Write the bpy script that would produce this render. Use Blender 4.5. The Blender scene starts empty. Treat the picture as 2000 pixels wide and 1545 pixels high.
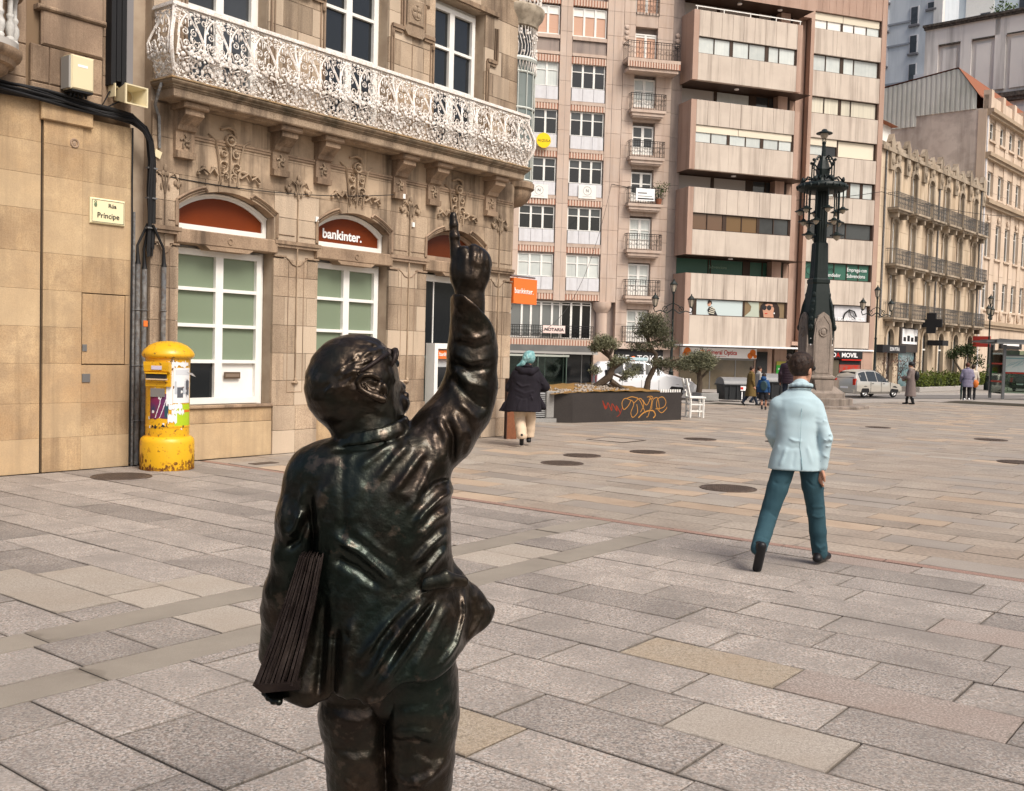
import bpy, math, random
import numpy as np
from mathutils import Matrix, Vector, Euler
R = math.radians
rnd = random.Random(7)

# ---------------------------------------------------------------- camera, world, sun, exposure
scn = bpy.context.scene
col = scn.collection
cam_d = bpy.data.cameras.new('camera'); cam = bpy.data.objects.new('camera', cam_d); col.objects.link(cam)
cam_d.sensor_width = 36; cam_d.lens = 36; cam_d.clip_start = .05; cam_d.clip_end = 2000
PITCH, ROLL, EYE = math.atan(89.5/2000), .027, 1.7
_cp, _sp, _cr, _sr = math.cos(PITCH), math.sin(PITCH), math.cos(ROLL), math.sin(ROLL)
_f = Vector((0, _cp, -_sp)); _u = Vector((0, _sp, _cp)); _r = Vector((1, 0, 0))
_right = _r*_cr + _u*_sr; _up = -_r*_sr + _u*_cr
cam.matrix_world = Matrix(((_right.x, _up.x, -_f.x, 0), (_right.y, _up.y, -_f.y, 0), (_right.z, _up.z, -_f.z, EYE), (0, 0, 0, 1)))
scn.camera = cam
cam_d.dof.use_dof = False

SUN_EL, SUN_AZ = 50, 140        # azimuth clockwise from +Y (north = straight ahead)
w = bpy.data.worlds.new('World'); scn.world = w; w.use_nodes = True
nt = w.node_tree; nt.nodes.clear()
sky = nt.nodes.new('ShaderNodeTexSky'); sky.sky_type = 'NISHITA'; sky.sun_disc = False
sky.sun_elevation = R(SUN_EL); sky.sun_rotation = R(SUN_AZ)
sky.air_density = 1.0; sky.dust_density = 6.0; sky.ozone_density = .6
bg = nt.nodes.new('ShaderNodeBackground'); bg.inputs[1].default_value = .10
wo = nt.nodes.new('ShaderNodeOutputWorld')
nt.links.new(sky.outputs[0], bg.inputs[0]); nt.links.new(bg.outputs[0], wo.inputs[0])
sun_d = bpy.data.lights.new('sun', 'SUN'); sun_d.energy = 1.95; sun_d.angle = R(24); sun_d.color = (1, .965, .91)
sun = bpy.data.objects.new('sun', sun_d); col.objects.link(sun)
_az, _el = R(SUN_AZ), R(SUN_EL)
sun_dir = Vector((math.sin(_az)*math.cos(_el), math.cos(_az)*math.cos(_el), math.sin(_el)))
sun.rotation_euler = sun_dir.to_track_quat('Z', 'Y').to_euler()
scn.view_settings.view_transform = 'Standard'; scn.view_settings.look = 'None'
scn.view_settings.gamma = 1; scn.view_settings.use_curve_mapping = False
scn.view_settings.exposure = .58

# ---------------------------------------------------------------- helpers
def V(*a): return Vector(a)
class MB:
    """collects shapes, then links them as one mesh object"""
    def __init__(s): s.v = []; s.f = []
    def add(s, vs, fs):
        n = len(s.v); s.v += [tuple(p) for p in vs]; s.f += [tuple(i+n for i in f) for f in fs]; return s
    def box(s, x0, x1, y0, y1, z0, z1):
        return s.add([(x0,y0,z0),(x1,y0,z0),(x1,y1,z0),(x0,y1,z0),(x0,y0,z1),(x1,y0,z1),(x1,y1,z1),(x0,y1,z1)],
                     [(0,3,2,1),(4,5,6,7),(0,1,5,4),(1,2,6,5),(2,3,7,6),(3,0,4,7)])
    def bbox(s, x0, x1, y0, y1, z0, z1, b=.02):
        """box with its front (low y) edges chamfered"""
        b = min(b, (x1-x0)/3, (z1-z0)/3, (y1-y0)*.9)
        a = [(x0,z0),(x1,z0),(x1,z1),(x0,z1)]; c = [(x0+b,z0+b),(x1-b,z0+b),(x1-b,z1-b),(x0+b,z1-b)]
        vs = [(x,y1,z) for x,z in a]+[(x,y0+b,z) for x,z in a]+[(x,y0,z) for x,z in c]
        fs = [(8,9,10,11)]
        for i in range(4):
            j = (i+1) % 4; fs += [(i,j,j+4,i+4),(i+4,j+4,j+8,i+8)]
        return s.add(vs, fs)
    def prism(s, poly, y0, y1):
        """polygon of (x,z) pushed from y0 to y1"""
        n = len(poly)
        vs = [(x,y0,z) for x,z in poly]+[(x,y1,z) for x,z in poly]
        return s.add(vs, [tuple(range(n)), tuple(range(2*n-1,n-1,-1))]+[(i,i+n,(i+1)%n+n,(i+1)%n) for i in range(n)])
    def prismx(s, poly, x0, x1):
        n = len(poly)
        vs = [(x0,y,z) for y,z in poly]+[(x1,y,z) for y,z in poly]
        return s.add(vs, [tuple(range(n)), tuple(range(2*n-1,n-1,-1))]+[(i,i+n,(i+1)%n+n,(i+1)%n) for i in range(n)])
    def prismz(s, poly, z0, z1):
        n = len(poly)
        vs = [(x,y,z0) for x,y in poly]+[(x,y,z1) for x,y in poly]
        return s.add(vs, [tuple(range(n-1,-1,-1)), tuple(range(n,2*n))]+[(i,(i+1)%n,(i+1)%n+n,i+n) for i in range(n)])
    def tube(s, pts, r, n=6, cap=True):
        pts = [Vector(p) for p in pts]; m = len(pts)
        rs = r if isinstance(r, (list, tuple)) else [r]*m
        vs = []; prev = None
        for i, p in enumerate(pts):
            t = (pts[min(i+1,m-1)]-pts[max(i-1,0)])
            if t.length < 1e-9: t = Vector((0,0,1))
            t.normalize()
            if prev is None:
                a = Vector((0,0,1)) if abs(t.z) < .9 else Vector((1,0,0))
                prev = t.cross(a).normalized()
            prev = (prev - t*prev.dot(t)); prev = prev.normalized() if prev.length > 1e-6 else t.orthogonal().normalized()
            q = t.cross(prev)
            for k in range(n):
                an = 2*math.pi*k/n
                vs.append(p+(prev*math.cos(an)+q*math.sin(an))*rs[i])
        fs = []
        for i in range(m-1):
            for k in range(n):
                k2 = (k+1) % n; fs.append((i*n+k, i*n+k2, (i+1)*n+k2, (i+1)*n+k))
        if cap: fs += [tuple(range(n-1,-1,-1)), tuple(range((m-1)*n, m*n))]
        return s.add(vs, fs)
    def lathe(s, prof, c=(0,0,0), n=16, a0=0, a1=2*math.pi):
        """profile of (radius, z) turned about a vertical axis"""
        full = abs(a1-a0-2*math.pi) < 1e-6; m = n if full else n+1
        vs = []
        for r, z in prof:
            for k in range(m):
                a = a0+(a1-a0)*k/n; vs.append((c[0]+r*math.cos(a), c[1]+r*math.sin(a), c[2]+z))
        fs = []
        for i in range(len(prof)-1):
            for k in range(n):
                k2 = (k+1) % m; fs.append((i*m+k, i*m+k2, (i+1)*m+k2, (i+1)*m+k))
        if full: fs += [tuple(range(m-1,-1,-1)), tuple(range((len(prof)-1)*m, len(prof)*m))]
        return s.add(vs, fs)
    def loft(s, rings, cap=True):
        n = len(rings[0]); vs = [p for r in rings for p in r]; fs = []
        for i in range(len(rings)-1):
            for k in range(n):
                k2 = (k+1) % n; fs.append((i*n+k, i*n+k2, (i+1)*n+k2, (i+1)*n+k))
        if cap: fs += [tuple(range(n-1,-1,-1)), tuple(range((len(rings)-1)*n, len(rings)*n))]
        return s.add(vs, fs)
    def ball(s, c, r, n=8, m=5):
        r = r if isinstance(r, (tuple, list)) else (r,r,r)
        vs = [(c[0],c[1],c[2]-r[2])]
        for i in range(1, m):
            ph = -math.pi/2+math.pi*i/m
            for k in range(n):
                a = 2*math.pi*k/n
                vs.append((c[0]+r[0]*math.cos(ph)*math.cos(a), c[1]+r[1]*math.cos(ph)*math.sin(a), c[2]+r[2]*math.sin(ph)))
        vs.append((c[0],c[1],c[2]+r[2])); L = len(vs)-1; fs = []
        for k in range(n):
            k2 = (k+1) % n
            fs.append((0, 1+k2, 1+k)); fs.append((L, L-n+k, L-n+k2))
            for i in range(m-2): fs.append((1+i*n+k, 1+i*n+k2, 1+(i+1)*n+k2, 1+(i+1)*n+k))
        return s.add(vs, fs)
    def torus(s, c, R_, r, axis='y', n=16, m=6):
        vs = []
        for i in range(n):
            a = 2*math.pi*i/n
            for k in range(m):
                b = 2*math.pi*k/m; q = R_+r*math.cos(b); h = r*math.sin(b)
                p = (q*math.cos(a), h, q*math.sin(a)) if axis == 'y' else ((q*math.cos(a), q*math.sin(a), h) if axis == 'z' else (h, q*math.cos(a), q*math.sin(a)))
                vs.append((c[0]+p[0], c[1]+p[1], c[2]+p[2]))
        return s.add(vs, [(i*m+k, i*m+(k+1)%m, ((i+1)%n)*m+(k+1)%m, ((i+1)%n)*m+k) for i in range(n) for k in range(m)])
    def mesh(s, name, m, smooth=False, fix=True):
        me = bpy.data.meshes.new(name); me.from_pydata(s.v, [], s.f)
        if fix and len(s.f) < 60000:
            import bmesh
            b = bmesh.new(); b.from_mesh(me); bmesh.ops.recalc_face_normals(b, faces=b.faces); b.to_mesh(me); b.free()
        if m: me.materials.append(m)
        if smooth:
            me.polygons.foreach_set('use_smooth', [True]*len(me.polygons))
            if smooth != 'all': me.set_sharp_from_angle(angle=R(smooth if smooth is not True else 40))
        me.update(); return me
    def build(s, name, m, parent=None, smooth=False, label=None, loc=None, kind=None):
        return link(name, s.mesh(name, m, smooth), parent, label, loc, kind)
def link(name, me, parent=None, label=None, loc=None, kind=None):
    o = bpy.data.objects.new(name, me); col.objects.link(o)
    if parent: o.parent = parent
    if loc is not None: o.location = loc
    if label: o['label'] = label
    if kind: o['kind'] = kind
    return o
def tag(o, label, cat, group=None, kind=None):
    o['label'] = label; o['category'] = cat
    if group: o['group'] = group
    if kind: o['kind'] = kind
    return o
def thing(name, label, cat, loc=(0,0,0), rz=0, group=None):
    o = bpy.data.objects.new(name, None); col.objects.link(o); o.empty_display_size = .1
    o.location = loc; o.rotation_euler = (0,0,rz)
    return tag(o, label, cat, group)
def sub(name, parent, loc=(0,0,0), rz=0):
    o = bpy.data.objects.new(name, None); col.objects.link(o); o.empty_display_size = .1
    o.parent = parent; o.location = loc; o.rotation_euler = (0,0,rz); return o
def kids(o): return [c for c in bpy.data.objects if c.parent == o]
_kid = {}
def dup(o, parent=None, loc=None, rz=None, label=None):
    """a copy of a thing with copies of its parts and sub-parts, meshes shared"""
    c = o.copy(); col.objects.link(c)
    if parent is not None: c.parent = parent
    if loc is not None: c.location = loc
    if rz is not None: c.rotation_euler = (0,0,rz)
    if label: c['label'] = label
    for ch in list(o.children): dup(ch, c)
    return c

# ---------------------------------------------------------------- materials
MATS = {}
def M(name, c, rough=.8, var=0., noise=(), bump=None, metal=0., spec=.25, streak=None, coat=0., emit=None, tone=None):
    """noise: (scale, colour, amount, contrast) layers over the base; streak: (colour, amount) rain stains; var: per-object tone"""
    m = bpy.data.materials.new(name); m.use_nodes = True; t = m.node_tree; N = t.nodes; L = t.links
    b = N['Principled BSDF']; b.inputs['Roughness'].default_value = rough; b.inputs['Metallic'].default_value = metal
    b.inputs['Specular IOR Level'].default_value = spec
    if coat: b.inputs['Coat Weight'].default_value = coat
    geo = N.new('ShaderNodeNewGeometry'); pos = geo.outputs['Position']
    rgb = N.new('ShaderNodeRGB'); rgb.outputs[0].default_value = (*c, 1); cur = rgb.outputs[0]
    def mix(fac, a, bcol, mode='MIX'):
        x = N.new('ShaderNodeMix'); x.data_type = 'RGBA'; x.blend_type = mode
        if isinstance(fac, float): x.inputs[0].default_value = fac
        else: L.new(fac, x.inputs[0])
        L.new(a, x.inputs[6])
        if isinstance(bcol, tuple): x.inputs[7].default_value = (*bcol, 1)
        else: L.new(bcol, x.inputs[7])
        return x.outputs[2]
    def nz(scale, lo, hi, amt, vec=pos, det=4, rough_=.6):
        n = N.new('ShaderNodeTexNoise'); n.inputs['Scale'].default_value = scale; n.inputs['Detail'].default_value = det; n.inputs['Roughness'].default_value = rough_
        L.new(vec, n.inputs['Vector'])
        r = N.new('ShaderNodeMapRange'); r.inputs[1].default_value = lo; r.inputs[2].default_value = hi; r.inputs[4].default_value = amt
        L.new(n.outputs[0], r.inputs[0]); return r.outputs[0]
    for q in noise:
        sc, cc, amt = q[:3]; ct = q[3] if len(q) > 3 else .12; ce = q[4] if len(q) > 4 else .5
        cur = mix(nz(sc, ce-ct*.5, ce+ct, amt), cur, cc)
    if streak:
        vm = N.new('ShaderNodeVectorMath'); vm.operation = 'MULTIPLY'; vm.inputs[1].default_value = streak[2] if len(streak) > 2 else (3.0, 3.0, .22)
        L.new(pos, vm.inputs[0])
        cur = mix(nz(1.0, .48, .66, streak[1], vm.outputs[0], 5, .65), cur, streak[0])
    if var or tone:
        oi = N.new('ShaderNodeObjectInfo')
        if var:
            r = N.new('ShaderNodeMapRange'); r.inputs[3].default_value = 1-var; r.inputs[4].default_value = 1+var
            L.new(oi.outputs['Random'], r.inputs[0])
            g = N.new('ShaderNodeCombineColor'); [L.new(r.outputs[0], g.inputs[i]) for i in range(3)]
            cur = mix(1.0, cur, g.outputs[0], 'MULTIPLY')
        if tone:
            wn = N.new('ShaderNodeTexWhiteNoise'); wn.noise_dimensions = '1D'; L.new(oi.outputs['Random'], wn.inputs['W'])
            r = N.new('ShaderNodeMapRange'); r.inputs[1].default_value = .45; r.inputs[4].default_value = tone[1]
            L.new(wn.outputs[0], r.inputs[0]); cur = mix(r.outputs[0], cur, tone[0])
    L.new(cur, b.inputs['Base Color'])
    if bump:
        n = N.new('ShaderNodeTexNoise'); n.inputs['Scale'].default_value = bump[0]; n.inputs['Detail'].default_value = 6; L.new(pos, n.inputs['Vector'])
        bp = N.new('ShaderNodeBump'); bp.inputs['Strength'].default_value = bump[1]; bp.inputs['Distance'].default_value = bump[2]
        L.new(n.outputs[0], bp.inputs['Height']); L.new(bp.outputs[0], b.inputs['Normal'])
        if rough < .6:
            r = N.new('ShaderNodeMapRange'); r.inputs[3].default_value = max(.03, rough-.12); r.inputs[4].default_value = rough+.12
            L.new(n.outputs[0], r.inputs[0]); L.new(r.outputs[0], b.inputs['Roughness'])
    if emit: b.inputs['Emission Color'].default_value = (*emit[0], 1); b.inputs['Emission Strength'].default_value = emit[1]
    MATS[name] = m; return m

def text(name, s, size, m, parent, loc, rot=(R(90),0,0), align='LEFT', depth=.004, xs=1., bold=0., label=None):
    c = bpy.data.curves.new(name, 'FONT'); c.body = s; c.size = size; c.align_x = align; c.extrude = depth; c.offset = bold; c.resolution_u = 3
    o = bpy.data.objects.new(name+'_tmp', c); col.objects.link(o)
    dg = bpy.context.evaluated_depsgraph_get()
    me = bpy.data.meshes.new_from_object(o.evaluated_get(dg)); bpy.data.objects.remove(o); bpy.data.curves.remove(c)
    me.materials.clear(); me.materials.append(m); me.name = name
    t = link(name, me, parent, label, loc); t.rotation_euler = rot; t.scale = (xs,1,1); return t

# stones
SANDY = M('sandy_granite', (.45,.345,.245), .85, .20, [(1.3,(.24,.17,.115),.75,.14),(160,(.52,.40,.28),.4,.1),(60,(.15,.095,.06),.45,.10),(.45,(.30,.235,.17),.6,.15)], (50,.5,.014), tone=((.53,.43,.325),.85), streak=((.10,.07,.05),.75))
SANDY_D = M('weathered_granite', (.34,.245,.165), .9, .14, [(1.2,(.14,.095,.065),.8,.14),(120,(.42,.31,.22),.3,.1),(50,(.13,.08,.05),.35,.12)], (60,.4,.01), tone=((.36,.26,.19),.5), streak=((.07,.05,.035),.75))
CARVED = M('carved_granite', (.42,.32,.225), .9, .10, [(1.6,(.18,.13,.09),.85,.12),(90,(.4,.29,.19),.3,.12)], (60,.4,.01), streak=((.07,.05,.035),.8))
YELLOW_ST = M('yellowish_cladding', (.54,.39,.225), .8, .06, [(1.5,(.29,.19,.105),.75,.16),(150,(.58,.45,.29),.45,.1),(.7,(.40,.245,.12),.7,.15),(4.5,(.33,.235,.145),.55,.14),(60,(.25,.16,.09),.35,.08)], (60,.3,.008), tone=((.51,.385,.24),.6), streak=((.20,.135,.08),.7))
MORT_B = M('pale_lime_mortar', (.40,.32,.24), .95, 0, [(3,(.25,.18,.13),.6,.2)])
MORT_Y = M('sandy_mortar', (.19,.13,.08), .95, 0, [(3,(.2,.13,.08),.6,.2)])
JOINT = M('dark_joint', (.07,.05,.035), .95)
WHITE = M('white_paint', (.78,.77,.73), .45, noise=[(6,(.62,.60,.55),.3,.2)])
WHITEP = M('white_panel', (.62,.62,.64), .6, noise=[(5,(.5,.5,.52),.4,.2)], streak=((.4,.38,.37),.35))
IRONW = M('peeling_white_iron', (.84,.83,.80), .55, noise=[(16,(.50,.40,.31),.35,.12),(5,(.55,.50,.45),.5,.15),(60,(.30,.16,.08),.35,.06)], bump=(60,.4,.004))
BLACK = M('black_rubber', (.012,.012,.013), .55)
DARKGLASS = M('dark_glass', (.012,.014,.016), .06, spec=.6)
GLASSV = M('dim_window_glass', (.05,.056,.058), .07, .35, spec=.6, noise=[(.8,(.02,.02,.024),.8,.2)])
FROST = M('frosted_green_film', (.19,.235,.165), .12, spec=.5, noise=[(1.2,(.17,.22,.14),.5,.3)])
CURTAIN = M('curtained_glass', (.55,.58,.55), .25, .12, spec=.5, noise=[(1.5,(.36,.41,.41),.5,.25)], streak=((.44,.47,.46),.5,(9,9,.1)))
LACE = M('lace_curtain', (.62,.58,.47), .4, .1, streak=((.38,.36,.30),.7,(8,8,.05)))
SHUT_O = M('orange_shutter', (.55,.345,.25), .6, streak=((.5,.25,.14),.3,(.1,.1,9)))
SHUT_C = M('cream_shutter', (.70,.63,.50), .6, .08)
SHUT_G = M('grey_shutter', (.42,.39,.36), .6, .06)
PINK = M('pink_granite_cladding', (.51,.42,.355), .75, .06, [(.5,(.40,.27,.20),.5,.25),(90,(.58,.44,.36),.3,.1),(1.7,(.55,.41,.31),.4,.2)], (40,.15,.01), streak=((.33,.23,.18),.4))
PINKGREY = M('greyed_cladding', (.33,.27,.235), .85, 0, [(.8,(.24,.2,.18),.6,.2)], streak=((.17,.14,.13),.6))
BRICKA = M('terracotta_dentil', (.40,.20,.14), .85)
BRICKB = M('cream_dentil', (.60,.47,.38), .85)
CONC = M('beige_exposed_concrete', (.56,.485,.41), .85, .03, [(.7,(.41,.34,.285),.55,.25),(25,(.56,.49,.42),.35,.1)], (30,.3,.01), streak=((.25,.20,.165),.55,(2.2,2.2,.12)))
CONCP = M('salmon_concrete', (.40,.28,.22), .85, .04, [(.7,(.34,.21,.155),.55,.25),(25,(.48,.33,.26),.3,.1)], (30,.3,.01), streak=((.22,.14,.105),.5,(2.2,2.2,.12)))
FRAMEB = M('brown_window_frame', (.05,.03,.02), .5)
OCHRE = M('ochre_stone', (.54,.44,.325), .85, .04, [(.5,(.45,.32,.2),.55,.25),(20,(.62,.51,.37),.3,.12)], (20,.3,.02), streak=((.19,.13,.08),.6,(1.5,1.5,.15)))
OCHRE_D = M('weathered_ochre_stone', (.39,.325,.25), .9, .05, [(.9,(.22,.165,.11),.7,.2)], streak=((.07,.055,.04),.7,(1.5,1.5,.15)))
CREAM = M('cream_render', (.60,.49,.39), .8, .03, [(.4,(.45,.34,.24),.5,.25)], streak=((.30,.22,.16),.45,(1.2,1.2,.12)))
GABLE = M('bare_render', (.62,.555,.49), .9, 0, [(.15,(.45,.385,.34),.6,.2),(.9,(.3,.25,.22),.35,.08)], (3,.3,.03), streak=((.2,.165,.145),.55,(.5,.5,.05)))
GREYB = M('pale_grey_render', (.74,.725,.69), .9, 0, [(.12,(.55,.54,.53),.6,.2)], streak=((.18,.17,.165),.6,(.5,.5,.04)))
BLUEB = M('bluish_mosaic', (.60,.635,.66), .75, 0, [(.15,(.47,.52,.57),.6,.2)], streak=((.26,.29,.32),.4,(.5,.5,.05)))
CORRU = M('green_corrugated_sheet', (.55,.56,.525), .6, 0, [(.3,(.27,.30,.25),.5,.2)])
TILE_R = M('roof_tile', (.26,.10,.055), .85, .15)
DKSTAIN = M('black_mould_stone', (.05,.046,.042), .95, 0, [(4,(.2,.17,.14),.6,.2)])
GREENIRON = M('dark_green_cast_iron', (.006,.012,.011), .5, 0, [(8,(.011,.018,.016),.5,.2)], (40,.3,.004), spec=.3)
GREYMET = M('grey_metal', (.22,.22,.22), .4, metal=.6)
PIPE = M('grey_pipe', (.14,.145,.15), .45, noise=[(8,(.3,.29,.27),.5,.12),(20,(.08,.05,.03),.5,.1)])
def plain(name, c, rough=.7, **k): return M(name, c, rough, **k)
# ---------------------------------------------------------------- street axes: s runs along the bank's front, r points away from it
AX = R(38); ES = Vector((math.sin(AX), math.cos(AX), 0)); ER = Vector((math.cos(AX), -math.sin(AX), 0)); RZ = R(52)
def SR(s, r, z=0.): p = ES*s+ER*r; return Vector((p.x, p.y, z))
def gz(x, y):
    u = min(1., max(0., (y-(x-8)-33)/9.)); return -.5*u*u*(3-2*u)

GR = [M('granite_grey', (.272,.238,.202), .75, .15, [(34,(.46,.415,.365),.6,.07),(27,(.14,.122,.104),.65,.07,.52),(85,(.58,.54,.50),.9,.08),(58,(.09,.083,.077),.8,.08,.53),(40,(.44,.33,.265),.5,.10),(2.2,(.21,.187,.167),.6,.16),(9,(.235,.208,.185),.45,.12),(.5,(.20,.178,.16),.5,.14),(5,(.07,.064,.058),.7,.03,.69),(11,(.10,.095,.09),.7,.02,.72)], (70,.35,.005)),
      M('granite_dark', (.228,.20,.171), .75, .15, [(34,(.40,.37,.34),.5,.07),(27,(.12,.11,.10),.55,.07,.53),(85,(.52,.48,.445),.85,.08),(58,(.08,.074,.068),.8,.08,.53),(40,(.37,.28,.225),.45,.10),(2.2,(.175,.155,.14),.6,.16),(.5,(.17,.15,.136),.5,.14),(5,(.06,.055,.05),.7,.03,.69)], (70,.35,.005)),
      M('granite_pale', (.34,.30,.255), .65, .08, [(32,(.22,.19,.165),.5,.07,.54),(150,(.55,.49,.42),.6,.10),(80,(.2,.17,.14),.5,.10),(2.2,(.30,.25,.20),.5,.2)], (90,.2,.004)),
      M('granite_yellow', (.305,.258,.21), .65, .08, [(30,(.12,.10,.07),.6,.06,.54),(140,(.54,.46,.34),.6,.10),(80,(.19,.14,.09),.6,.10),(2.2,(.32,.24,.16),.4,.2)], (90,.2,.004)),
      M('granite_pinkish', (.275,.235,.205), .6, .08, [(30,(.18,.155,.14),.5,.07,.52),(85,(.48,.41,.36),.8,.08),(80,(.16,.12,.10),.6,.10),(2.2,(.26,.19,.155),.5,.2)], (90,.2,.004)),
      M('granite_far', (.345,.293,.238), .6, .14, [(60,(.43,.38,.33),.6,.10),(1.5,(.20,.17,.145),.65,.18),(.35,(.34,.255,.19),.5,.15),(30,(.15,.13,.11),.5,.1)], (40,.15,.004)),
      M('granite_far_warm', (.40,.305,.225), .5, .14, [(60,(.48,.38,.28),.6,.10),(1.5,(.26,.185,.13),.6,.18)], (40,.15,.004)),
      M('granite_far_dark', (.27,.235,.20), .6, .12, [(60,(.37,.33,.29),.5,.12),(1.5,(.20,.17,.15),.5,.22)], (40,.15,.004))]
REDG = M('red_granite', (.27,.165,.13), .65, .08, [(140,(.5,.35,.29),.6,.10),(80,(.14,.08,.06),.6,.10)], (90,.2,.004))
BANDG = M('smooth_grey_band', (.255,.225,.185), .6, .06, [(200,(.36,.32,.28),.4,.1),(2.5,(.19,.165,.14),.55,.22)], (80,.12,.003))
def soiled(m):
    # dirt gathered along the rim of each slab
    m = m.copy(); t = m.node_tree; N, L = t.nodes, t.links; b = N['Principled BSDF']; src = b.inputs['Base Color'].links[0].from_socket
    tc = N.new('ShaderNodeTexCoord'); sp = N.new('ShaderNodeSeparateXYZ'); L.new(tc.outputs['Object'], sp.inputs[0])
    def mth(op, a, b_=None):
        n = N.new('ShaderNodeMath'); n.operation = op
        for i, q in enumerate((a, b_)):
            if q is None: continue
            if isinstance(q, (int, float)): n.inputs[i].default_value = q
            else: L.new(q, n.inputs[i])
        return n.outputs[0]
    ex = mth('MULTIPLY', mth('SUBTRACT', .5, mth('ABSOLUTE', sp.outputs[0])), 2.2); ey = mth('SUBTRACT', .5, mth('ABSOLUTE', sp.outputs[1])); e = mth('MINIMUM', ex, ey)
    nz = N.new('ShaderNodeTexNoise'); nz.inputs['Scale'].default_value = 7; nz.inputs['Detail'].default_value = 5; g = N.new('ShaderNodeNewGeometry'); L.new(g.outputs['Position'], nz.inputs['Vector'])
    wd = mth('MULTIPLY', mth('SUBTRACT', nz.outputs[0], .42), .30); r = N.new('ShaderNodeMapRange'); L.new(e, r.inputs[0]); r.inputs[1].default_value = 0; L.new(mth('MAXIMUM', wd, .012), r.inputs[2]); r.inputs[3].default_value = .55; r.inputs[4].default_value = 0
    x = N.new('ShaderNodeMix'); x.data_type = 'RGBA'; L.new(r.outputs[0], x.inputs[0]); L.new(src, x.inputs[6]); x.inputs[7].default_value = (.085,.07,.055,1); L.new(x.outputs[2], b.inputs['Base Color']); return m
MORTAR = M('mossy_joint', (.035,.028,.02), .95, 0, [(3,(.03,.035,.012),.6,.15),(.8,(.08,.062,.045),.6,.2)])
PAVE = M('far_pavement', (.31,.28,.25), .7, 0, [(.5,(.28,.25,.225),.6,.2),(6,(.42,.38,.34),.4,.2)])
ASPH = M('asphalt', (.16,.15,.145), .8, 0, [(40,(.22,.21,.2),.5,.1),(.6,(.11,.105,.10),.5,.2)])
KERBM = M('kerb_granite', (.30,.28,.26), .8, .08, [(30,(.4,.38,.36),.5,.1)])

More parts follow.
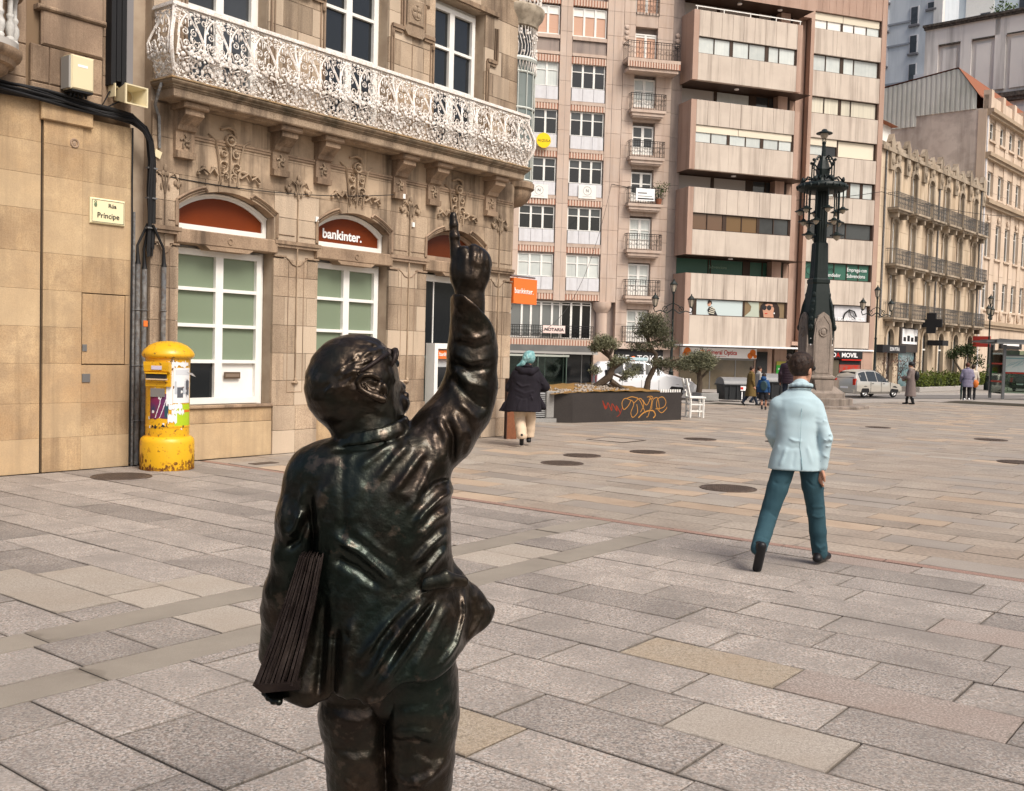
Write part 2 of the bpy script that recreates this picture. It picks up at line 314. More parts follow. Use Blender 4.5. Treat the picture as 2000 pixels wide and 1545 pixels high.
def build_ground():
    # one sheet out to the horizon, dipping half a metre towards the far side of the plaza
    n = 90; xs = [-300+600*i/n for i in range(n+1)]; xs = sorted(set(xs+[-20+i*2. for i in range(46)])); ys = sorted(set([-150+8.*i for i in range(19)]+[i*2. for i in range(56)]+[112+12.*i for i in range(40)]))
    mb = MB(); W_ = len(xs)
    mb.v = [(x, y, gz(x, y)-.034) for y in ys for x in xs]
    mb.f = [(j*W_+i, j*W_+i+1, (j+1)*W_+i+1, (j+1)*W_+i) for j in range(len(ys)-1) for i in range(W_-1)]
    g = link('ground', mb.mesh('ground', PAVE, 'all', fix=False)); g['kind'] = 'structure'
    bed = MB(); bed.add([SR(-8,-13,-.022), SR(-8,26,-.022), SR(44,26,-.022), SR(44,-40,-.022), SR(15.5,-40,-.022), SR(15.5,-13,-.022)], [(0,1,2,3,4,5)])
    bed.v = [(x, y, min(z, gz(x,y)-.024)) for x, y, z in bed.v]
    pav = MB(); 
    # the bed is cut into cells so that it follows the dip
    cell = 2.; 
    for i in range(-4, 24):
        for j in range(-20, 14):
            s0, r0 = i*cell, j*cell
            if r0 < -13 and s0 < 15.4: continue
            q = [SR(s0,r0), SR(s0,r0+cell), SR(s0+cell,r0+cell), SR(s0+cell,r0)]
            if q[0].y > 47: continue
            pav.add([(p.x,p.y,gz(p.x,p.y)-.022) for p in q], [(0,1,2,3)])
    P = link('plaza_pavement', pav.mesh('plaza_pavement', MORTAR, 'all', fix=False)); P['kind'] = 'structure'
    rects = []   # s0,s1,r0,r1,kind
    pitch = .43; gap = .005
    red_near = [(4.50,4.538,-1.82,9), (5.62,5.65,-1.05,9), (3.62,3.655,-1.9,6)]
    def row(s0, s1, ra, rb, lmin, lmax, pick, off=None):
        r = ra - rnd.uniform(0, .9) if off is None else ra
        while r < rb:
            L = rnd.uniform(lmin, lmax) if rnd.random() > .12 else rnd.uniform(lmin*.5, lmin)
            a, b_ = max(r, ra), min(r+L, rb)
            if b_-a > .08: rects.append((s0, s1, a, b_, pick()))
            r += L
    near = lambda: rnd.choices([0,1,2,3,4], [10,5,.4,.12,.5])[0]
    left = lambda: rnd.choices([0,1,2,3,4], [9,6,.15,.05,.9])[0]
    far = lambda: rnd.choices([5,6,7,2], [10,1.6,3.0,.5])[0]
    k = 0
    for i in range(-8, 22):
        s0 = .205+pitch*(i-0); s1 = s0+pitch
        if s0 > 8.70: break
        s1 = min(s1, 8.70)
        row(s0, s1, -12.44, -5.76, .8, 1.5, left)
        rects.append((s0, s1, -5.47, -4.95, rnd.choice([0,0,2,1,0,0])))
        row(s0, s1, -4.65, 22, .75, 1.15, near)
    for ra, rb in ((-5.76,-5.47), (-4.95,-4.65)):
        s = -3.3
        while s < 8.7:
            L = rnd.uniform(1.2,1.9); rects.append((s, min(s+L,8.70), ra, rb, 'band')); s += L
    r = -12.4
    while r < 22:
        L = rnd.uniform(.9,1.4); rects.append((8.705, 8.825, r, min(r+L, 22), 'red')); r += L
    s = 8.83
    while s < 44:
        h = pitch if s < 20 else pitch*1.0
        row(s, s+h, -12.44 if s < 15.3 else -38, 24, .7, 1.1, far); s += h
    # three pale replaced slabs by the grey bands, and other noted odd ones
    spots = [((3.74,-6.6),2),((3.31,-6.2),2),((3.74,-6.0),2),((4.17,-6.1),2),((5.3,-2.2),3),((10.9,-5.2),2),((11.7,-5.0),6),((10.6,-6.4),2),((9.9,-6.9),6),((10.2,-5.1),6)]
    vis = []
    for (s0,s1,ra,rb,kd) in rects:
        c = SR((s0+s1)/2, (ra+rb)/2)
        if c.y < .6 or abs(c.x) > .53*c.y+2.2 or c.y > 46: continue
        for (ps,pr),k2 in spots:
            if s0 <= ps < s1 and ra <= pr < rb: kd = k2
        vis.append((s0,s1,ra,rb,kd,c))
    inframe = lambda v: abs(v[5].x) < .52*v[5].y+.4 and v[5].y > 3.2
    vis.sort(key=lambda v: (not inframe(v), v[5].length))
    def unit(m):
        mb = MB(); b = .006
        mb.v = [(-.5,-.5,-1),(.5,-.5,-1),(.5,.5,-1),(-.5,.5,-1),(-.5,-.5,-.15),(.5,-.5,-.15),(.5,.5,-.15),(-.5,.5,-.15),(-.5+b,-.5+b*1.6,0),(.5-b,-.5+b*1.6,0),(.5-b,.5-b*1.6,0),(-.5+b,.5-b*1.6,0)]
        mb.f = [(8,9,10,11)]+[(i,(i+1)%4,(i+1)%4+4,i+4) for i in range(4)]+[(i+4,(i+1)%4+4,(i+1)%4+8,i+8) for i in range(4)]
        return mb.mesh('slab', m)
    um = {}
    rest = []; mats = GR+[BANDG, REDG]
    idx = lambda kd: 8 if kd == 'band' else (9 if kd == 'red' else kd)
    for n_, (s0,s1,ra,rb,kd,c) in enumerate(vis):
        g1 = rnd.uniform(.005,.013); sx, sy = rb-ra-g1, s1-s0-g1*1.0
        z = rnd.uniform(-.003,.0025); tx, ty = rnd.uniform(-.0025,.0025), rnd.uniform(-.004,.004)
        if n_ < 300:
            if kd not in um: um[kd] = unit(soiled(mats[idx(kd)]))
            nm = 'slab' if kd not in ('band','red') else ('band_stone' if kd == 'band' else 'red_strip_stone')
            o = link(nm, um[kd], P); o.location = (c.x, c.y, gz(c.x,c.y)+z)
            o.rotation_euler = (tx, ty, -AX); o.scale = (sx, sy, .02)
        else: rest.append((c, sx, sy, z, idx(kd)))
    V_, F_, MI = [], [], []
    for c, sx, sy, z, mi in rest:
        n0 = len(V_); zz = gz(c.x,c.y)+z
        for hx, hy, dz in ((-.5,-.5,-.02),(.5,-.5,-.02),(.5,.5,-.02),(-.5,.5,-.02),(-.5,-.5,0),(.5,-.5,0),(.5,.5,0),(-.5,.5,0)):
            p = c+ER*(hx*sx)+ES*(hy*sy); V_.append((p.x,p.y,gz(p.x,p.y)+z+dz))
        F_ += [tuple(n0+i for i in f) for f in ((4,5,6,7),(0,1,5,4),(1,2,6,5),(2,3,7,6),(3,0,4,7))]; MI += [mi]*5
    me = bpy.data.meshes.new('slab_field'); me.from_pydata(V_, [], F_)
    for m in mats: me.materials.append(m)
    me.polygons.foreach_set('material_index', MI); me.update()
    link('slab_field', me, P, kind='stuff')
    # the street along the far side, with its kerb
    rd = MB(); kb = MB(); pts0, pts1 = [], []
    for i in range(25):
        x = 6+3.2*i; y0 = 51.5+.53*(x-8); y1 = y0+5.2
        pts0.append((x,y0)); pts1.append((x,y1))
    for i in range(24):
        a,b,c,d = pts0[i],pts0[i+1],pts1[i+1],pts1[i]
        rd.add([(p[0],p[1],gz(*p)-.012) for p in (a,b,c,d)], [(0,1,2,3)])
    r_ = link('road', rd.mesh('road', ASPH, fix=False)); r_['kind'] = 'structure'
    kb = MB()
    for i in range(24):
        c, d = pts1[i+1], pts1[i]
        q = [(d[0],d[1]),(c[0],c[1]),(c[0]-.12,c[1]+.22),(d[0]-.12,d[1]+.22)]
        vs = [(x,y,gz(x,y)-.03) for x,y in q]+[(x,y,gz(x,y)+.1) for x,y in q]
        kb.add(vs, [(4,5,6,7),(0,1,5,4),(1,2,6,5),(2,3,7,6),(3,0,4,7)])
    k_ = link('kerb', kb.mesh('kerb', KERBM)); k_['kind'] = 'structure'
build_ground()

IRONC = M('manhole_iron', (.085,.062,.048), .6, 0, [(30,(.14,.10,.08),.5,.15),(4,(.05,.04,.035),.5,.2)], (60,.4,.006))
def manholes():
    m = MB(); m.lathe([(0,.004),(.30,.004),(.302,.001),(.325,.001),(.325,.005),(.345,.005),(.345,-.02)], n=28)
    me = m.mesh('cover', IRONC)
    rb = MB()
    for i in range(-5,6):
        for j in range(-5,6):
            if math.hypot(i*.053, j*.053) < .28: rb.box(i*.053-.018, i*.053+.018, j*.053-.018, j*.053+.018, .004, .008)
    rme = rb.mesh('rib_field', IRONC)
    data = [((6.98,-11.55),1.05,'round iron manhole cover just in front of the yellow postbox'),
            ((12.67,-8.90),.95,'round iron manhole cover, largest and nearest of three right of the raised sleeve'),
            ((13.87,-9.35),.9,'round iron manhole cover, smallest and middle of three right of the raised sleeve'),
            ((15.32,-8.97),.9,'round iron manhole cover, rightmost of three right of the raised sleeve'),
            ((18.55,-9.66),.95,'round iron manhole cover in front of the graffiti planter'),
            ((12.01,-5.83),1.05,'big round iron manhole cover just left of the pale blue jacket'),
            ((25.83,-8.52),.9,'round iron manhole cover far out in front of the lamp monument steps'),
            ((24.26,-5.53),1.0,'round iron manhole cover far across the plaza below the woman in the grey coat'),
            ((19.22,-3.92),1.0,'round iron manhole cover cut by the right edge of the picture'),
            ((19.4,-8.35),.8,'small far manhole cover left of the pale blue jacket, beyond the planter cover')]
    base = None
    for (s,r),k,lab in data:
        p = SR(s, r, .003)
        if base is None:
            base = link('manhole_cover', me); rr = link('rib_field', rme, base, kind='stuff'); o = base
        else: o = dup(base)
        o.location = p; o.scale = (k,k,1); o.rotation_euler = (0,0,RZ); tag(o, lab, 'manhole cover', 'iron covers in the plaza paving')
    # rectangular service cover framed in metal, and small grates
    fr = MB()
    for a in ((-.42,.42,-.42,-.38),(-.42,.42,.38,.42),(-.42,-.38,-.38,.38),(.38,.42,-.38,.38)): fr.box(*a, .0, .006)
    p = SR(16.9,-10.6,.003); t = thing('service_cover', 'square paved service cover in a thin dark metal frame by the granite vent', 'service cover', p, RZ)
    fr.build('cover_frame', IRONC, t); MB().box(-.38,.38,-.38,.38,0,.003).build('cover_plate', GR[5], t)
    t = tag(MB().box(-.2,.2,-.09,.09,0,.006).build('drain_grate', IRONC, loc=SR(9.2,-11.6,.003)), 'small dark drain grate beside the postbox below the window panel', 'drain grate'); t.rotation_euler = (0,0,RZ)
manholes()
# ---------------------------------------------------------------- bank on the corner (local x along the street, y into the house)
BK = thing('bank_building', 'sandstone corner building with orange lunette windows and a white iron balcony', 'building', SR(0,-12.5), RZ)

def stones(parent, x0, x1, zs, bw, m, y=0., dep=.05, gap=.005, jit=.003, name='stone', stagger=True, b=.004):
    for i in range(len(zs)-1):
        xs = [x0]
        n = max(1, round((x1-x0)/bw)); w_ = (x1-x0)/n
        if n > 1:
            of = (w_*.5 if (i % 2 and stagger) else 0)
            xs += [x0+of+w_*k for k in range(0 if of else 1, n) if x0+.15 < x0+of+w_*k < x1-.15]
        xs.append(x1)
        for a, c in zip(xs, xs[1:]):
            yy = y+rnd.uniform(-jit, jit)
            MB().bbox(a+gap/2, c-gap/2, yy, yy+dep, zs[i]+gap/2, zs[i+1]-gap/2, b).build(name, m, parent)
def grid(a, b, n): return [a+(b-a)*i/n for i in range(n+1)]

def window(parent, x0, x1, z0, z1, y, xs, zs, gl, fm=WHITE, fw=.06, mw=.035, dep=.06, name='window'):
    """frame with bars at xs and zs; gl(i,j) gives the pane's material; panes are parts of the window"""
    f = MB(); f.box(x0,x0+fw,y,y+dep,z0,z1).box(x1-fw,x1,y,y+dep,z0,z1).box(x0+fw,x1-fw,y,y+dep,z0,z0+fw).box(x0+fw,x1-fw,y,y+dep,z1-fw,z1)
    for x in xs: f.box(x-mw*1.3,x+mw*1.3,y+.004,y+dep-.004,z0+fw,z1-fw)
    xe = [x0+fw]+[v for x in xs for v in (x-mw*1.3, x+mw*1.3)]+[x1-fw]
    cols = [(xe[2*i], xe[2*i+1]) for i in range(len(xs)+1)]
    ze = [z0+fw]+list(zs)+[z1-fw]
    for a, c in cols:
        for z in zs: f.box(a, c, y+.008, y+dep-.008, z-mw/2, z+mw/2)
    o = f.build(name, fm, parent)
    for i, (a, c) in enumerate(cols):
        for j in range(len(ze)-1):
            g = gl(i, j)
            if g is None: continue
            MB().box(a+.001, c-.001, y+dep*.78, y+dep*.9, ze[j]+.001, ze[j+1]-.001).build('pane', g, o)
    return o

ORANGE = M('orange_film', (.17,.030,.003), .5, 0, [(1.0,(.10,.018,.003),.6,.25)], spec=.25)
ORANGE_L = M('bright_orange_sign', (.75,.17,.035), .45)
SIGNW = M('sign_white', (.82,.82,.82), .5)
BRASS = M('letter_slot_metal', (.13,.09,.06), .4, metal=.4)
OPEN = [(8.39,10.04), (10.92,12.50), (13.44,15.02)]
PIER = [(7.95,8.39), (10.04,10.92), (12.50,13.44), (15.02,15.90)]

def relief(mb, x, z, kind):
    """vine carving standing proud of the stone"""
    def sp(cx, cz, r0, a0, turns, d, rr=.011):
        pts = []
        for i in range(15):
            t = i/14; a = a0+d*turns*2*math.pi*t; r = r0*(1-.8*t); pts.append((cx+r*math.cos(a), -.004-.012*t, cz+r*math.sin(a)))
        mb.tube(pts, [rr*(1-.3*i/14) for i in range(15)], 5)
        mb.ball((pts[-1][0], -.015, pts[-1][2]), .018, 6, 4)
    if kind == 'A':
        mb.tube([(x,-.006,z-.62),(x+.01,-.012,z-.3),(x,-.012,z)], .013, 5)
        mb.torus((x,-.012,z+.02), .075, .02, 'y', 12, 5); mb.ball((x,-.02,z+.02), .035)
        mb.tube([(x-.16,0,z+.16),(x-.05,-.02,z+.2),(x+.06,-.02,z+.17),(x+.1,-.01,z+.06)], .02, 5)
        for sx in (-1,1):
            sp(x+sx*.11, z-.17, .08, math.pi/2, 1.1, sx, .015); sp(x+sx*.12, z-.36, .10, -math.pi/2, 1.2, -sx, .016); sp(x+sx*.06, z-.5, .06, 0 if sx>0 else math.pi, 1.0, sx)
            mb.tube([(x+sx*.2,0,z-.5),(x+sx*.3,-.02,z-.42),(x+sx*.36,-.02,z-.5),(x+sx*.46,-.02,z-.44),(x+sx*.54,-.01,z-.5)], [.02,.018,.016,.018,.01], 5)
            mb.ball((x+sx*.26,-.005,z-.40), (.05,.02,.03), 6, 4); mb.ball((x+sx*.44,-.005,z-.42), (.04,.02,.025), 6, 4); mb.ball((x+sx*.52,-.005,z-.53), (.025,.02,.025), 6, 4)
            mb.tube([(x+sx*.36,0,z+.06),(x+sx*.24,-.008,z-.02),(x+sx*.19,-.008,z-.25),(x+sx*.14,-.008,z-.62)], .012, 4)
    else:
        mb.tube([(x,-.004,z-3.1),(x,-.006,z-.3),(x,-.01,z)], .010, 5)
        mb.ball((x,-.01,z+.05), (.035,.02,.06), 7, 5); mb.ball((x-.03,-.01,z-.02), (.03,.018,.04), 7, 5); mb.ball((x+.03,-.01,z-.02), (.03,.018,.04), 7, 5)
        for sx in (-1,1):
            mb.tube([(x,-.006,z-.3),(x+sx*.05,-.01,z-.06),(x+sx*.14,-.012,z),(x+sx*.2,-.012,z-.09)], .012, 5)
            mb.ball((x+sx*.2,-.01,z-.15), (.03,.02,.05), 7, 5); mb.ball((x+sx*.155,-.01,z-.13), (.025,.018,.04), 7, 5); mb.ball((x+sx*.24,-.01,z-.12), (.022,.018,.035), 7, 5)
            mb.ball((x+sx*.06,-.008,z-.2), (.02,.015,.05), 6, 4)
        mb.ball((x,-.008,z-3.1), (.07,.02,.025), 8, 4); mb.ball((x,-.012,z-3.07), (.03,.02,.04), 8, 4)

def bank():
    # the wall behind the stones
    wall = MB()
    wall.box(7.70,15.88,.37,12,0,12.5)
    for a, c in PIER: wall.box(a+.01,c-.01,.045,.37,0,4.0)
    for a, c in OPEN[:2]: wall.box(a,c,.045,.37,0,.74)
    wall.box(7.96,15.88,.045,.37,4.0,5.2)
    for a, c in ((7.96,8.5),(9.87,11.0),(12.38,13.52),(14.9,15.88)): wall.box(a,c,.045,.37,5.2,7.95)
    wall.box(7.96,15.88,.045,.37,7.95,12.5); wall.box(7.70,7.96,.2,.37,0,12.5)
    W_ = wall.build('wall', MORT_B, BK)
    zs = [0,.36,.74,1.13,1.55,1.98,2.42,2.72,3.0]
    for i, (a, c) in enumerate(PIER):
        n = 1 if c-a < .6 else 2
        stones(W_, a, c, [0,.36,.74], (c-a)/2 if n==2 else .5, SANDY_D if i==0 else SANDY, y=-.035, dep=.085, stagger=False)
        stones(W_, a, c, zs[2:], (c-a)/n, SANDY, stagger=True)
        stones(W_, a, c, [3.27,3.62,4.0], 2., SANDY)
    for a, c in OPEN[:2]:
        stones(W_, a, c, [0,.52,.735], 3., YELLOW_ST, y=-.012, dep=.06)
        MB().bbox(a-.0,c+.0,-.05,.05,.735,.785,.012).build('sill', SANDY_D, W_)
    # impost mouldings on the piers and stone transoms over the openings
    for a, c in PIER:
        mo = MB()
        mo.box(a-.012,c+.012,-.055,.05,3.215,3.268).box(a-.005,c+.005,-.035,.05,3.17,3.214)
        mo.box(a+.0,a+(c-a)*.26,-.022,.05,3.02,3.045).box(c-(c-a)*.26,c,-.022,.05,3.02,3.045)
        m_ = (a+c)/2; q = (c-a)*.24
        mo.tube([(a+q,-.0,3.03),(m_-q*.75,-.005,2.99),(m_-q*.4,-.005,2.92),(m_,-.005,2.90),(m_+q*.4,-.005,2.92),(m_+q*.75,-.005,2.99),(c-q,-.0,3.03)], .011, 4)
        for sx in (-1,1): mo.tube([(m_+sx*q*.72,0,2.99),(m_+sx*q*.72,0,.95)], .008, 4)
        mo.tube([(m_-q*.72,0,.95),(m_+q*.72,0,.95)], .008, 4)
        mo.tube([(a+.04,0,3.66),(a+.04,-.004,3.36),(m_-.05,-.004,3.36)], .009, 4); mo.tube([(c-.04,0,3.66),(c-.04,-.004,3.36),(m_+.05,-.004,3.36)], .009, 4)
        mo.build('moulding', SANDY_D, W_)
    for a, c in OPEN:
        l = MB(); l.bbox(a-.05,c+.05,-.045,.2,3.06,3.262,.015)
        m_ = (a+c)/2; l.prism([(m_-.42,3.06),(m_-.34,3.005),(m_+.34,3.005),(m_+.42,3.06)], -.04, .18)
        l.torus((m_,-.047,3.15), .04, .012, 'y', 12, 5); l.build('transom', SANDY_D, W_)
        # voussoirs
        h0, h1, hw = 3.60, 3.86, (c-a)/2; rad = (hw*hw+(h1-h0)**2)/(2*(h1-h0)); cz = h1-rad
        arc = lambda x: cz+math.sqrt(max(0, rad*rad-(x-m_)**2))
        ed = [a, a+.42, m_-.19, m_+.19, c-.42, c]
        for k in range(5):
            x0, x1 = ed[k]+.003, ed[k+1]-.003
            low = [(x0+(x1-x0)*i/6, arc(x0+(x1-x0)*i/6)) for i in range(7)]
            MB().prism(low+[(x1,4.0),(x0,4.0)], -.006 if k==2 else rnd.uniform(-.003,.003), .19).build('voussoir', CARVED, W_)
        for sx in (-1,1):
            hm = MB()
            E = [(m_+sx*(hw+.05),-.02,3.30),(m_+sx*(hw+.05),-.02,3.66)]+[(m_+sx*(hw+.02-t*.42),-.02,arc(m_+sx*(hw-t*.42))+.075) for t in (0.02,.25,.5,.75,1.)]
            E += [(E[-1][0]-sx*.05,-.02,E[-1][2]-.05)]
            hm.tube(E, .022, 4); hm.tube([(p[0]-sx*.03,-.012,p[2]-.03) for p in E[:-1]], .01, 4)
            hm.build('hood_mould', SANDY_D, W_)
        # lunette frame, white, with the arch
        f = MB(); y0 = .19
        n = 12; o_ = [(a+.005+(c-a-.01)*i/n, arc(a+(c-a)*i/n)-.004) for i in range(n+1)]; sc = lambda x: m_+(x-m_)*(1-.14/(c-a)*1.0)
        i_ = [(sc(x), max(3.40, z-.075)) for x, z in o_]
        for i in range(n): f.prism([o_[i], o_[i+1], i_[i+1], i_[i]], y0, y0+.07)
        f.prism([(o_[0][0],3.27),o_[0],i_[0],(i_[0][0],3.27)], y0, y0+.07); f.prism([(i_[-1][0],3.27),i_[-1],o_[-1],(o_[-1][0],3.27)], y0, y0+.07)
        f.box(i_[0][0], i_[-1][0], y0-.01, y0+.07, 3.27, 3.36)
        f.tube([(x,y0-.004,z-.02) for x, z in o_], .018, 4)
        fo = f.build('window', WHITE if a < 13 else SANDY_D, BK)
        MB().prism([(i_[0][0],3.36)]+i_+[(i_[-1][0],3.36)], y0+.03, y0+.04).build('pane', ORANGE if a < 13 else M('dark_orange_film', (.10,.022,.006), .2), fo)
    text('lettering', 'bankinter.', .215, SIGNW, BK, (11.18,.212,3.43), bold=.005, xs=1.0)
    # street-level windows
    fr = lambda k: (lambda i, j: FROST if j > 0 else (DARKGLASS if (i == 0 or k) else WHITE))
    for k, (a, c) in enumerate(OPEN[:2]):
        m_ = (a+c)/2-.02
        o = window(BK, a+.005, c-.09, .79, 3.02, .17, [m_], [1.41,1.93,2.45], fr(k), fw=.09, mw=.05, dep=.08)
        MB().box(a,c,.252,.31,.74,3.06).build('frame_backing', WHITE, o)
    s = MB(); s.box(9.31,9.60,.188,.195,1.155,1.255); s.build('letter_slot', BRASS, BK)
    MB().box(9.33,9.58,.183,.19,1.18,1.23).build('slot_flap', M('slot_flap', (.2,.15,.11), .4), BK)
    # dim doorway with a glass front
    a, c = OPEN[2]
    d = MB(); d.box(a,c,.2,.28,2.9,3.02).box(a,a+.05,.2,.28,0,2.9).box(c-.05,c,.2,.28,0,2.9)
    d.box(a+.42,a+.44,.215,.255,1.55,2.9)
    D = d.build('door', WHITE, BK)
    MB().box(a+.05,a+.42,.23,.24,1.55,2.9).build('pane', DARKGLASS, D); MB().box(a+.44,c-.05,.23,.24,1.55,2.9).build('pane', DARKGLASS, D)
    MB().box(a+.05,c-.05,.235,.245,.02,1.5).build('pane', M('greenish_glass', (.07,.10,.09), .12, spec=.6), D); MB().box(a+.05,c-.05,.225,.245,1.5,1.55).build('door_rail', M('teal_rail', (.22,.28,.27), .4), D)
    # frieze
    stones(W_, 7.96, 15.90, [4.0,4.47,4.93], 2.5, CARVED, jit=.001, gap=.003)
    fz = MB(); fz.box(8.3,15.85,-.03,.05,4.552,4.585).box(8.3,15.85,-.018,.05,4.515,4.55)
    fz.build('string_course', SANDY_D, W_)
    for k, (a, c) in enumerate(OPEN): mb = MB(); relief(mb, (a+c)/2-.02, 4.58, 'A'); mb.v = [(x,y*2-.012,z) for x,y,z in mb.v]; mb.build('carving', CARVED, W_, smooth=True)
    for a, c in PIER[1:]: mb = MB(); relief(mb, (a+c)/2, 4.2, 'B'); mb.v = [(x,y*1.7-.006,z) for x,y,z in mb.v]; mb.build('carving', CARVED, W_, smooth=True)
    mb = MB(); relief(mb, 8.16, 4.0, 'B'); mb.v = [(x,y,z) for x,y,z in mb.v]; mb.build('carving', CARVED, W_, smooth=True)
    # corbels under the balcony
    pr = [(.02,4.22),(-.10,4.22),(-.11,4.31),(-.06,4.32),(-.06,4.58),(-.10,4.60),(-.13,4.66),(-.22,4.74),(-.28,4.78),(-.28,4.9),(.02,4.9)]
    cb = None
    for x in (8.43,10.09,10.94,12.66,13.52,15.12):
        if cb is None:
            m = MB(); m.prismx(pr, -.15, .15); cb = m.build('corbel', SANDY_D, BK, loc=(x,0,0))
            MB().bbox(-.2,.2,-.34,.02,4.86,4.95,.02).build('corbel_cap', SANDY_D, cb)
            f = MB()
            for q in range(5):
                a = q*2*math.pi/5; f.tube([(0,-.065,4.45),(.05*math.cos(a),-.075,4.45+.06*math.sin(a)),(.085*math.cos(a+.5),-.07,4.45+.10*math.sin(a+.5))], .014, 5)
            f.ball((0,-.07,4.45), .03); f.build('corbel_flower', CARVED, cb, smooth=True)
        else: dup(cb, BK, (x,0,0))
    # upper storey
    for a, c in ((7.96,8.5),(9.87,11.0),(12.38,13.52),(14.9,15.90)):
        stones(W_, a, c, [5.2,5.62,6.05,6.48,6.9,7.35,7.95], .55 if c-a > .7 else .9, SANDY)
    stones(W_, 7.96, 15.90, [7.95,8.4,8.85,9.3,9.75,10.2,10.7,11.2,11.8,12.45], 1.1, SANDY)
    for a, c in ((8.5,9.87),(11.0,12.38),(13.52,14.9)):
        m_ = (a+c)/2-.05
        o = window(BK, a+.005, c-.10, 5.15, 7.86, .17, [m_], [5.75,6.42,7.12], lambda i, j: DARKGLASS if a > 10 else GLASSV, fw=.085, mw=.05, dep=.08)
        MB().box(a,c,.252,.31,5.1,7.95).build('frame_backing', WHITE, o)
        s = MB()
        for x, sg in ((a-.05,-1),(c+.05,1)):
            for q, wd in ((0,.035),(.065,.022)):
                s.box(x+sg*q-wd/2, x+sg*q+wd/2, -.03+q*.2, .04, 5.2, 7.1)
            e = sg*.28
            s.box(min(x,x+e), max(x,x+e), -.055, .04, 7.08, 7.14); s.box(min(x,x+e*.9), max(x,x+e*.9), -.035, .04, 7.03, 7.075)
            s.box(x+e-.02, x+e+.02, -.045, .04, 7.14, 7.75); s.box(x+e*.8-.012, x+e*.8+.012, -.03, .04, 7.18, 7.75)
            s.ball((x+sg*.02,-.03,6.98), (.035,.03,.08), 6, 4)
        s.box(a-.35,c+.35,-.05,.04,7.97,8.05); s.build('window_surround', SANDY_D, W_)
    for x in (10.43,12.95):
        c = MB(); c.bbox(x-.2,x+.2,-.09,.04,7.2,7.66,.03); c.prism([(x-.26,7.1),(x-.18,7.02),(x+.18,7.02),(x+.26,7.1),(x+.2,7.2),(x-.2,7.2)], -.07, .04)
        c.bbox(x-.4,x+.4,-.045,.04,7.62,8.3,.03); c.tube([(x,0,7.02),(x,0,5.2)], .012, 4)
        for q in range(4):
            a = R(45+90*q); c.ball((x+.07*math.cos(a),-.09,7.43+.07*math.sin(a)), (.055,.03,.055), 7, 5)
        c.torus((x,-.09,7.43), .12, .016, 'y', 14, 5); c.build('cartouche', SANDY, W_)
    # cornice far above, roof
    r = MB(); r.box(7.6,16.2,-.35,12.2,12.45,12.7).box(7.75,16.05,-.2,12.1,12.7,13.0); r.build('cornice', SANDY_D, BK)
    MB().prismx([(-.1,13.0),(6,14.6),(12,13.0)], 7.8, 16.0).build('roof', TILE_R, BK)
    # small white junction boxes on the front
    for x, z in ((12.72,4.27),(13.05,3.83),(10.86,3.67)): MB().box(x-.03,x+.03,-.11 if z>4.2 else -.03,0 if z<4.2 else -.06,z-.04,z+.04).build('junction_box', WHITE, BK)
bank()

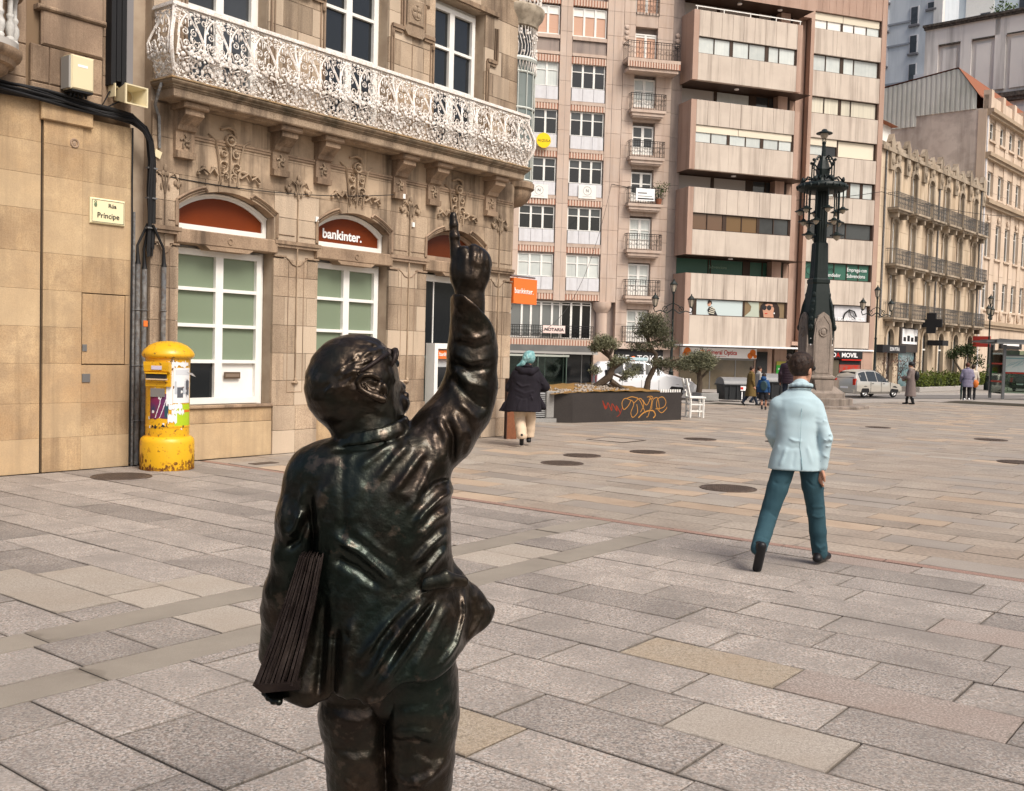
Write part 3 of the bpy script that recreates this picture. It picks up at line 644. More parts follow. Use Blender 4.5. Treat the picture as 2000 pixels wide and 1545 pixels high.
# ---------------------------------------------------------------- the white cast iron balcony on its moulded slab
def balcony():
    B = sub('balcony', BK)
    xa, xb = 8.42, 15.25
    def ring(o, z): return [(xa-o,.0,z),(xa-o,-o,z),(xb+o,-o,z),(xb+o,.0,z)]
    def slab(prof, name, m):
        b = MB(); rs = [ring(o,z) for o, z in prof]; n = 4
        b.v = [p for r in rs for p in r]
        for i in range(len(rs)-1):
            for k in range(3): b.f.append((i*n+k, i*n+k+1, (i+1)*n+k+1, (i+1)*n+k))
        b.f.append((3,2,1,0)); L = (len(rs)-1)*n; b.f.append((L,L+1,L+2,L+3)); return b.build(name, m, B)
    slab([(.22,4.93),(.24,4.945),(.40,4.945),(.41,4.96),(.42,5.05)], 'slab_fascia', SANDY)
    slab([(.42,5.051),(.435,5.06),(.435,5.075),(.46,5.085),(.46,5.10),(.485,5.115),(.50,5.135),(.50,5.16)], 'slab_moulding', M('lichened_granite', (.21,.15,.10), .95, 0, [(3,(.06,.055,.035),.75,.2),(14,(.33,.27,.2),.4,.15),(1.2,(.36,.28,.2),.5,.2)], (40,.4,.01), streak=((.035,.03,.02),.6)))
    slab([(.505,5.161),(.515,5.165),(.515,5.185),(.3,5.187)], 'slab_edge', M('rusty_slab_edge', (.34,.22,.11), .9, 0, [(9,(.10,.09,.05),.6,.15),(4,(.5,.42,.33),.5,.15)]))
    H_ = .93; z0 = 5.19
    def out(v): 
        P = [(0,.40),(.12,.44),(.35,.545),(.5,.555),(.68,.50),(.85,.455),(1,.455)]
        for (a,p),(b,q) in zip(P, P[1:]):
            if v <= b: t = (v-a)/(b-a); t = t*t*(3-2*t); return p+(q-p)*t
        return .455
    w_ = .38; n = 19; w_ = (xb-xa+.9)/n
    rr = random.Random(5)
    def panel(width, seed):
        mb = MB(); rr = random.Random(seed)
        T = lambda pts, r, k=4: mb.tube([(u*width, -out(v), v*H_) for u, v in pts], r, k)
        def curl(cu, cv, r, a0, d, turns=1.25, th=.008, m=11):
            pts = []
            for i in range(m):
                t = i/(m-1); a = a0+d*turns*6.283*t; q = r*(1-.75*t); pts.append((cu+q*math.cos(a)/width, cv+q*math.sin(a)/H_))
            T([(u, min(.99,max(.0,v))) for u, v in pts], th)
        def leaf(u, v, ru, rv, dy=.0): mb.ball((u*width, -out(min(1,max(0,v)))-dy, v*H_), (ru, .012, rv), 6, 4)
        # pointed arches, crossing
        T([(.0,.30),(.02,.50),(.12,.68),(.30,.82),(.5,.94)], .016); T([(1.,.30),(.98,.50),(.88,.68),(.70,.82),(.5,.94)], .016)
        T([(.0,.55),(.10,.70),(.20,.84),(.26,.97)], .009); T([(1.,.55),(.90,.70),(.80,.84),(.74,.97)], .009)
        T([(.5,.94),(.5,.74)], .007); T([(.5,.30),(.5,.0)], .012)
        # inner scrolls in the arch
        for sx in (-1,1):
            curl(.5+sx*.17, .66, .055, math.pi/2, sx, 1.3, .009); curl(.5+sx*.2, .48, .06, -math.pi/2, -sx, 1.3, .010); curl(.5+sx*.36, .86, .05, 0, sx, 1.2, .009)
            T([(.5,.30),(.5+sx*.12,.36),(.5+sx*.30,.40),(.5+sx*.42,.52)], .012); T([(.5,.30),(.5+sx*.22,.27),(.5+sx*.40,.33)], .013)
            curl(.5+sx*.30, .22, .06, 0, sx, 1.2, .012); curl(.5+sx*.18, .10, .05, math.pi, -sx, 1.1, .012); curl(.5+sx*.42, .08, .05, math.pi/2, sx, 1.1, .012)
            leaf(.5+sx*.30, .32, .040, .032, .01); leaf(.5+sx*.15, .20, .034, .042, .012); leaf(.5+sx*.40, .16, .028, .042, .01); leaf(.5+sx*.27, .06, .038, .028, .008); leaf(.5+sx*.08, .42, .020, .034, .01); leaf(.5+sx*.45, .40, .018, .05, .006)
            leaf(.5+sx*.40, .95, .034, .026, .004); leaf(.5+sx*.14, .93, .030, .022, .006); leaf(.5+sx*.10, .80, .013, .038, .004); leaf(.5+sx*.28, .72, .016, .024)
        for k in range(64):
            v = rr.random()**1.7*.46; u = rr.uniform(.03,.97); leaf(u, v, rr.uniform(.012,.028), rr.uniform(.012,.03), rr.uniform(0,.02))
        for k in range(26):
            leaf(rr.uniform(.02,.98), rr.uniform(.84,.99), rr.uniform(.012,.024), rr.uniform(.008,.018), rr.uniform(-.005,.01))
        for k in range(20): curl(rr.uniform(.1,.9), rr.uniform(.05,.55), rr.uniform(.025,.045), rr.uniform(0,6), rr.choice((-1,1)), 1.0, .008, 8)
        leaf(.5, .36, .03, .045, .02); leaf(.5, .16, .04, .055, .018); leaf(.5,.56,.014,.05,.0)
        T([(0,.0),(1,.0)], .014); T([(0,.055),(1,.055)], .007); T([(0,.98),(1,.98)], .010)
        for k in range(8): leaf((k+.5)/8, .025, .014, .014, .005)
        return mb.mesh('railing_panel', IRONW, 60)
    pa = [panel(w_, 3), panel(w_, 11)]
    for i in range(n):
        o = link('railing_panel', pa[i % 2], B, loc=(xa-.45+w_*i, 0, z0))
    side = panel(.5, 8)
    for xx, rz in ((xa, R(-90)), (xb, R(90))):
        for v in side.vertices: pass
        o = link('railing_panel', side, B); o.rotation_euler = (0,0,rz)
        o.location = (xa, 0, z0) if rz < 0 else (xb, -.5, z0)
    for x in (xa-.455, xb+.455, xa-.45+w_*5, xa-.45+w_*10, xa-.45+w_*15):
        m = MB(); cx = .0
        m.tube([(x if xa < x < xb else (xa-out(v) if x < xa else xb+out(v)), -out(v), z0+v*H_) for v in (0,.12,.25,.4,.55,.7,.85,1)], .02 if xa<x<xb else .028, 6); m.build('railing_post', IRONW, B, smooth=True)
    t = MB(); o = .47; o2 = .40
    for a, b_, h0, h1 in ((.49,.41,.93,.955),(.475,.425,.955,.985)):
        t.box(xa-a, xb+a, -a, -b_, z0+h0, z0+h1).box(xa-a, xa-b_, -b_, 0, z0+h0, z0+h1).box(xb+b_, xb+a, -b_, 0, z0+h0, z0+h1)
    t.build('top_rail', IRONW, B)
    # lead pipe that drains the slab
    MB().tube([(7.93,-.25,5.12),(7.90,-.24,5.02),(7.93,-.1,4.85),(8.03,-.04,4.72),(8.05,-.03,4.3)], .022, 6).build('drain_pipe', PIPE, BK, smooth=True)
balcony()

# ---------------------------------------------------------------- round glazed bay on the far corner
def mirador():
    T = sub('corner_bay', BK, (16.2,.34,0)); T.scale = (.8,.8,1)
    m = MB(); m.lathe([(.05,4.52),(.3,4.58),(.42,4.65),(.50,4.74),(.53,4.8),(.53,4.86),(.60,4.9),(.60,5.0),(.52,5.05)], n=24); m.build('bay_corbel', SANDY_D, T, smooth=True)
    m = MB()
    for z in (5.05,5.75,6.45,7.15): m.torus((0,0,z), .54, .022, 'z', 28, 5)
    for k in range(14):
        a = 2*math.pi*k/14; m.tube([(.54*math.cos(a),.54*math.sin(a),5.05),(.54*math.cos(a),.54*math.sin(a),7.2)], .014, 5)
    m.torus((0,0,7.4), .55, .05, 'z', 28, 6); m.build('bay_frame', M('pale_green_frame', (.55,.58,.54), .5), T, smooth=True)
    g = MB(); g.lathe([(.525,5.05),(.525,7.4)], n=28); g.build('bay_glass', M('bay_window_glass', (.13,.16,.15), .12, 0, [(1.3,(.30,.34,.32),.6,.15),(2.6,(.05,.06,.06),.5,.2)], spec=.6), T, smooth=True)
    g = MB(); rr = random.Random(3)
    for k in range(40):
        a = 2*math.pi*k/40
        g.tube([(.55*math.cos(a+.1*math.sin(q)),.55*math.sin(a+.1*math.sin(q)),7.42+q*.12) for q in range(6)], .012, 4)
        g.ball((.56*math.cos(a),.56*math.sin(a),7.45+.5*rr.random()), .035, 5, 3); g.ball((.56*math.cos(a),.56*math.sin(a),7.45+.5*rr.random()), .03, 5, 3)
        g.tube([(.56*math.cos(a),.56*math.sin(a),7.36),(.57*math.cos(a+.07),.57*math.sin(a+.07),7.16),(.56*math.cos(a+.157),.56*math.sin(a+.157),7.36)], .012, 4)
    g.build('bay_tracery', IRONW, T, smooth=True)
    MB().lathe([(.45,7.4),(.45,8.05)], n=24).build('bay_core', GLASSV, T, smooth=True)
    m = MB(); m.lathe([(.5,8.0),(.58,8.05),(.60,8.15),(.70,8.25),(.74,8.33),(.74,8.4),(.66,8.45)], n=28); m.build('bay_cornice', M('stained_cream', (.42,.36,.28), .9, 0, [(6,(.12,.10,.07),.6,.15)]), T, smooth=True)
    g = MB()
    for k in range(30):
        a = 2*math.pi*k/30; g.tube([(.64*math.cos(a),.64*math.sin(a),8.44),(.66*math.cos(a),.66*math.sin(a),8.7),(.62*math.cos(a+.1),.62*math.sin(a+.1),9.0)], .015, 4); g.ball((.65*math.cos(a),.65*math.sin(a),8.6+.2*(k%3)), .05, 5, 4)
    g.build('bay_cresting', IRONW, T, smooth=True)
mirador()

# ---------------------------------------------------------------- neighbour on the left, clad in smooth yellowish stone below
LB = thing('stone_house', 'yellowish stone clad house beside the bank, with rough brown blocks above', 'building', SR(0,-12.5), RZ)
def left_house():
    w_ = MB(); w_.box(0,7.66,.045,10,0,12.5); W_ = w_.build('wall', MORT_Y, LB)
    zs = [0,.43,.87,1.37,1.83,2.29,2.75,3.27,3.7,4.1,4.62]
    for a, c in ((1.2,2.4),(2.4,3.6),(3.6,5.0),(5.0,5.75),(5.75,6.425)): stones(W_, a, c, zs, 3, YELLOW_ST, gap=.002, jit=.001, b=.002)
    stones(W_, 6.455, 6.965, zs[:-1]+[4.4], 3, YELLOW_ST, y=-.012, gap=.002, jit=.001, b=.002)
    zr = [0,.43,.87,1.355]; stones(W_, 6.97, 7.655, zr, 3, YELLOW_ST, gap=.002, jit=.001, b=.002)
    stones(W_, 6.97, 7.655, [2.285,2.75,3.27,3.7,4.1,4.5], 3, YELLOW_ST, gap=.002, jit=.001, b=.002)
    stones(W_, 7.585, 7.655, [1.36,2.28], 3, YELLOW_ST, gap=.002, jit=.001, b=.002)
    MB().bbox(6.40,7.08,-.06,.04,4.38,4.60,.012).build('cap_stone', YELLOW_ST, W_)
    MB().box(6.438,6.448,.01,.04,0,4.6).build('recess_line', JOINT, W_)
    MB().bbox(6.978,7.575,-.004,.04,1.368,2.272,.004).build('hatch', YELLOW_ST, LB)
    MB().box(6.98,7.04,-.012,.0,1.53,1.62).build('wall_socket', GREYMET, LB); MB().box(6.98,7.09,-.012,0,1.13,1.24).build('wall_grille', GREYMET, LB)
    t = MB(); t.torus((6.85,-.016,4.16), .05, .014, 'y', 14, 5); t.ball((6.85,-.012,4.16), (.03,.01,.04), 7, 4); t.build('wall_hook', SANDY_D, W_)
    # rougher stone above
    stones(W_, 1.2, 6.25, [4.66,4.85,5.25,5.8,6.4,7.0,7.6,8.3], 1.2, SANDY_D, y=.02, b=.012)
    stones(W_, 6.28, 7.22, [4.62,4.82,5.28], .5, SANDY_D, y=-.03, b=.015); stones(W_, 6.40, 7.22, [5.28,5.72,6.2,6.75,7.3,7.9,8.5], .8, SANDY_D, y=-.05, b=.025)
    MB().bbox(6.34,7.24,-.09,.04,5.70,5.76,.02).build('moulding', SANDY_D, W_)
    stones(W_, 7.24, 7.655, [4.6,5.1,5.6,6.2,6.9,7.6,8.4], .9, SANDY_D, y=.02)
    stones(W_, 1.2, 7.655, [8.5,9.3,10.1,10.9,11.7,12.45], 1.3, SANDY_D, y=.0)
    MB().box(1.0,7.69,-.3,10.2,12.45,12.8).build('cornice', SANDY_D, LB); MB().prismx([(-.1,12.8),(5,14.2),(10,12.8)], 1.2, 7.6).build('roof', TILE_R, LB)
    # moulded half-round balcony with turned balusters
    B = sub('balcony', LB, (5.50,-.0,0))
    s = MB(); pr = [(.1,4.62),(.38,4.74),(.46,4.80),(.47,4.84),(.53,4.86),(.55,4.92),(.60,4.95),(.62,5.0),(.62,5.03),(.2,5.04)]
    s.lathe(pr, n=24, a0=math.pi, a1=2*math.pi); s.build('balcony_slab', SANDY_D, B, smooth=True)
    s = MB(); s.lathe([(.2,5.042),(.58,5.042),(.58,5.12),(.2,5.12)], n=24, a0=math.pi, a1=2*math.pi); s.build('balcony_plinth', M('stained_white_stone', (.45,.43,.40), .85, 0, [(5,(.2,.19,.17),.6,.2)]), B, smooth=True)
    p = [(.045,5.12),(.05,5.15),(.035,5.17),(.055,5.24),(.055,5.30),(.03,5.36),(.045,5.39),(.045,5.41),(.028,5.44),(.032,5.6),(.045,5.64),(.045,5.68)]
    me = MB().lathe(p, n=10).mesh('baluster', M('turned_white_stone', (.55,.54,.51), .7, 0, [(9,(.28,.27,.25),.5,.15)]), 50)
    for k in range(9):
        a = math.pi*(1+(k+.5)/9); link('baluster', me, B, loc=(.53*math.cos(a), .53*math.sin(a), 0))
    s = MB(); s.lathe([(.46,5.68),(.62,5.68),(.64,5.74),(.62,5.8),(.46,5.8)], n=24, a0=math.pi, a1=2*math.pi); s.build('balcony_rail', SANDY_D, B, smooth=True)
    MB().box(-.45,.45,.01,.018,5.04,7.2).build('balcony_door', M('dark_red_door', (.05,.018,.01), .5), B)
left_house()
# ---------------------------------------------------------------- apartment block with the notary's sign (local origin at its right end)
NO = (10.65, 66, 0)
INK = M('black_ink', (.02,.02,.022), .6)
REDINK = M('red_ink', (.50,.02,.012), .5)
def cloned(parent, me, name, locs, **k): return [link(name, me, parent, loc=l, **k) for l in locs]

def iron_rail(w_, h, d, m, step=.13, curls=True):
    """balcony railing: front of width w_ and two returns of depth d"""
    mb = MB()
    for z in (.02, h-.12, h): mb.tube([(0,0,z),(0,-d,z),(w_,-d,z),(w_,0,z)], .022 if z == h else .015, 4)
    n = max(2, int(w_/step))
    for i in range(n+1): x = w_*i/n; mb.tube([(x,-d,0),(x,-d,h)], .014 if i%4 else .02, 4)
    if d > .05:
        k = max(1, int(d/step))
        for i in range(1, k):
            for x in (0, w_): mb.tube([(x,-d*i/k,0),(x,-d*i/k,h)], .012, 4)
    if curls:
        for i in range(n):
            x = w_*(i+.5)/n; mb.torus((x,-d,h*.35 if i%2 else h*.6), min(.05,w_/n*.45), .011, 'y', 8, 4); mb.torus((x,-d,h*.62 if i%2 else h*.3), min(.04,w_/n*.4), .010, 'y', 8, 4)
    return mb

def notary():
    T = thing('apartment_block', 'pink stone apartment block with banded brick strips and the notary sign', 'building', NO, R(12.5))
    G = -.55
    w_ = MB(); w_.box(-16,-.3,.45,14,G,30)
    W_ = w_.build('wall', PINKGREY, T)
    def clad(x0, x1, z0, z1, y, dep, m=PINK, h=.74, bw=5.):
        n = max(1, round((z1-z0)/h)); stones(W_, x0, x1, grid(z0, z1, n), bw, m, y=y, dep=dep, gap=.012, jit=.002, name='cladding_panel', b=.006)
    clad(-8.45,-7.68, 4.85, 29, 0, .5, h=1.48); clad(-5.43,-4.36, 4.85, 29, 0, .5, h=1.48); clad(-11.5,-10.78, 4.85, 29, 0, .5, h=1.48); clad(-14.5,-13.75,4.85,29,0,.5,h=1.48)
    MB().box(-5.02,-4.99,-.01,.0,4.9,29).box(-8.05,-8.03,-.01,0,4.9,29).build('shadow_joint', PINKGREY, W_)
    for x0, x1 in ((-4.34,-3.58),(-2.1,-1.08)): clad(x0, x1, 2.0, 29, .02, .45, h=.74)
    for k in range(9):
        z = 4.47+2.95*k; clad(-3.58,-2.1, z, min(29, z+.92), .02, .45, h=.92)
    clad(-1.06,-.32, 1.9, 29, .1, .4, PINKGREY, h=1.48)
    # dentil bands of brick between the storeys: alternate bricks, two colours
    def band(x0, x1, z0, z1, y):
        a, b_ = MB(), MB(); n = int((x1-x0)/.09)
        for i in range(n):
            u = x0+(x1-x0)*i/n; (a if i % 2 else b_).box(u, u+(x1-x0)/n, y-(.03 if i%2 else 0), y+.3, z0, z1)
        a.build('dentil_course', BRICKB, W_, kind='stuff'); b_.build('dentil_course', BRICKA, W_, kind='stuff')
    glmap = {0: CURTAIN, 1: DARKGLASS, 2: DARKGLASS, 3: DARKGLASS, 4: DARKGLASS}
    for bay, (x0, x1) in enumerate(((-7.66,-5.45), (-10.77,-8.47), (-13.74,-11.52))):
        for k in range(5):
            zt, zb = 7.73+2.965*k, 5.46+2.935*k
            g = glmap[k] if not (k == 4 and bay == 1) else CURTAIN
            wd = window(T, x0+.02, x1-.02, zb+.86, zt, .16, [x0+(x1-x0)*.34, x0+(x1-x0)*.67], [zt-.52], lambda i, j, g=g: (g if j == 0 or g is CURTAIN else GLASSV), fw=.06, mw=.05)
            s = MB(); s.box(x0, x1, .02, .16, zb-.02, zb+.03).build('sill', PINK, wd)
            w3 = (x1-x0-.06)/3
            for q in range(3): MB().bbox(x0+.03+w3*q+.008, x0+.03+w3*(q+1)-.008, .05, .1, zb+.05, zb+.84, .008).build('spandrel_panel', WHITEP, wd)
            fr = MB(); fr.box(x0+.005,x0+.03,.04,.12,zb+.03,zb+.86).box(x1-.03,x1-.005,.04,.12,zb+.03,zb+.86).box(x0+.03,x1-.03,.06,.12,zb+.84,zb+.86); fr.build('panel_frame', M('thin_grey_frame', (.10,.095,.09), .5) if 'thin_grey_frame' not in MATS else MATS['thin_grey_frame'], wd)
            MB().box(x0, x1, .0, .3, zb-.18, zb-.03).build('ledge', PINK, W_); band(x0, x1, zb-.55, zb-.18, .04)
            if k < 4: pass
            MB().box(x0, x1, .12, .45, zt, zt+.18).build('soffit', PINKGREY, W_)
        # shuttered storey above
        zb, zt = 21.25, 22.5
        wd = window(T, x0+.02, x1-.02, zb, zt+.5, .16, [x0+(x1-x0)*.34, x0+(x1-x0)*.67], [zt], lambda i, j: SHUT_O if j == 0 else WHITE, fw=.06, mw=.05)
        MB().box(x0+.02,x1-.02,.1,.2,20.2,20.95).build('spandrel_panel', PINKGREY, W_); MB().box(x0,x1,-.02,.3,20.98,21.2).build('ledge', PINK, W_); MB().box(x0,x1,0,.3,20.0,20.18).build('ledge', PINK, W_)
        for zz in (19.95-.1, 23.4): band(x0, x1, zz-.3, zz+.1, .04)
        window(T, x0+.02, x1-.02, 24.2, 26.2, .16, [x0+(x1-x0)*.5], [25.6], lambda i, j: SHUT_O if j == 0 else WHITE)
    # right-hand column of French windows with little iron balconies
    RAILB = M('black_wrought_iron', (.02,.018,.018), .5)
    rail = iron_rail(2.3, 1.0, .5, RAILB, .16).mesh('railing', RAILB)
    slab = MB(); slab.box(0,2.3,-.55,.05,-.18,0).box(.1,2.2,-.47,.05,-.38,-.18).box(.18,2.12,-.40,.05,-.47,-.38); slab = slab.mesh('balcony_slab', PINK)
    for k in range(6):
        z = 2.42+2.9*k if k < 5 else 16.94
        z = [2.38,5.31,8.2,11.1,14.0,16.94][k]
        gl = (CURTAIN if k in (1,2,5,0) else GLASSV)
        window(T, -3.56, -2.12, z+.0, z+2.05, .22, [-2.84], [z+.72,z+1.33], lambda i, j, gl=gl: WHITE if j == 0 else gl, fw=.1, mw=.07)
        if k > 0:
            b_ = link('balcony', slab, T, loc=(-3.9,0,z)); link('railing', rail, b_)
        else: link('railing', rail, T, loc=(-3.9,.3,z))
    for z in (19.9, 22.9):
        window(T, -3.56, -2.12, z, z+1.9, .22, [-2.84], [z+1.7], lambda i, j: SHUT_O if j == 0 else WHITE, fw=.08, mw=.06)
    b_ = sub('balcony', T, (-4.36,0,19.95)); MB().box(0,3.45,-1.0,.1,-.2,0).box(.1,3.35,-.9,.1,-.75,-.55).build('balcony_slab', PINK, b_)
    iron_rail(3.4,1.05,.95,RAILB,.17).build('railing', RAILB, b_); band_ = MB()
    for i in range(20): band_.box(.17*i,.17*i+.085,-1.02,-.9,-.55,-.2)
    band_.build('dentil_course', BRICKB, b_, kind='stuff'); MB().box(0,3.45,-.98,-.9,-.55,-.2).build('balcony_fascia', BRICKA, b_)
    c = MB()
    for q in range(3): c.ball((-4.15,-.02,21.4+.33*q), (.15,.06,.15), 8, 5); c.ball((-.75,.04,21.2+.33*q), (.15,.06,.15), 8, 5)
    c.box(-4.4,-3.9,-.05,.1,21.0,21.2); c.build('stone_roundels', PINK, W_)
    link('railing', iron_rail(1.5,1.0,.12,RAILB,.2).mesh('railing', RAILB), T, loc=(-3.56,0.1,22.9))
    # first floor: glazed offices behind a long railing, squat column at the end
    xs = [-10.35,-9.76,-9.1,-8.4]
    window(T, -14, -7.85, 2.5, 4.8, .36, [-13.3,-12.6,-11.9,-11.1]+xs, [4.6], lambda i, j: M('grey_glass', (.17,.18,.175), .15, spec=.6) if 'grey_glass' not in MATS else MATS['grey_glass'], fw=.08, mw=.05)
    window(T, -7.8, -5.85, 2.5, 4.8, .36, [-7.15,-6.5], [4.62], lambda i, j: DARKGLASS, fw=.05, mw=.05)
    for i, (x0, x1) in enumerate(((-14,-8.45),(-8.42,-5.75))): link('railing', iron_rail(x1-x0, .82, .02, RAILB, .15).mesh('railing', RAILB), T, loc=(x0,.05,2.45))
    MB().box(-14,-5.7,.0,.5,2.40,2.46).build('ledge', PINK, W_); band(-14,-5.7,2.05,2.40,.02)
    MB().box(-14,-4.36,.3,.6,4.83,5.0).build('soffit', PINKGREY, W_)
    c = MB(); c.lathe([(.42,2.3),(.42,2.45),(.36,2.5),(.36,4.2),(.4,4.22),(.42,4.28),(.52,4.4),(.6,4.62),(.6,4.85),(0,4.85)], n=18); c.build('column', PINK, T, smooth=True, loc=(-5.15,.35,0))
    stones(W_, -5.72,-4.36,[G,.6,1.3,2.0,2.4],3,PINK,y=.0,dep=.45,name='cladding_panel')
    # shopfront level: grey fascia, dark glass
    MB().box(-16,-5.72,-.9,.45,1.66,2.04).build('canopy', M('weathered_zinc', (.15,.15,.145), .5, 0, [(1.2,(.10,.10,.097),.6,.2)]), T)
    MB().box(-16,-5.72,-.95,.44,1.52,1.655).build('canopy_edge', M('light_zinc', (.36,.35,.33), .5), T)
    sf = MB()
    for i in range(9): sf.box(-16+1.2*i,-15.95+1.2*i,.3,.4,G,1.5)
    s_ = sf.build('shopfront', GREYMET, T); MB().box(-16,-5.72,.34,.36,G,1.5).build('pane', DARKGLASS, s_)
    # sushi shop on the right under a black fascia
    MB().box(-4.3,-1.1,-.1,.2,1.0,1.9).build('shop_fascia', INK, T)
    text('shop_lettering', 'ME', .62, SIGNW, T, (-4.15,-.115,1.14)); MB().ball((-3.1,-.13,1.33), (.17,.02,.17), 12, 6).build('shop_emblem', ORANGE_L, T)
    text('shop_lettering', 'TOKIO', .62, SIGNW, T, (-2.85,-.115,1.14), xs=.92)
    MB().box(-4.3,-.4,-.3,.4,1.95,2.3).build('ledge', PINK, T); MB().box(-4.3,-1.1,.1,.16,G,.99).build('shop_glass', DARKGLASS, T)
    stones(W_, -1.08,-.33,[G,.3,1.1,1.94],3,PINKGREY,y=0,dep=.4,name='cladding_panel')
    MB().box(-16.3,-.2,-.5,14.3,30,30.5).build('cornice', PINK, T)
    # signs hung on the block
    s = thing('notary_sign', 'pale pink sign reading NOTARIA fixed to a first-floor railing', 'sign', (0,0,0)); s.parent = None
    def hung(name, lab, cat, x, z, y, group=None):
        p = T.matrix_basis @ Vector((x,y,z)); q = Vector(NO)+Matrix.Rotation(R(12.5),3,'Z') @ Vector((x,y,z)); return thing(name, lab, cat, q, R(12.5), group)
    bpy.data.objects.remove(s)
    s = hung('notary_sign', 'pale pink sign reading NOTARIA fixed to a first-floor railing', 'sign', -8.36, 3.03, -.06)
    MB().bbox(-.72,.72,-.06,0,-.24,.24,.02).build('board', M('pale_pink_board', (.80,.62,.57), .5), s); text('lettering', 'NOTARIA', .27, INK, s, (0,-.068,-.095), align='CENTER', xs=1.05, bold=.008)
    for x, z, lab in ((-9.55,11.55,'square white banner with a round monogram on a window panel, nearest the bank balcony'), (-6.45,11.68,'square white banner with a round monogram, right one of two on the notary block')):
        s = hung('monogram_banner', lab, 'banner', x, z, -.0, 'white monogram banners')
        MB().box(-.57,.57,-.04,0,-.42,.42).build('cloth', WHITE, s); m = MB(); m.torus((0,-.042,.06), .26, .008, 'y', 24, 4); m.build('emblem_ring', INK, s)
        text('emblem', 'N', .26, INK, s, (0,-.045,-.02), align='CENTER').rotation_euler = (R(90),0,0); MB().box(-.3,.3,-.043,-.04,-.30,-.285).build('printed_line', GREYMET, s)
    s = hung('letting_sign', 'round yellow sign with ALQUILA in black, stuck up beside the white balcony', 'sign', -9.42, 14.62, -.3)
    m = MB(); m.prism([(.46*math.cos(2*math.pi*i/24), .46*math.sin(2*math.pi*i/24)) for i in range(24)], -.03, 0); m.build('disc', M('yellow_sign', (.85,.58,.01), .5), s); text('lettering', 'ALQUILA', .22, INK, s, (0.03,-.034,-.08), align='CENTER', xs=.9)
    s = hung('white_board', 'white notice board hung on a little iron balcony beside a green plant', 'board', -2.83, 11.64, -.62)
    MB().box(-.62,.62,-.03,0,-.38,.38).build('board', SIGNW, s); MB().box(-.5,.1,-.034,-.03,.05,.13).box(-.5,.45,-.034,-.03,-.12,-.08).build('printed_line', GREYMET, s); MB().box(-.5,.55,-.034,-.03,-.3,-.22).build('printed_bar', INK, s)
    s = hung('potted_plant', 'bushy green plant in a pot at the end of a little iron balcony', 'plant', -1.85, 11.1, -.4)
    leafy(s, 'foliage', MATS['leaf_green'], [((0,0,.85),(.45,.4,.55)),((.3,0,1.1),(.5,.35,.3))], 260, .12, 4)
    MB().lathe([(.16,0),(.22,.35)], n=10).build('pot', TILE_R, s)
LEAFG = M('leaf_green', (.060,.10,.018), .6, .3, [(3,(.03,.06,.012),.6,.2)])
def leafy(parent, name, m, blobs, n, size, seed, up=.4, hollow=.55):
    """many leaf-sized faces spread through ellipsoids"""
    rr = np.random.RandomState(seed); Vs, Fs = [], []
    tot = sum(b[1][0]*b[1][1]*b[1][2] for b in blobs)**1.0
    for c, r in blobs:
        k = max(20, int(n*(r[0]*r[1]*r[2])/tot)) if len(blobs) > 1 else n
        d = rr.normal(size=(k,3)); d /= np.linalg.norm(d,axis=1)[:,None]
        q = (hollow+(1-hollow)*rr.rand(k)**.7)[:,None]; wob = 1+.18*np.sin(d[:,0:1]*5+seed)+.15*np.cos(d[:,2:3]*6+d[:,1:2]*4)
        P = np.array(c)+d*q*wob*np.array(r)
        a = rr.normal(size=(k,3)); a[:,2] += up; a /= np.linalg.norm(a,axis=1)[:,None]
        b_ = np.cross(a, rr.normal(size=(k,3))); b_ /= np.linalg.norm(b_,axis=1)[:,None]
        L = size*(.6+.8*rr.rand(k))[:,None]
        for p, u, v, l in zip(P, a, b_, L[:,0]):
            n0 = len(Vs); Vs += [tuple(p), tuple(p+u*l*.5+v*l*.22), tuple(p+u*l), tuple(p+u*l*.5-v*l*.22)]; Fs.append((n0,n0+1,n0+2,n0+3))
    me = bpy.data.meshes.new(name); me.from_pydata(Vs, [], Fs); me.materials.append(m); me.update()
    return link(name, me, parent)
notary()

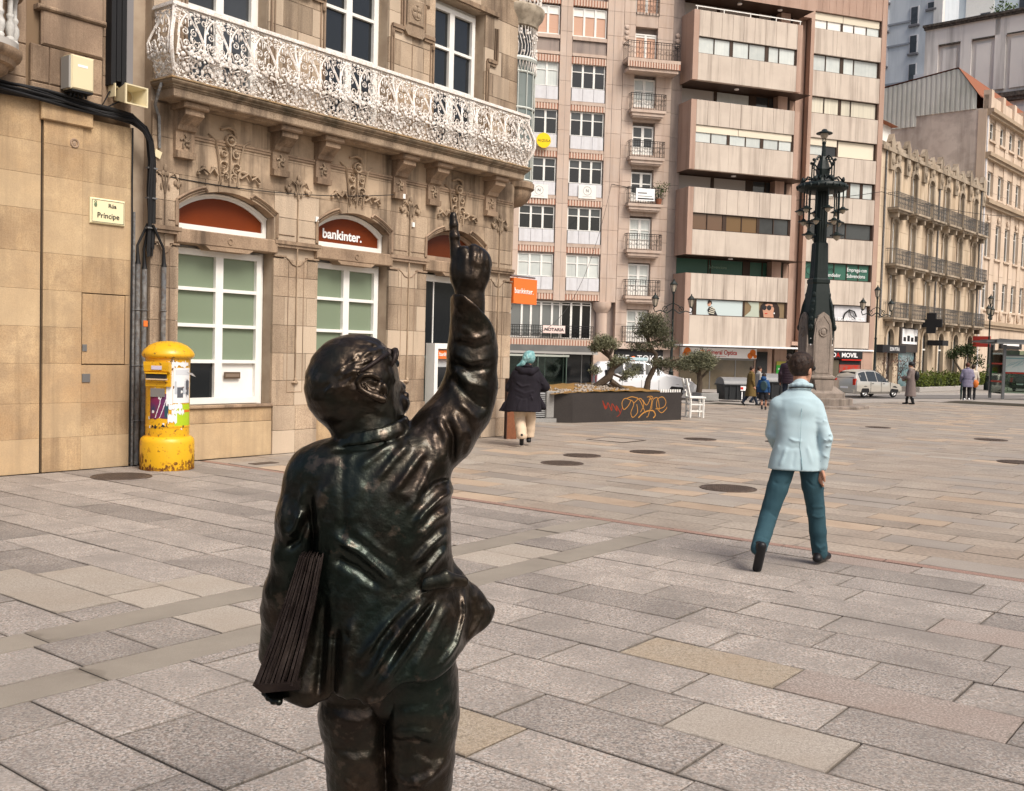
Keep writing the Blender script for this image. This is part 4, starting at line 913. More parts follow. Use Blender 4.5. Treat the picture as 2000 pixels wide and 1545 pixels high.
# ---------------------------------------------------------------- concrete block with projecting boxes
def optics():
    T = thing('office_block', 'beige and salmon concrete block with ribbon windows and projecting box balconies', 'building', NO, R(19.3))
    G = -.55
    w_ = MB(); w_.box(-.3,15.1,.9,16,G,30); w_.box(9.12,15.1,.32,.9,2.35,30)
    W_ = w_.build('wall', CONCP, T)
    MB().box(9.05,9.32,-.02,.4,2.3,30).build('pilaster', CONCP, W_); MB().box(14.72,15.12,-.02,.4,2.3,30).build('pilaster', CONCP, W_)
    MB().box(8.4,9.03,.55,.95,2.3,30).build('slot', CONCP, W_); MB().box(8.42,9.03,-.1,.5,2.5,2.75).build('slot_sill', CONCP, W_)
    tops = [24.70,21.95,19.17,16.43,13.69,10.90,8.17,5.36]; bots = [23.62,20.85,18.06,15.28,12.61,9.82,7.01,4.23]
    # concrete spandrels, board by board
    def spandrel(x0, x1, z0, z1, y, n, name='concrete_panel', m=CONC, dep=.3, top=True):
        for i in range(n):
            a = x0+(x1-x0)*i/n; c = x0+(x1-x0)*(i+1)/n
            MB().bbox(a+.004, c-.004, y, y+dep, z0, z1, .008).build(name, m, W_)
    for k in range(8):
        zt = bots[k]; zb = tops[k+1] if k < 7 else 2.42
        spandrel(9.33,14.71,zb,zt-.02,0,3)
    spandrel(9.33,14.71,24.72,30,0,10,m=CONCP)
    G1, G2, GD, GR_ = MATS['curtained_glass'], LACE, GLASSV, M('teal_advert_film', (.045,.13,.095), .3)
    sets = [ # per storey: (x fractions of bars, panes, blinds)
        ([.2,.41,.43,.60,.79], [WHITE,WHITE,None,WHITE,WHITE,CURTAIN], .45), ([.2,.42,.46,.62], [CURTAIN,CURTAIN,None,CURTAIN,CURTAIN], 0), ([.2,.42,.45,.6], [LACE,LACE,None,LACE,LACE], 0),
        ([.22,.41,.43], [CURTAIN,DARKGLASS,None,SHUT_C], .0), ([.22,.40,.44,.6,.64,.8,.83], [CURTAIN,CURTAIN,None,CURTAIN,None,CURTAIN,None,CURTAIN], 0), ([.22,.42,.44,.6], [GLASSV]*6, 0), ([.25,.45,.64,.82], [GR_]*6, 0), ([.24,.44,.47], [CURTAIN,CURTAIN,None,WHITEP], 0)]
    def strip(x0, x1, z0, z1, y, fr, gl, blind=0, par=T, label=None):
        f = MB(); wd = .05
        f.box(x0,x0+wd,y,y+.1,z0,z1).box(x1-wd*2.2,x1,y,y+.1,z0,z1).box(x0,x1,y,y+.1,z0,z0+wd).box(x0,x1,y,y+.1,z1-wd,z1)
        xs = [x0+(x1-x0)*q for q in fr]
        for q in xs: f.box(q-.03,q+.03,y+.003,y+.097,z0+wd,z1-wd)
        for a, c, g in zip([x0]+xs, xs+[x1], gl+[gl[-1]]*9):
            if g is None: f.box(a,c,y+.01,y+.09,z0+wd,z1-wd)
        o = f.build('window', FRAMEB, par, label=label)
        for a, c, g in zip([x0+wd-.03]+xs, xs+[x1-wd*2.2+.03], gl+[gl[-1]]*9):
            if g is not None: MB().box(a+.03,c-.03,y+.05,y+.06,z0+wd,z1-wd).build('pane', g, o)
        if blind: 
            m_ = x0+(x1-x0)*.43
            for a, c in ((x0+.05,m_-.02),(m_+.02,x1-.12)): MB().box(a,c,y-.02,y+.045,z1-(z1-z0)*blind,z1-.02).build('blind', SHUT_C, o)
        MB().box(x0,x1,y+.1,y+.3,z0,z1).build('window_backing', FRAMEB, o)
        return o
    for k in range(8): strip(9.33,14.71,bots[k],tops[k],.16,*sets[k])
    MB().box(9.40,11.5,.1,.2,15.95,16.4).build('blind', SHUT_C, T)
    # two printed panes on the advert storey, and posters
    text('advert_lettering', 'Emprego con', .36, SIGNW, T, (12.75,.12,7.66), xs=.85); text('advert_lettering', 'Subvencions', .36, SIGNW, T, (12.75,.12,7.24), xs=.85)
    text('advert_lettering', 'Emprendedor', .36, SIGNW, T, (10.6,.12,7.24), xs=.82); text('advert_lettering', 'Consultoria', .36, INK, T, (10.3,.12,7.66), xs=.85)
    m = MB(); m.torus((9.75,.12,7.6), .28, .02, 'y', 20, 4); m.build('advert_ring', INK, T)
    text('poster_lettering', 'DO BARROTALLER', .32, SIGNW, T, (12.2,.12,4.3), xs=.8, bold=.01)
    m = MB(); m.tube([(12.6,.12,4.4),(12.75,.12,4.8),(13.1,.12,5.05),(13.5,.12,4.95),(13.7,.12,4.6)], .05, 5); m.tube([(13.1,.12,5.05),(13.2,.12,4.7),(13.6,.12,4.45)], .035, 5); m.build('poster_figure', INK, T)
    # four projecting boxes
    bz = [(18.8,23.08,21.49,20.45),(13.28,17.58,16.05,14.95),(7.98,12.18,10.60,9.54),(2.35,6.82,5.24,4.18)]
    bs = [([.16,.32,.345,.51,.68,.71,.82], [CURTAIN,CURTAIN,None,CURTAIN,CURTAIN,None,CURTAIN,CURTAIN], 0), ([.16,.325,.345,.51,.665,.69,.85], [CURTAIN]*2+[None]+[CURTAIN]*2+[None]+[CURTAIN]*2, .4), ([.15,.31,.34,.5,.66,.68,.83], [M('bronze_glass', (.13,.075,.045), .15, spec=.6)]*2+[None]+[M('amber_glass', (.16,.10,.05), .2)]*2+[None]+[GLASSV]*2, 0), ([.04,.07,.55,.56], [WHITEP,None,M('pale_blue_poster', (.50,.58,.58), .4),None,M('olive_poster', (.21,.15,.085), .4)], 0)]
    for k, (z0, z1, wt, wb) in enumerate(bz):
        b_ = sub('projecting_box', T)
        MB().box(-.50,7.36,-1.2,.9,z0,z1).build('box_core', CONCP, b_)
        MB().box(-.52,-.14,-1.5,-1.19,z0,z1).build('box_pilaster', CONCP, b_); MB().box(7.02,7.38,-1.5,-1.19,z0,z1).build('box_pilaster', CONCP, b_)
        for i in range(9):
            a = -.135+7.15*i/9; MB().bbox(a+.006,a+7.15/9-.006,-1.5,-1.19,wt,z1,.01).build('concrete_panel', CONC, b_)
        for i in range(3):
            a = -.135+7.15*i/3; MB().bbox(a+.003,a+7.15/3-.003,-1.5,-1.19,z0,wb,.006).build('concrete_panel', CONC, b_)
        strip(-.135,7.015,wb,wt,-1.40,*bs[k],par=b_)
        if k == 0:
            g = MB(); g.box(-.4,7.3,-1.42,-1.38,z1+.22,z1+.28)
            for x in (-.3,1.6,3.5,5.4,7.2): g.box(x,x+.05,-1.42,-1.38,z1,z1+.24)
            g.build('box_railing', WHITE, b_)
        # recessed storey above the box
        zt = bz[k-1][0] if k else 24.2
        MB().box(-.35,9.0,.60,.92,z1-.3,zt).build('recess_wall', CONCP, b_)
        wn = strip(-.25,7.9,z1-.3 if k != 3 else z1-.05,zt-.02,.42,[.30,.32,.62,.68,.8], ([SHUT_G,None,SHUT_G,None,SHUT_G,GLASSV] if k == 0 else [SHUT_G,None,SHUT_G if k==2 else CURTAIN,None,GLASSV,GLASSV]) if k < 3 else [GR_,GR_,GR_,None,GR_,GR_], par=b_)
        MB().box(6.6,7.3,-.2,.4,z1-.5,zt-.01).build('recess_pier', CONCP, b_)
        MB().box(-.5,8.4,-1.19,.9,zt-.001,zt+.001).build('soffit', FRAMEB, b_)
        l = MB(); l.lathe([(.14,0),(.16,.05),(.14,.08)], (3.2,-.6,zt-.09), n=12); l.build('ceiling_lamp', SIGNW, b_)
        if k == 0: l = MB(); l.lathe([(.14,0),(.16,.05),(.14,.08)], (6.2,-.6,zt-.09), n=12); l.build('ceiling_lamp', SIGNW, b_)
    text('advert_lettering', 'Subvencions', .30, M('pale_green_print', (.25,.4,.3), .4), T, (2.2,.40,7.35), xs=.9)
    MB().box(-.5,7.4,-1.2,.9,24.2,30).build('upper_storeys', CONCP, T); MB().box(7.4,9.05,-.02,.9,24.2,30).build('upper_storeys', CONCP, T)
    # posters on the lowest ribbon: a walker in stripes, a face with round dark glasses
    skin = M('printed_skin', (.50,.27,.18), .5); hair = M('printed_dark_hair', (.03,.018,.014), .5)
    y = -1.37
    p = MB(); p.prism([(1.35,4.22),(1.2,4.55),(1.3,4.72),(1.5,4.80),(1.72,4.62),(1.9,4.3),(1.95,4.22)], y, y+.01); o = p.build('poster_coat', INK, T)
    q = MB(); [q.prism([(1.28+.05*i,4.36+.12*i),(1.7+.02*i,4.30+.1*i),(1.68+.02*i,4.36+.1*i),(1.27+.05*i,4.42+.12*i)], y-.006, y-.001) for i in range(4)]; q.build('poster_stripes', M('printed_cream', (.55,.52,.42), .5), T)
    q = MB(); q.prism([(1.32+.13*math.cos(a), 4.95+.17*math.sin(a)) for a in [i*math.pi/8 for i in range(16)]], y, y+.01); q.build('poster_face', skin, T)
    q = MB(); q.prism([(1.2,5.02),(1.22,5.14),(1.35,5.18),(1.5,5.1),(1.52,4.95),(1.46,4.92),(1.42,5.03)], y-.005, y-.001); q.prism([(1.19,4.95),(1.33,4.96),(1.33,5.02),(1.19,5.02)], y-.01, y-.006); q.build('poster_hair', hair, T)
    q = MB(); q.prism([(3.9,4.23),(4.35,4.6),(4.4,4.9),(4.1,5.19),(4.95,5.19),(5.0,4.23)], y, y+.008); q.build('poster_print', M('printed_sage', (.42,.46,.38), .5), T)
    q = MB(); q.prism([(5.1,4.23),(5.0,4.6),(5.1,5.0),(5.35,5.19),(6.3,5.19),(6.5,4.9),(6.55,4.4),(6.5,4.23)], y-.003, y+.006); q.build('poster_hair', hair, T)
    q = MB(); q.prism([(5.35,4.23),(5.3,4.5),(5.25,4.72),(5.35,5.0),(5.6,5.12),(5.95,5.1),(6.1,4.8),(6.05,4.5),(6.1,4.23)], y-.008, y-.004); q.build('poster_face', skin, T)
    q = MB(); [q.prism([(cx+.17*math.cos(i*math.pi/8), 4.86+.17*math.sin(i*math.pi/8)) for i in range(16)], y-.014, y-.009) for cx in (5.36,5.72)]; q.prism([(5.36,4.9),(6.1,4.92),(6.1,4.96),(5.36,4.95)], y-.013, y-.009); q.build('poster_sunglasses', INK, T)
    MB().prism([(5.40,4.50),(5.62,4.52),(5.6,4.46),(5.45,4.44)], y-.013, y-.009).build('poster_lips', REDINK, T); MB().prism([(6.12+.05*math.cos(i*.8),4.52+.05*math.sin(i*.8)) for i in range(8)], y-.013, y-.009).build('poster_earring', SIGNW, T)
    # ground floor: ledge, shops
    MB().box(-.5,15.12,-1.55,.3,2.36,2.46).build('ledge', WHITE, T) if False else None
    MB().box(-.55,9.05,-1.56,.4,2.24,2.345).build('ledge', SIGNW, T); MB().box(9.05,15.15,-.10,.4,2.24,2.345).build('ledge', SIGNW, T)
    MB().box(-.5,15.1,1.2,1.3,G,2.24).build('shop_back', M('dim_shop_interior', (.10,.08,.055), .7, 0, [(1.5,(.30,.22,.12),.6,.12),(5,(.04,.035,.03),.5,.2)]), T)
    for x0, x1, y0 in ((5.65,7.0,0),(7.25,8.2,.1),(8.95,9.4,0),(11.2,11.5,0),(14.15,15.1,0),(-.45,.05,0)): stones(W_, x0, x1, [G,.4,1.3,2.23], 3, CONCP, y=y0, dep=.6, name='stone_pier')
    s = sub('optician_shop', T)
    MB().bbox(.08,5.63,-.32,.1,1.52,2.18,.03).build('shop_fascia', SIGNW, s); text('shop_lettering', 'General Optica', .42, REDINK, s, (1.85,-.335,1.75), xs=.86, bold=.006)
    MB().box(1.85,3.3,-.33,-.322,1.62,1.64).build('printed_line', REDINK, s)
    q = MB()
    for cx, cz, r in ((1.52,1.86,.19),(.45,1.9,.26),(.25,1.72,.16),(.62,1.66,.14),(5.3,1.92,.22),(5.1,1.72,.2),(5.48,1.68,.13)): q.prism([(cx+r*math.cos(i*math.pi/8), cz+r*math.sin(i*math.pi/8)) for i in range(16)], -.335, -.323)
    q.build('shop_emblem', M('orange_print', (.62,.16,.02), .5), s)
    f = MB(); f.box(.1,5.6,.0,.06,1.40,1.5).box(2.3,2.36,0,.06,G,1.4).box(4.2,4.26,0,.06,G,1.4); f.build('shop_frame', GREYMET, s)
    MB().box(.1,5.6,.02,.04,G+.02,1.40).build('shop_glass', M('clear_shop_glass', (.10,.085,.06), .08, spec=.6, noise=[(1.1,(.22,.17,.11),.4,.25)]), s)
    s = sub('phone_shop', T)
    MB().bbox(11.5,14.1,-.22,.1,1.68,2.22,.03).build('shop_fascia', INK, s); text('shop_lettering', 'D', .42, SIGNW, s, (11.6,-.235,1.8), bold=.01); text('shop_lettering', 'A', .42, REDINK, s, (11.92,-.235,1.8), bold=.01); text('shop_lettering', 'MOVIL', .42, SIGNW, s, (12.35,-.235,1.8), bold=.012, xs=1.05)
    MB().box(12.4,14.0,-.21,.0,1.58,1.66).build('red_strip', REDINK, s); MB().box(12.35,14.05,-.05,.0,1.3,1.57).build('black_panel', INK, s); MB().box(12.35,14.05,-.04,.0,.0,1.29).build('red_shutter', M('red_display', (.42,.03,.015), .5, 0, [(4,(.15,.12,.1),.6,.12)]), s)
    MB().box(11.5,12.3,-.03,.0,G,1.6).build('shop_glass', MATS['clear_shop_glass'], s); MB().box(12.35,14.05,-.03,.0,G,-.01).build('shop_base', WHITEP, s)
    MB().box(8.25,8.9,.2,.3,G,2.2).build('dark_door', DARKGLASS, T); MB().box(5.75,6.6,-.08,-.02,G,2.0).build('dark_door', DARKGLASS, T)
    gp = sub('green_notice', T, (7.72,-.02,0)); MB().box(-.38,.38,-.03,0,.15,1.15).build('notice_board', M('bright_green_board', (.05,.42,.06), .5), gp)
    MB().box(-.38,.38,-.035,0,1.15,1.4).build('notice_top', M('olive_yellow_board', (.36,.33,.06), .5), gp); [MB().box(-.26,.26,-.036,-.031,z,z+.09).build('printed_line', SIGNW, gp) for z in (.85,.32)]
optics()

# ---------------------------------------------------------------- the two stone houses up the street on the right
YO = (26.54, 73, 0)
def ochre():
    T = thing('ochre_house', 'ochre stone terrace house with rows of small iron balconies and a crested parapet', 'building', YO, R(49))
    G = -.55
    W_ = MB().box(-2.6,20.2,.35,14,G,16.6).build('wall', OCHRE, T)
    cx = [.55+3.53*k for k in range(6)]
    # wall strips between window columns, in courses
    ed = [-2.6]+[v for x in cx for v in (x-.5,x+.5)]+[20.2]
    for i in range(0, len(ed), 2):
        stones(W_, ed[i], ed[i+1], [4.7,5.9,7.1,8.45,9.6,10.9,12.35,13.6,15.0,16.4], 4, OCHRE, y=0, dep=.4, gap=.012, jit=.004, name='stone_course')
    iron = M('grey_wrought_iron', (.10,.095,.09), .6)
    rail = iron_rail(2.9,1.05,.75,iron,.15).mesh('railing', iron)
    sl = MB(); sl.box(0,2.9,-.8,.05,-.14,0).box(.15,2.75,-.65,.05,-.28,-.14).box(.45,.7,-.6,.05,-.62,-.28).box(2.2,2.45,-.6,.05,-.62,-.28); sl = sl.mesh('balcony_slab', OCHRE_D)
    for k, x in enumerate(cx):
        for f, (z0, zt, ar) in enumerate(((4.7,7.75,0),(8.45,11.72,1),(12.35,15.4,1))):
            gl = GLASSV if (k+f) % 3 else DARKGLASS
            window(T, x-.48, x+.48, z0, zt-(.3 if ar else 0), .22, [x], [z0+.9,z0+1.7,zt-.75], lambda i, j, gl=gl: WHITE if j == 0 else gl, fw=.07, mw=.05)
            s = MB()
            s.box(x-.72,x-.5,-.08,.1,z0,zt-.25).box(x+.5,x+.72,-.08,.1,z0,zt-.25)
            if ar:
                n = 8; o_ = [(x+.75*math.cos(math.pi*i/n), zt-.3+.55*math.sin(math.pi*i/n)) for i in range(n+1)]; i_ = [(x+.5*math.cos(math.pi*i/n), zt-.3+.30*math.sin(math.pi*i/n)) for i in range(n+1)]
                for i in range(n): s.prism([o_[i],o_[i+1],i_[i+1],i_[i]], -.12, .1)
                s.prism(i_, .1, .2)
                if f == 2: s.prism([(x-.42,zt+.2),(x+.42,zt+.2),(x+.36,zt+1.5),(x,zt+1.8),(x-.36,zt+1.5)], -.12, .12); s.ball((x,-.14,zt+.6), (.3,.12,.3), 8, 5); s.box(x-.5,x+.5,-.18,.1,zt+1.05,zt+1.2)
            else: s.box(x-.8,x+.8,-.12,.1,zt,zt+.22)
            MB().box(x-.5,x+.5,.02,.36,zt+(.02 if ar else .22),(8.3,12.2,16.4)[f]).build('stone_course', OCHRE, W_)
            s.build('window_surround', OCHRE_D, W_)
            b_ = link('balcony', sl, T, loc=(x-1.45,0,z0)); link('railing', rail, b_)
    p = MB(); p.box(-2.6,20.2,-.25,.3,16.2,16.45).box(-2.6,20.2,-.1,.25,16.45,16.75)
    for k, x in enumerate([-.7]+[x+1.76 for x in cx]): p.box(x-.35,x+.35,-.2,.2,15.0,16.9); p.prism([(x-.4,16.9),(x+.4,16.9),(x,17.5)], -.2, .2); p.ball((x,-.2,15.6), (.22,.15,.3), 7, 5)
    p.build('parapet', OCHRE_D, T)
    [MB().tube([(x,-.08,4.6),(x,-.08,16.2)], .07, 6).build('drain_pipe', PIPE, T) for x in (-1.6,9.3,19.6)]
    # ground floor arches
    for i, x in enumerate(cx):
        a, c = x-.75, x+.75
        if i == 1: continue
        n = 8; A = [(x+.62*math.cos(math.pi*i_/n), 3.3+.62*math.sin(math.pi*i_/n)) for i_ in range(n+1)]
        MB().prism([(x-.62,G),(x+.62,G)]+A, .18, .28).build('arched_door', DARKGLASS if i < 3 else GLASSV, T)
        s = MB(); s.box(x-.62,x+.62,.12,.18,2.5,2.62).box(x-.03,x+.03,.12,.18,G,3.9); s.build('door_frame', WHITE, T)
        s = MB(); o_ = [(x+.85*math.cos(math.pi*i_/n), 3.3+.85*math.sin(math.pi*i_/n)) for i_ in range(n+1)]
        for i_ in range(n): s.prism([o_[i_],o_[i_+1],A[i_+1],A[i_]], -.08, .2)
        s.box(x-.85,x-.62,-.08,.2,G,3.3).box(x+.62,x+.85,-.08,.2,G,3.3); s.build('arch_surround', OCHRE, W_)
        n2 = 6; 
        MB().prism([(x-.85,3.3)]+[(x+.86*math.cos(math.pi-math.pi*i_/12), 3.3+.86*math.sin(math.pi-math.pi*i_/12)) for i_ in range(13)]+[(x+1.0,3.3),(x+1.0,4.65),(x-1.0,4.65),(x-1.0,3.3)], .0, .34).build('arch_spandrel', OCHRE, W_)
    for i in range(7):
        a = [-2.6]+[x+1.0 for x in cx]; c = [x-1.0 for x in cx]+[20.2]
        if i in (1,2): 
            continue
        stones(W_, a[i], c[i], [G,.9,2.2,3.4,4.65], 3, OCHRE, y=0, dep=.4, name='stone_course')
    stones(W_, 1.4, 2.3, [G,.9,2.2,3.4,4.65], 3, OCHRE, y=0, dep=.4, name='stone_course'); stones(W_, 5.9, 6.6, [G,.9,2.2,3.4,4.65], 3, OCHRE, y=0, dep=.4, name='stone_course')
    s = sub('chemist_shop', T); MB().box(2.3,5.9,-.12,.3,2.3,4.6).build('shop_fascia', M('dark_bronze_fascia', (.06,.05,.045), .5), s); MB().box(2.6,5.6,-.16,-.12,2.9,4.0).build('shop_sign', SIGNW, s); [MB().box(2.8+.75*i,3.3+.75*i,-.175,-.161,3.1,3.1+.3+.12*(i%2)).build('printed_mark', INK, s) for i in range(4)]
    MB().box(2.35,5.85,.1,.2,G,2.3).build('shop_glass', M('teal_shop_glass', (.14,.24,.26), .12, spec=.6, noise=[(1.5,(.35,.4,.42),.6,.12)]), s); MB().box(2.3,2.42,0,.2,G,2.3).box(5.78,5.9,0,.2,G,2.3).build('shop_frame', INK, s)
    MB().box(-2.2,2.2,-.6,.0,2.2,2.75).build('awning_sign', INK, T); text('shop_lettering', 'EON PTRA', .38, SIGNW, T, (-.9,-.61,2.34))
    MB().box(8.1,9.4,-1.2,-.05,2.9,3.3).build('hanging_sign', INK, T); MB().box(18.6,18.7,-1.6,-.2,3.0,3.9).build('red_hanging_sign', M('faded_red_sign', (.45,.05,.04), .5), T)
    c = sub('pharmacy_cross', T, (5.3,-1.25,4.5)); m = MB(); m.box(-.08,.08,-.33,.33,-.75,.75).box(-.078,.078,-.78,-.33,-.3,.3).box(-.078,.078,.33,.78,-.3,.3); m.build('cross_body', INK, c); MB().box(-.03,.03,.2,1.25,-.05,.05).build('cross_bracket', INK, c)
    # white attic storeys with tiled roofs, set back
    for x0, x1, y0, zt in ((-2.5,3.2,1.6,18.9),(9.5,15.5,2.2,17.9)):
        a = sub('attic', T); MB().box(x0,x1,y0,9,16.4,zt).build('attic_wall', WHITE, a)
        MB().prismx([(y0-.5,zt-.05),(y0+3.6,zt+1.1),(9.3,zt-.05)], x0-.3, x1+.3).build('attic_roof', TILE_R, a); MB().box((x0+x1)/2-.6,(x0+x1)/2+.6,y0-.03,y0,zt-1.5,zt-1.0).build('attic_window', DARKGLASS, a)
ochre()

def cream():
    T = thing('cream_building', 'tall cream classical building beyond the ochre house with a bare side wall', 'building', YO, R(49))
    G = -.55; x0 = 20.25
    W_ = MB().box(x0,60,.4,24,G,23.4).build('wall', GABLE, T)
    cols = [22.0,25.0,27.75,30.5,33.3,36.1,38.9,41.7,44.5]
    rows = [(20.9,22.5,.72),(16.1,18.25,.85),(10.9,13.9,.9),(6.4,8.9,.9)]
    ed = [x0]+[v for x in cols for v in (x-.8,x+.8)]+[52]
    for i in range(0,len(ed),2): stones(W_, ed[i], ed[i+1], [5.3,7.3,9.4,11.2,13.4,15.3,16.5,18,19.2,20.5,22,23.0], 3, CREAM, y=0, dep=.45, gap=.02, jit=.003, name='stone_course')
    for x in cols:
        zz = 5.3
        for z0, z1, hw in sorted(rows):
            MB().box(x-.8,x+.8,.08,.45,zz,z0).build('spandrel', CREAM, W_); zz = z1
            o = window(T, x-.8, x+.8, z0, z1, .25, [x], [z1-.75], lambda i, j: GLASSV, fw=.1, mw=.05); 
            o2 = MB().box(x-.95,x+.95,-.1,.3,z0-.2,z0-.03).build('sill', CREAM, o)
        MB().box(x-.8,x+.8,.08,.45,zz,23.0).build('spandrel', CREAM, W_)
        g = MB(); g.ball((x,-.02,14.3), (.25,.12,.3), 6, 4); g.ball((x-1.4,-.12,5.9), (.2,.2,.5), 6, 4); g.build('carved_boss', CREAM, W_)
    c = MB()
    for z, o in ((23.0,.55),(19.35,.45),(15.35,.5),(5.0,.35)): c.box(x0-.0,52,-o,.3,z,z+.32).box(x0,52,-o*.6,.3,z-.25,z)
    c.build('cornice', M('cream_cornice', (.40,.31,.22), .85, 0, [(.8,(.26,.2,.15),.6,.2)]), W_)
    p = MB(); p.box(x0,52,-.1,.3,23.32,24.5)
    for i in range(10): p.box(x0+3.4*i,x0+.7+3.4*i,-.3,.35,23.32,24.9)
    p.build('parapet', CREAM, T)
    MB().box(x0,52,-.05,.35,G,4.7).build('ground_storey', CREAM, T); [MB().box(x,x+2,-.1,-.04,G,3.6).build('shop_opening', DARKGLASS, T) for x in (23.3,)]
    MB().box(26.5,33,-.3,.1,3.0,3.9).build('shop_fascia', INK, T); MB().box(27,32,-.32,-.305,3.3,3.6).build('printed_line', SIGNW, T); MB().box(26.3,33.2,-.1,-.04,G,2.9).build('shop_opening', DARKGLASS, T)
    MB().tube([(x0+.15,-.05,0),(x0+.15,-.05,23)], .09, 6).build('drain_pipe', WHITEP, T)
    # corrugated cladding under the roof on the side wall: sheets
    gy = [(2.45,23.4),(2.45,27.0)]
    cm = MB(); n = 62; ya, yb = .9, 14.
    top = lambda y: 24.75+(y-.9)*1.45 if y < 2.5 else 27.05-(y-2.5)*.12
    bot = lambda y: 23.4 if y < 5.9 else 22.5
    for i in range(n):
        y0 = ya+(yb-ya)*i/n; y1 = ya+(yb-ya)*(i+1)/n; d = -.10 if i % 2 else -.04
        cm.add([(x0+d,y0,bot(y0+.01)),(x0+d,y1,bot(y0+.01)),(x0+d,y1,top(y1)),(x0+d,y0,top(y0)),(x0,y0,bot(y0+.01)),(x0,y1,bot(y0+.01)),(x0,y1,top(y1)),(x0,y0,top(y0))], [(0,1,2,3),(0,3,7,4),(1,5,6,2),(2,6,7,3),(0,4,5,1)])
    cm.build('corrugated_sheets', CORRU, T)
    r = MB(); r.add([(x0-.15,.5,24.3),(x0-.15,2.5,27.15),(52,2.5,27.15),(52,.5,24.3),(x0-.15,14,25.8),(52,14,25.8)], [(0,1,2,3),(1,4,5,2)]); r.build('roof', TILE_R, T)
    MB().box(x0+.02,52,1,24,23.4,23.6).build('attic_floor', GABLE, T); MB().box(x0-.05,x0,.0,.7,5,23.3).build('side_quoin', CREAM, T)
cream()

def grey_blocks():
    Tl = Matrix.Translation(Vector(YO)) @ Matrix.Rotation(R(49),4,'Z')
    T = thing('grey_party_wall', 'big pale grey blank building with recessed panels and mould-stained ledges', 'building', YO, R(49))
    x0 = 45.
    W_ = MB().box(x0+.3,75,-30,14.4,-.5,39.0).build('wall', GREYB, T)
    # pilasters and panels on the blank wall (local y runs along it)
    ys = [14.4,12.95,10.55,9.4,7.0,5.9,3.4,2.2,-.3,-1.5,-4.0,-5.2,-7.6,-8.8]
    for i in range(len(ys)-1):
        y1, y0 = ys[i], ys[i+1]
        if i % 2 == 0: MB().box(x0,x0+.35,y0,y1,31,38.6).build('pilaster', GREYB, W_)
        else:
            MB().box(x0,x0+.35,y0+.01,y1-.01,36.8 if i < 5 else 36.6,38.6).build('panel_head', GREYB, W_)
            MB().box(x0+.12,x0+.35,y0+.45,y1-.5,31,36.2).build('panel', GREYB, W_)
            MB().box(x0-.06,x0+.2,y0+.1,y1-.1,36.62,36.78).build('panel_ledge', DKSTAIN, W_)
    c = MB(); c.box(x0-.3,x0+.35,-30,14.5,38.6,38.85).box(x0-.45,x0+.35,-30,14.6,38.85,39.1); c.build('cornice', DKSTAIN, W_)
    c = MB(); c.box(x0-.35,x0+.35,-30,10.5,30.0,30.5).box(x0-.2,x0+.35,-30,10.5,29.6,30.0).box(x0-.15,x0+.35,-30,10.5,24.6,24.9); c.build('ledge', DKSTAIN, W_)
    for y0, y1 in ((5.6,9.6),(1.8,5.4),(-2,1.6),(-6,-2.2)): MB().box(x0+.1,x0+.35,y0,y1,25.2,28.9).build('panel', GREYB, W_)
    for y in (6.5,2.0): MB().box(x0,x0+.35,y,y+.5,36.8,39.1).build('pilaster', GREYB, W_)
    b = MB(); b.ball((x0,6.2,39.4), (.4,1.1,.5), 7, 5); leafy(T, 'weed', LEAFG, [((x0-.1,6.2,39.5),(.4,1.3,.5))], 120, .35, 9)
    # roof-top storeys in white and pale blue
    PB = M('pale_blue_cladding', (.55,.62,.66), .7)
    U = thing('rooftop_flats', 'white and pale blue rooftop flats set back above the grey blank wall', 'building', YO, R(49))
    MB().box(52,74,-20,13.2,38.5,52).build('wall', PB, U)
    for y0, y1, z0, z1 in ((9.3,12.4,39.1,46),(2.4,4.0,39.3,43),(-3,-1,39.3,43)): MB().box(51.9,52,y0,y1,z0,z1).build('white_bay', WHITE, U)
    for y, z, h in ((10.2,40,1.6),(6.1,40.4,2.0),(4.6,40.4,2.0),(1.2,40.4,2.0),(8.2,43.5,1.8)): 
        o = MB().box(51.85,51.93,y-.55,y+.55,z,z+h).build('window', GREYMET, U); MB().box(51.82,51.86,y-.48,y+.48,z+.07,z+h-.07).build('pane', GLASSV, o)
    # bluish tower
    V_ = thing('bluish_tower', 'bluish grey tower block with small windows behind the concrete block', 'building', YO, R(49))
    MB().box(75.3,95,24,45,-.5,70).build('wall', BLUEB, V_)
    s = MB(); [s.box(75.1,75.3,26.4,34,z,z+.25) for z in (46.6,49.7,41.2)]; s.build('ledge', M('tower_ledge', (.26,.28,.31), .8), V_)
    for y, z, h in ((26.9,45.2,2.6),(26.9,49.2,2.6),(26.9,41.2,2.6),(31.2,44,3),(31.2,49,3),(31.2,53,3),(24.6,51,1)): 
        o = MB().box(75.1,75.28,y-.6,y+.6,z,z+h).build('window', WHITEP, V_); MB().box(75.05,75.12,y-.45,y+.45,z+.12,z+h-.12).build('pane', GLASSV, o); MB().box(74.9,75.28,y-.75,y+.75,z-.25,z).build('sill', M('window_ledge', (.15,.15,.16), .8) if 'window_ledge' not in MATS else MATS['window_ledge'], o)
    MB().box(73.9,75.3,23.2,26.2,40.2,41.8).build('balcony', WHITEP, V_); MB().box(75.0,76,23.0,24.2,-.5,60).build('side_wing', GREYB, V_)
grey_blocks()
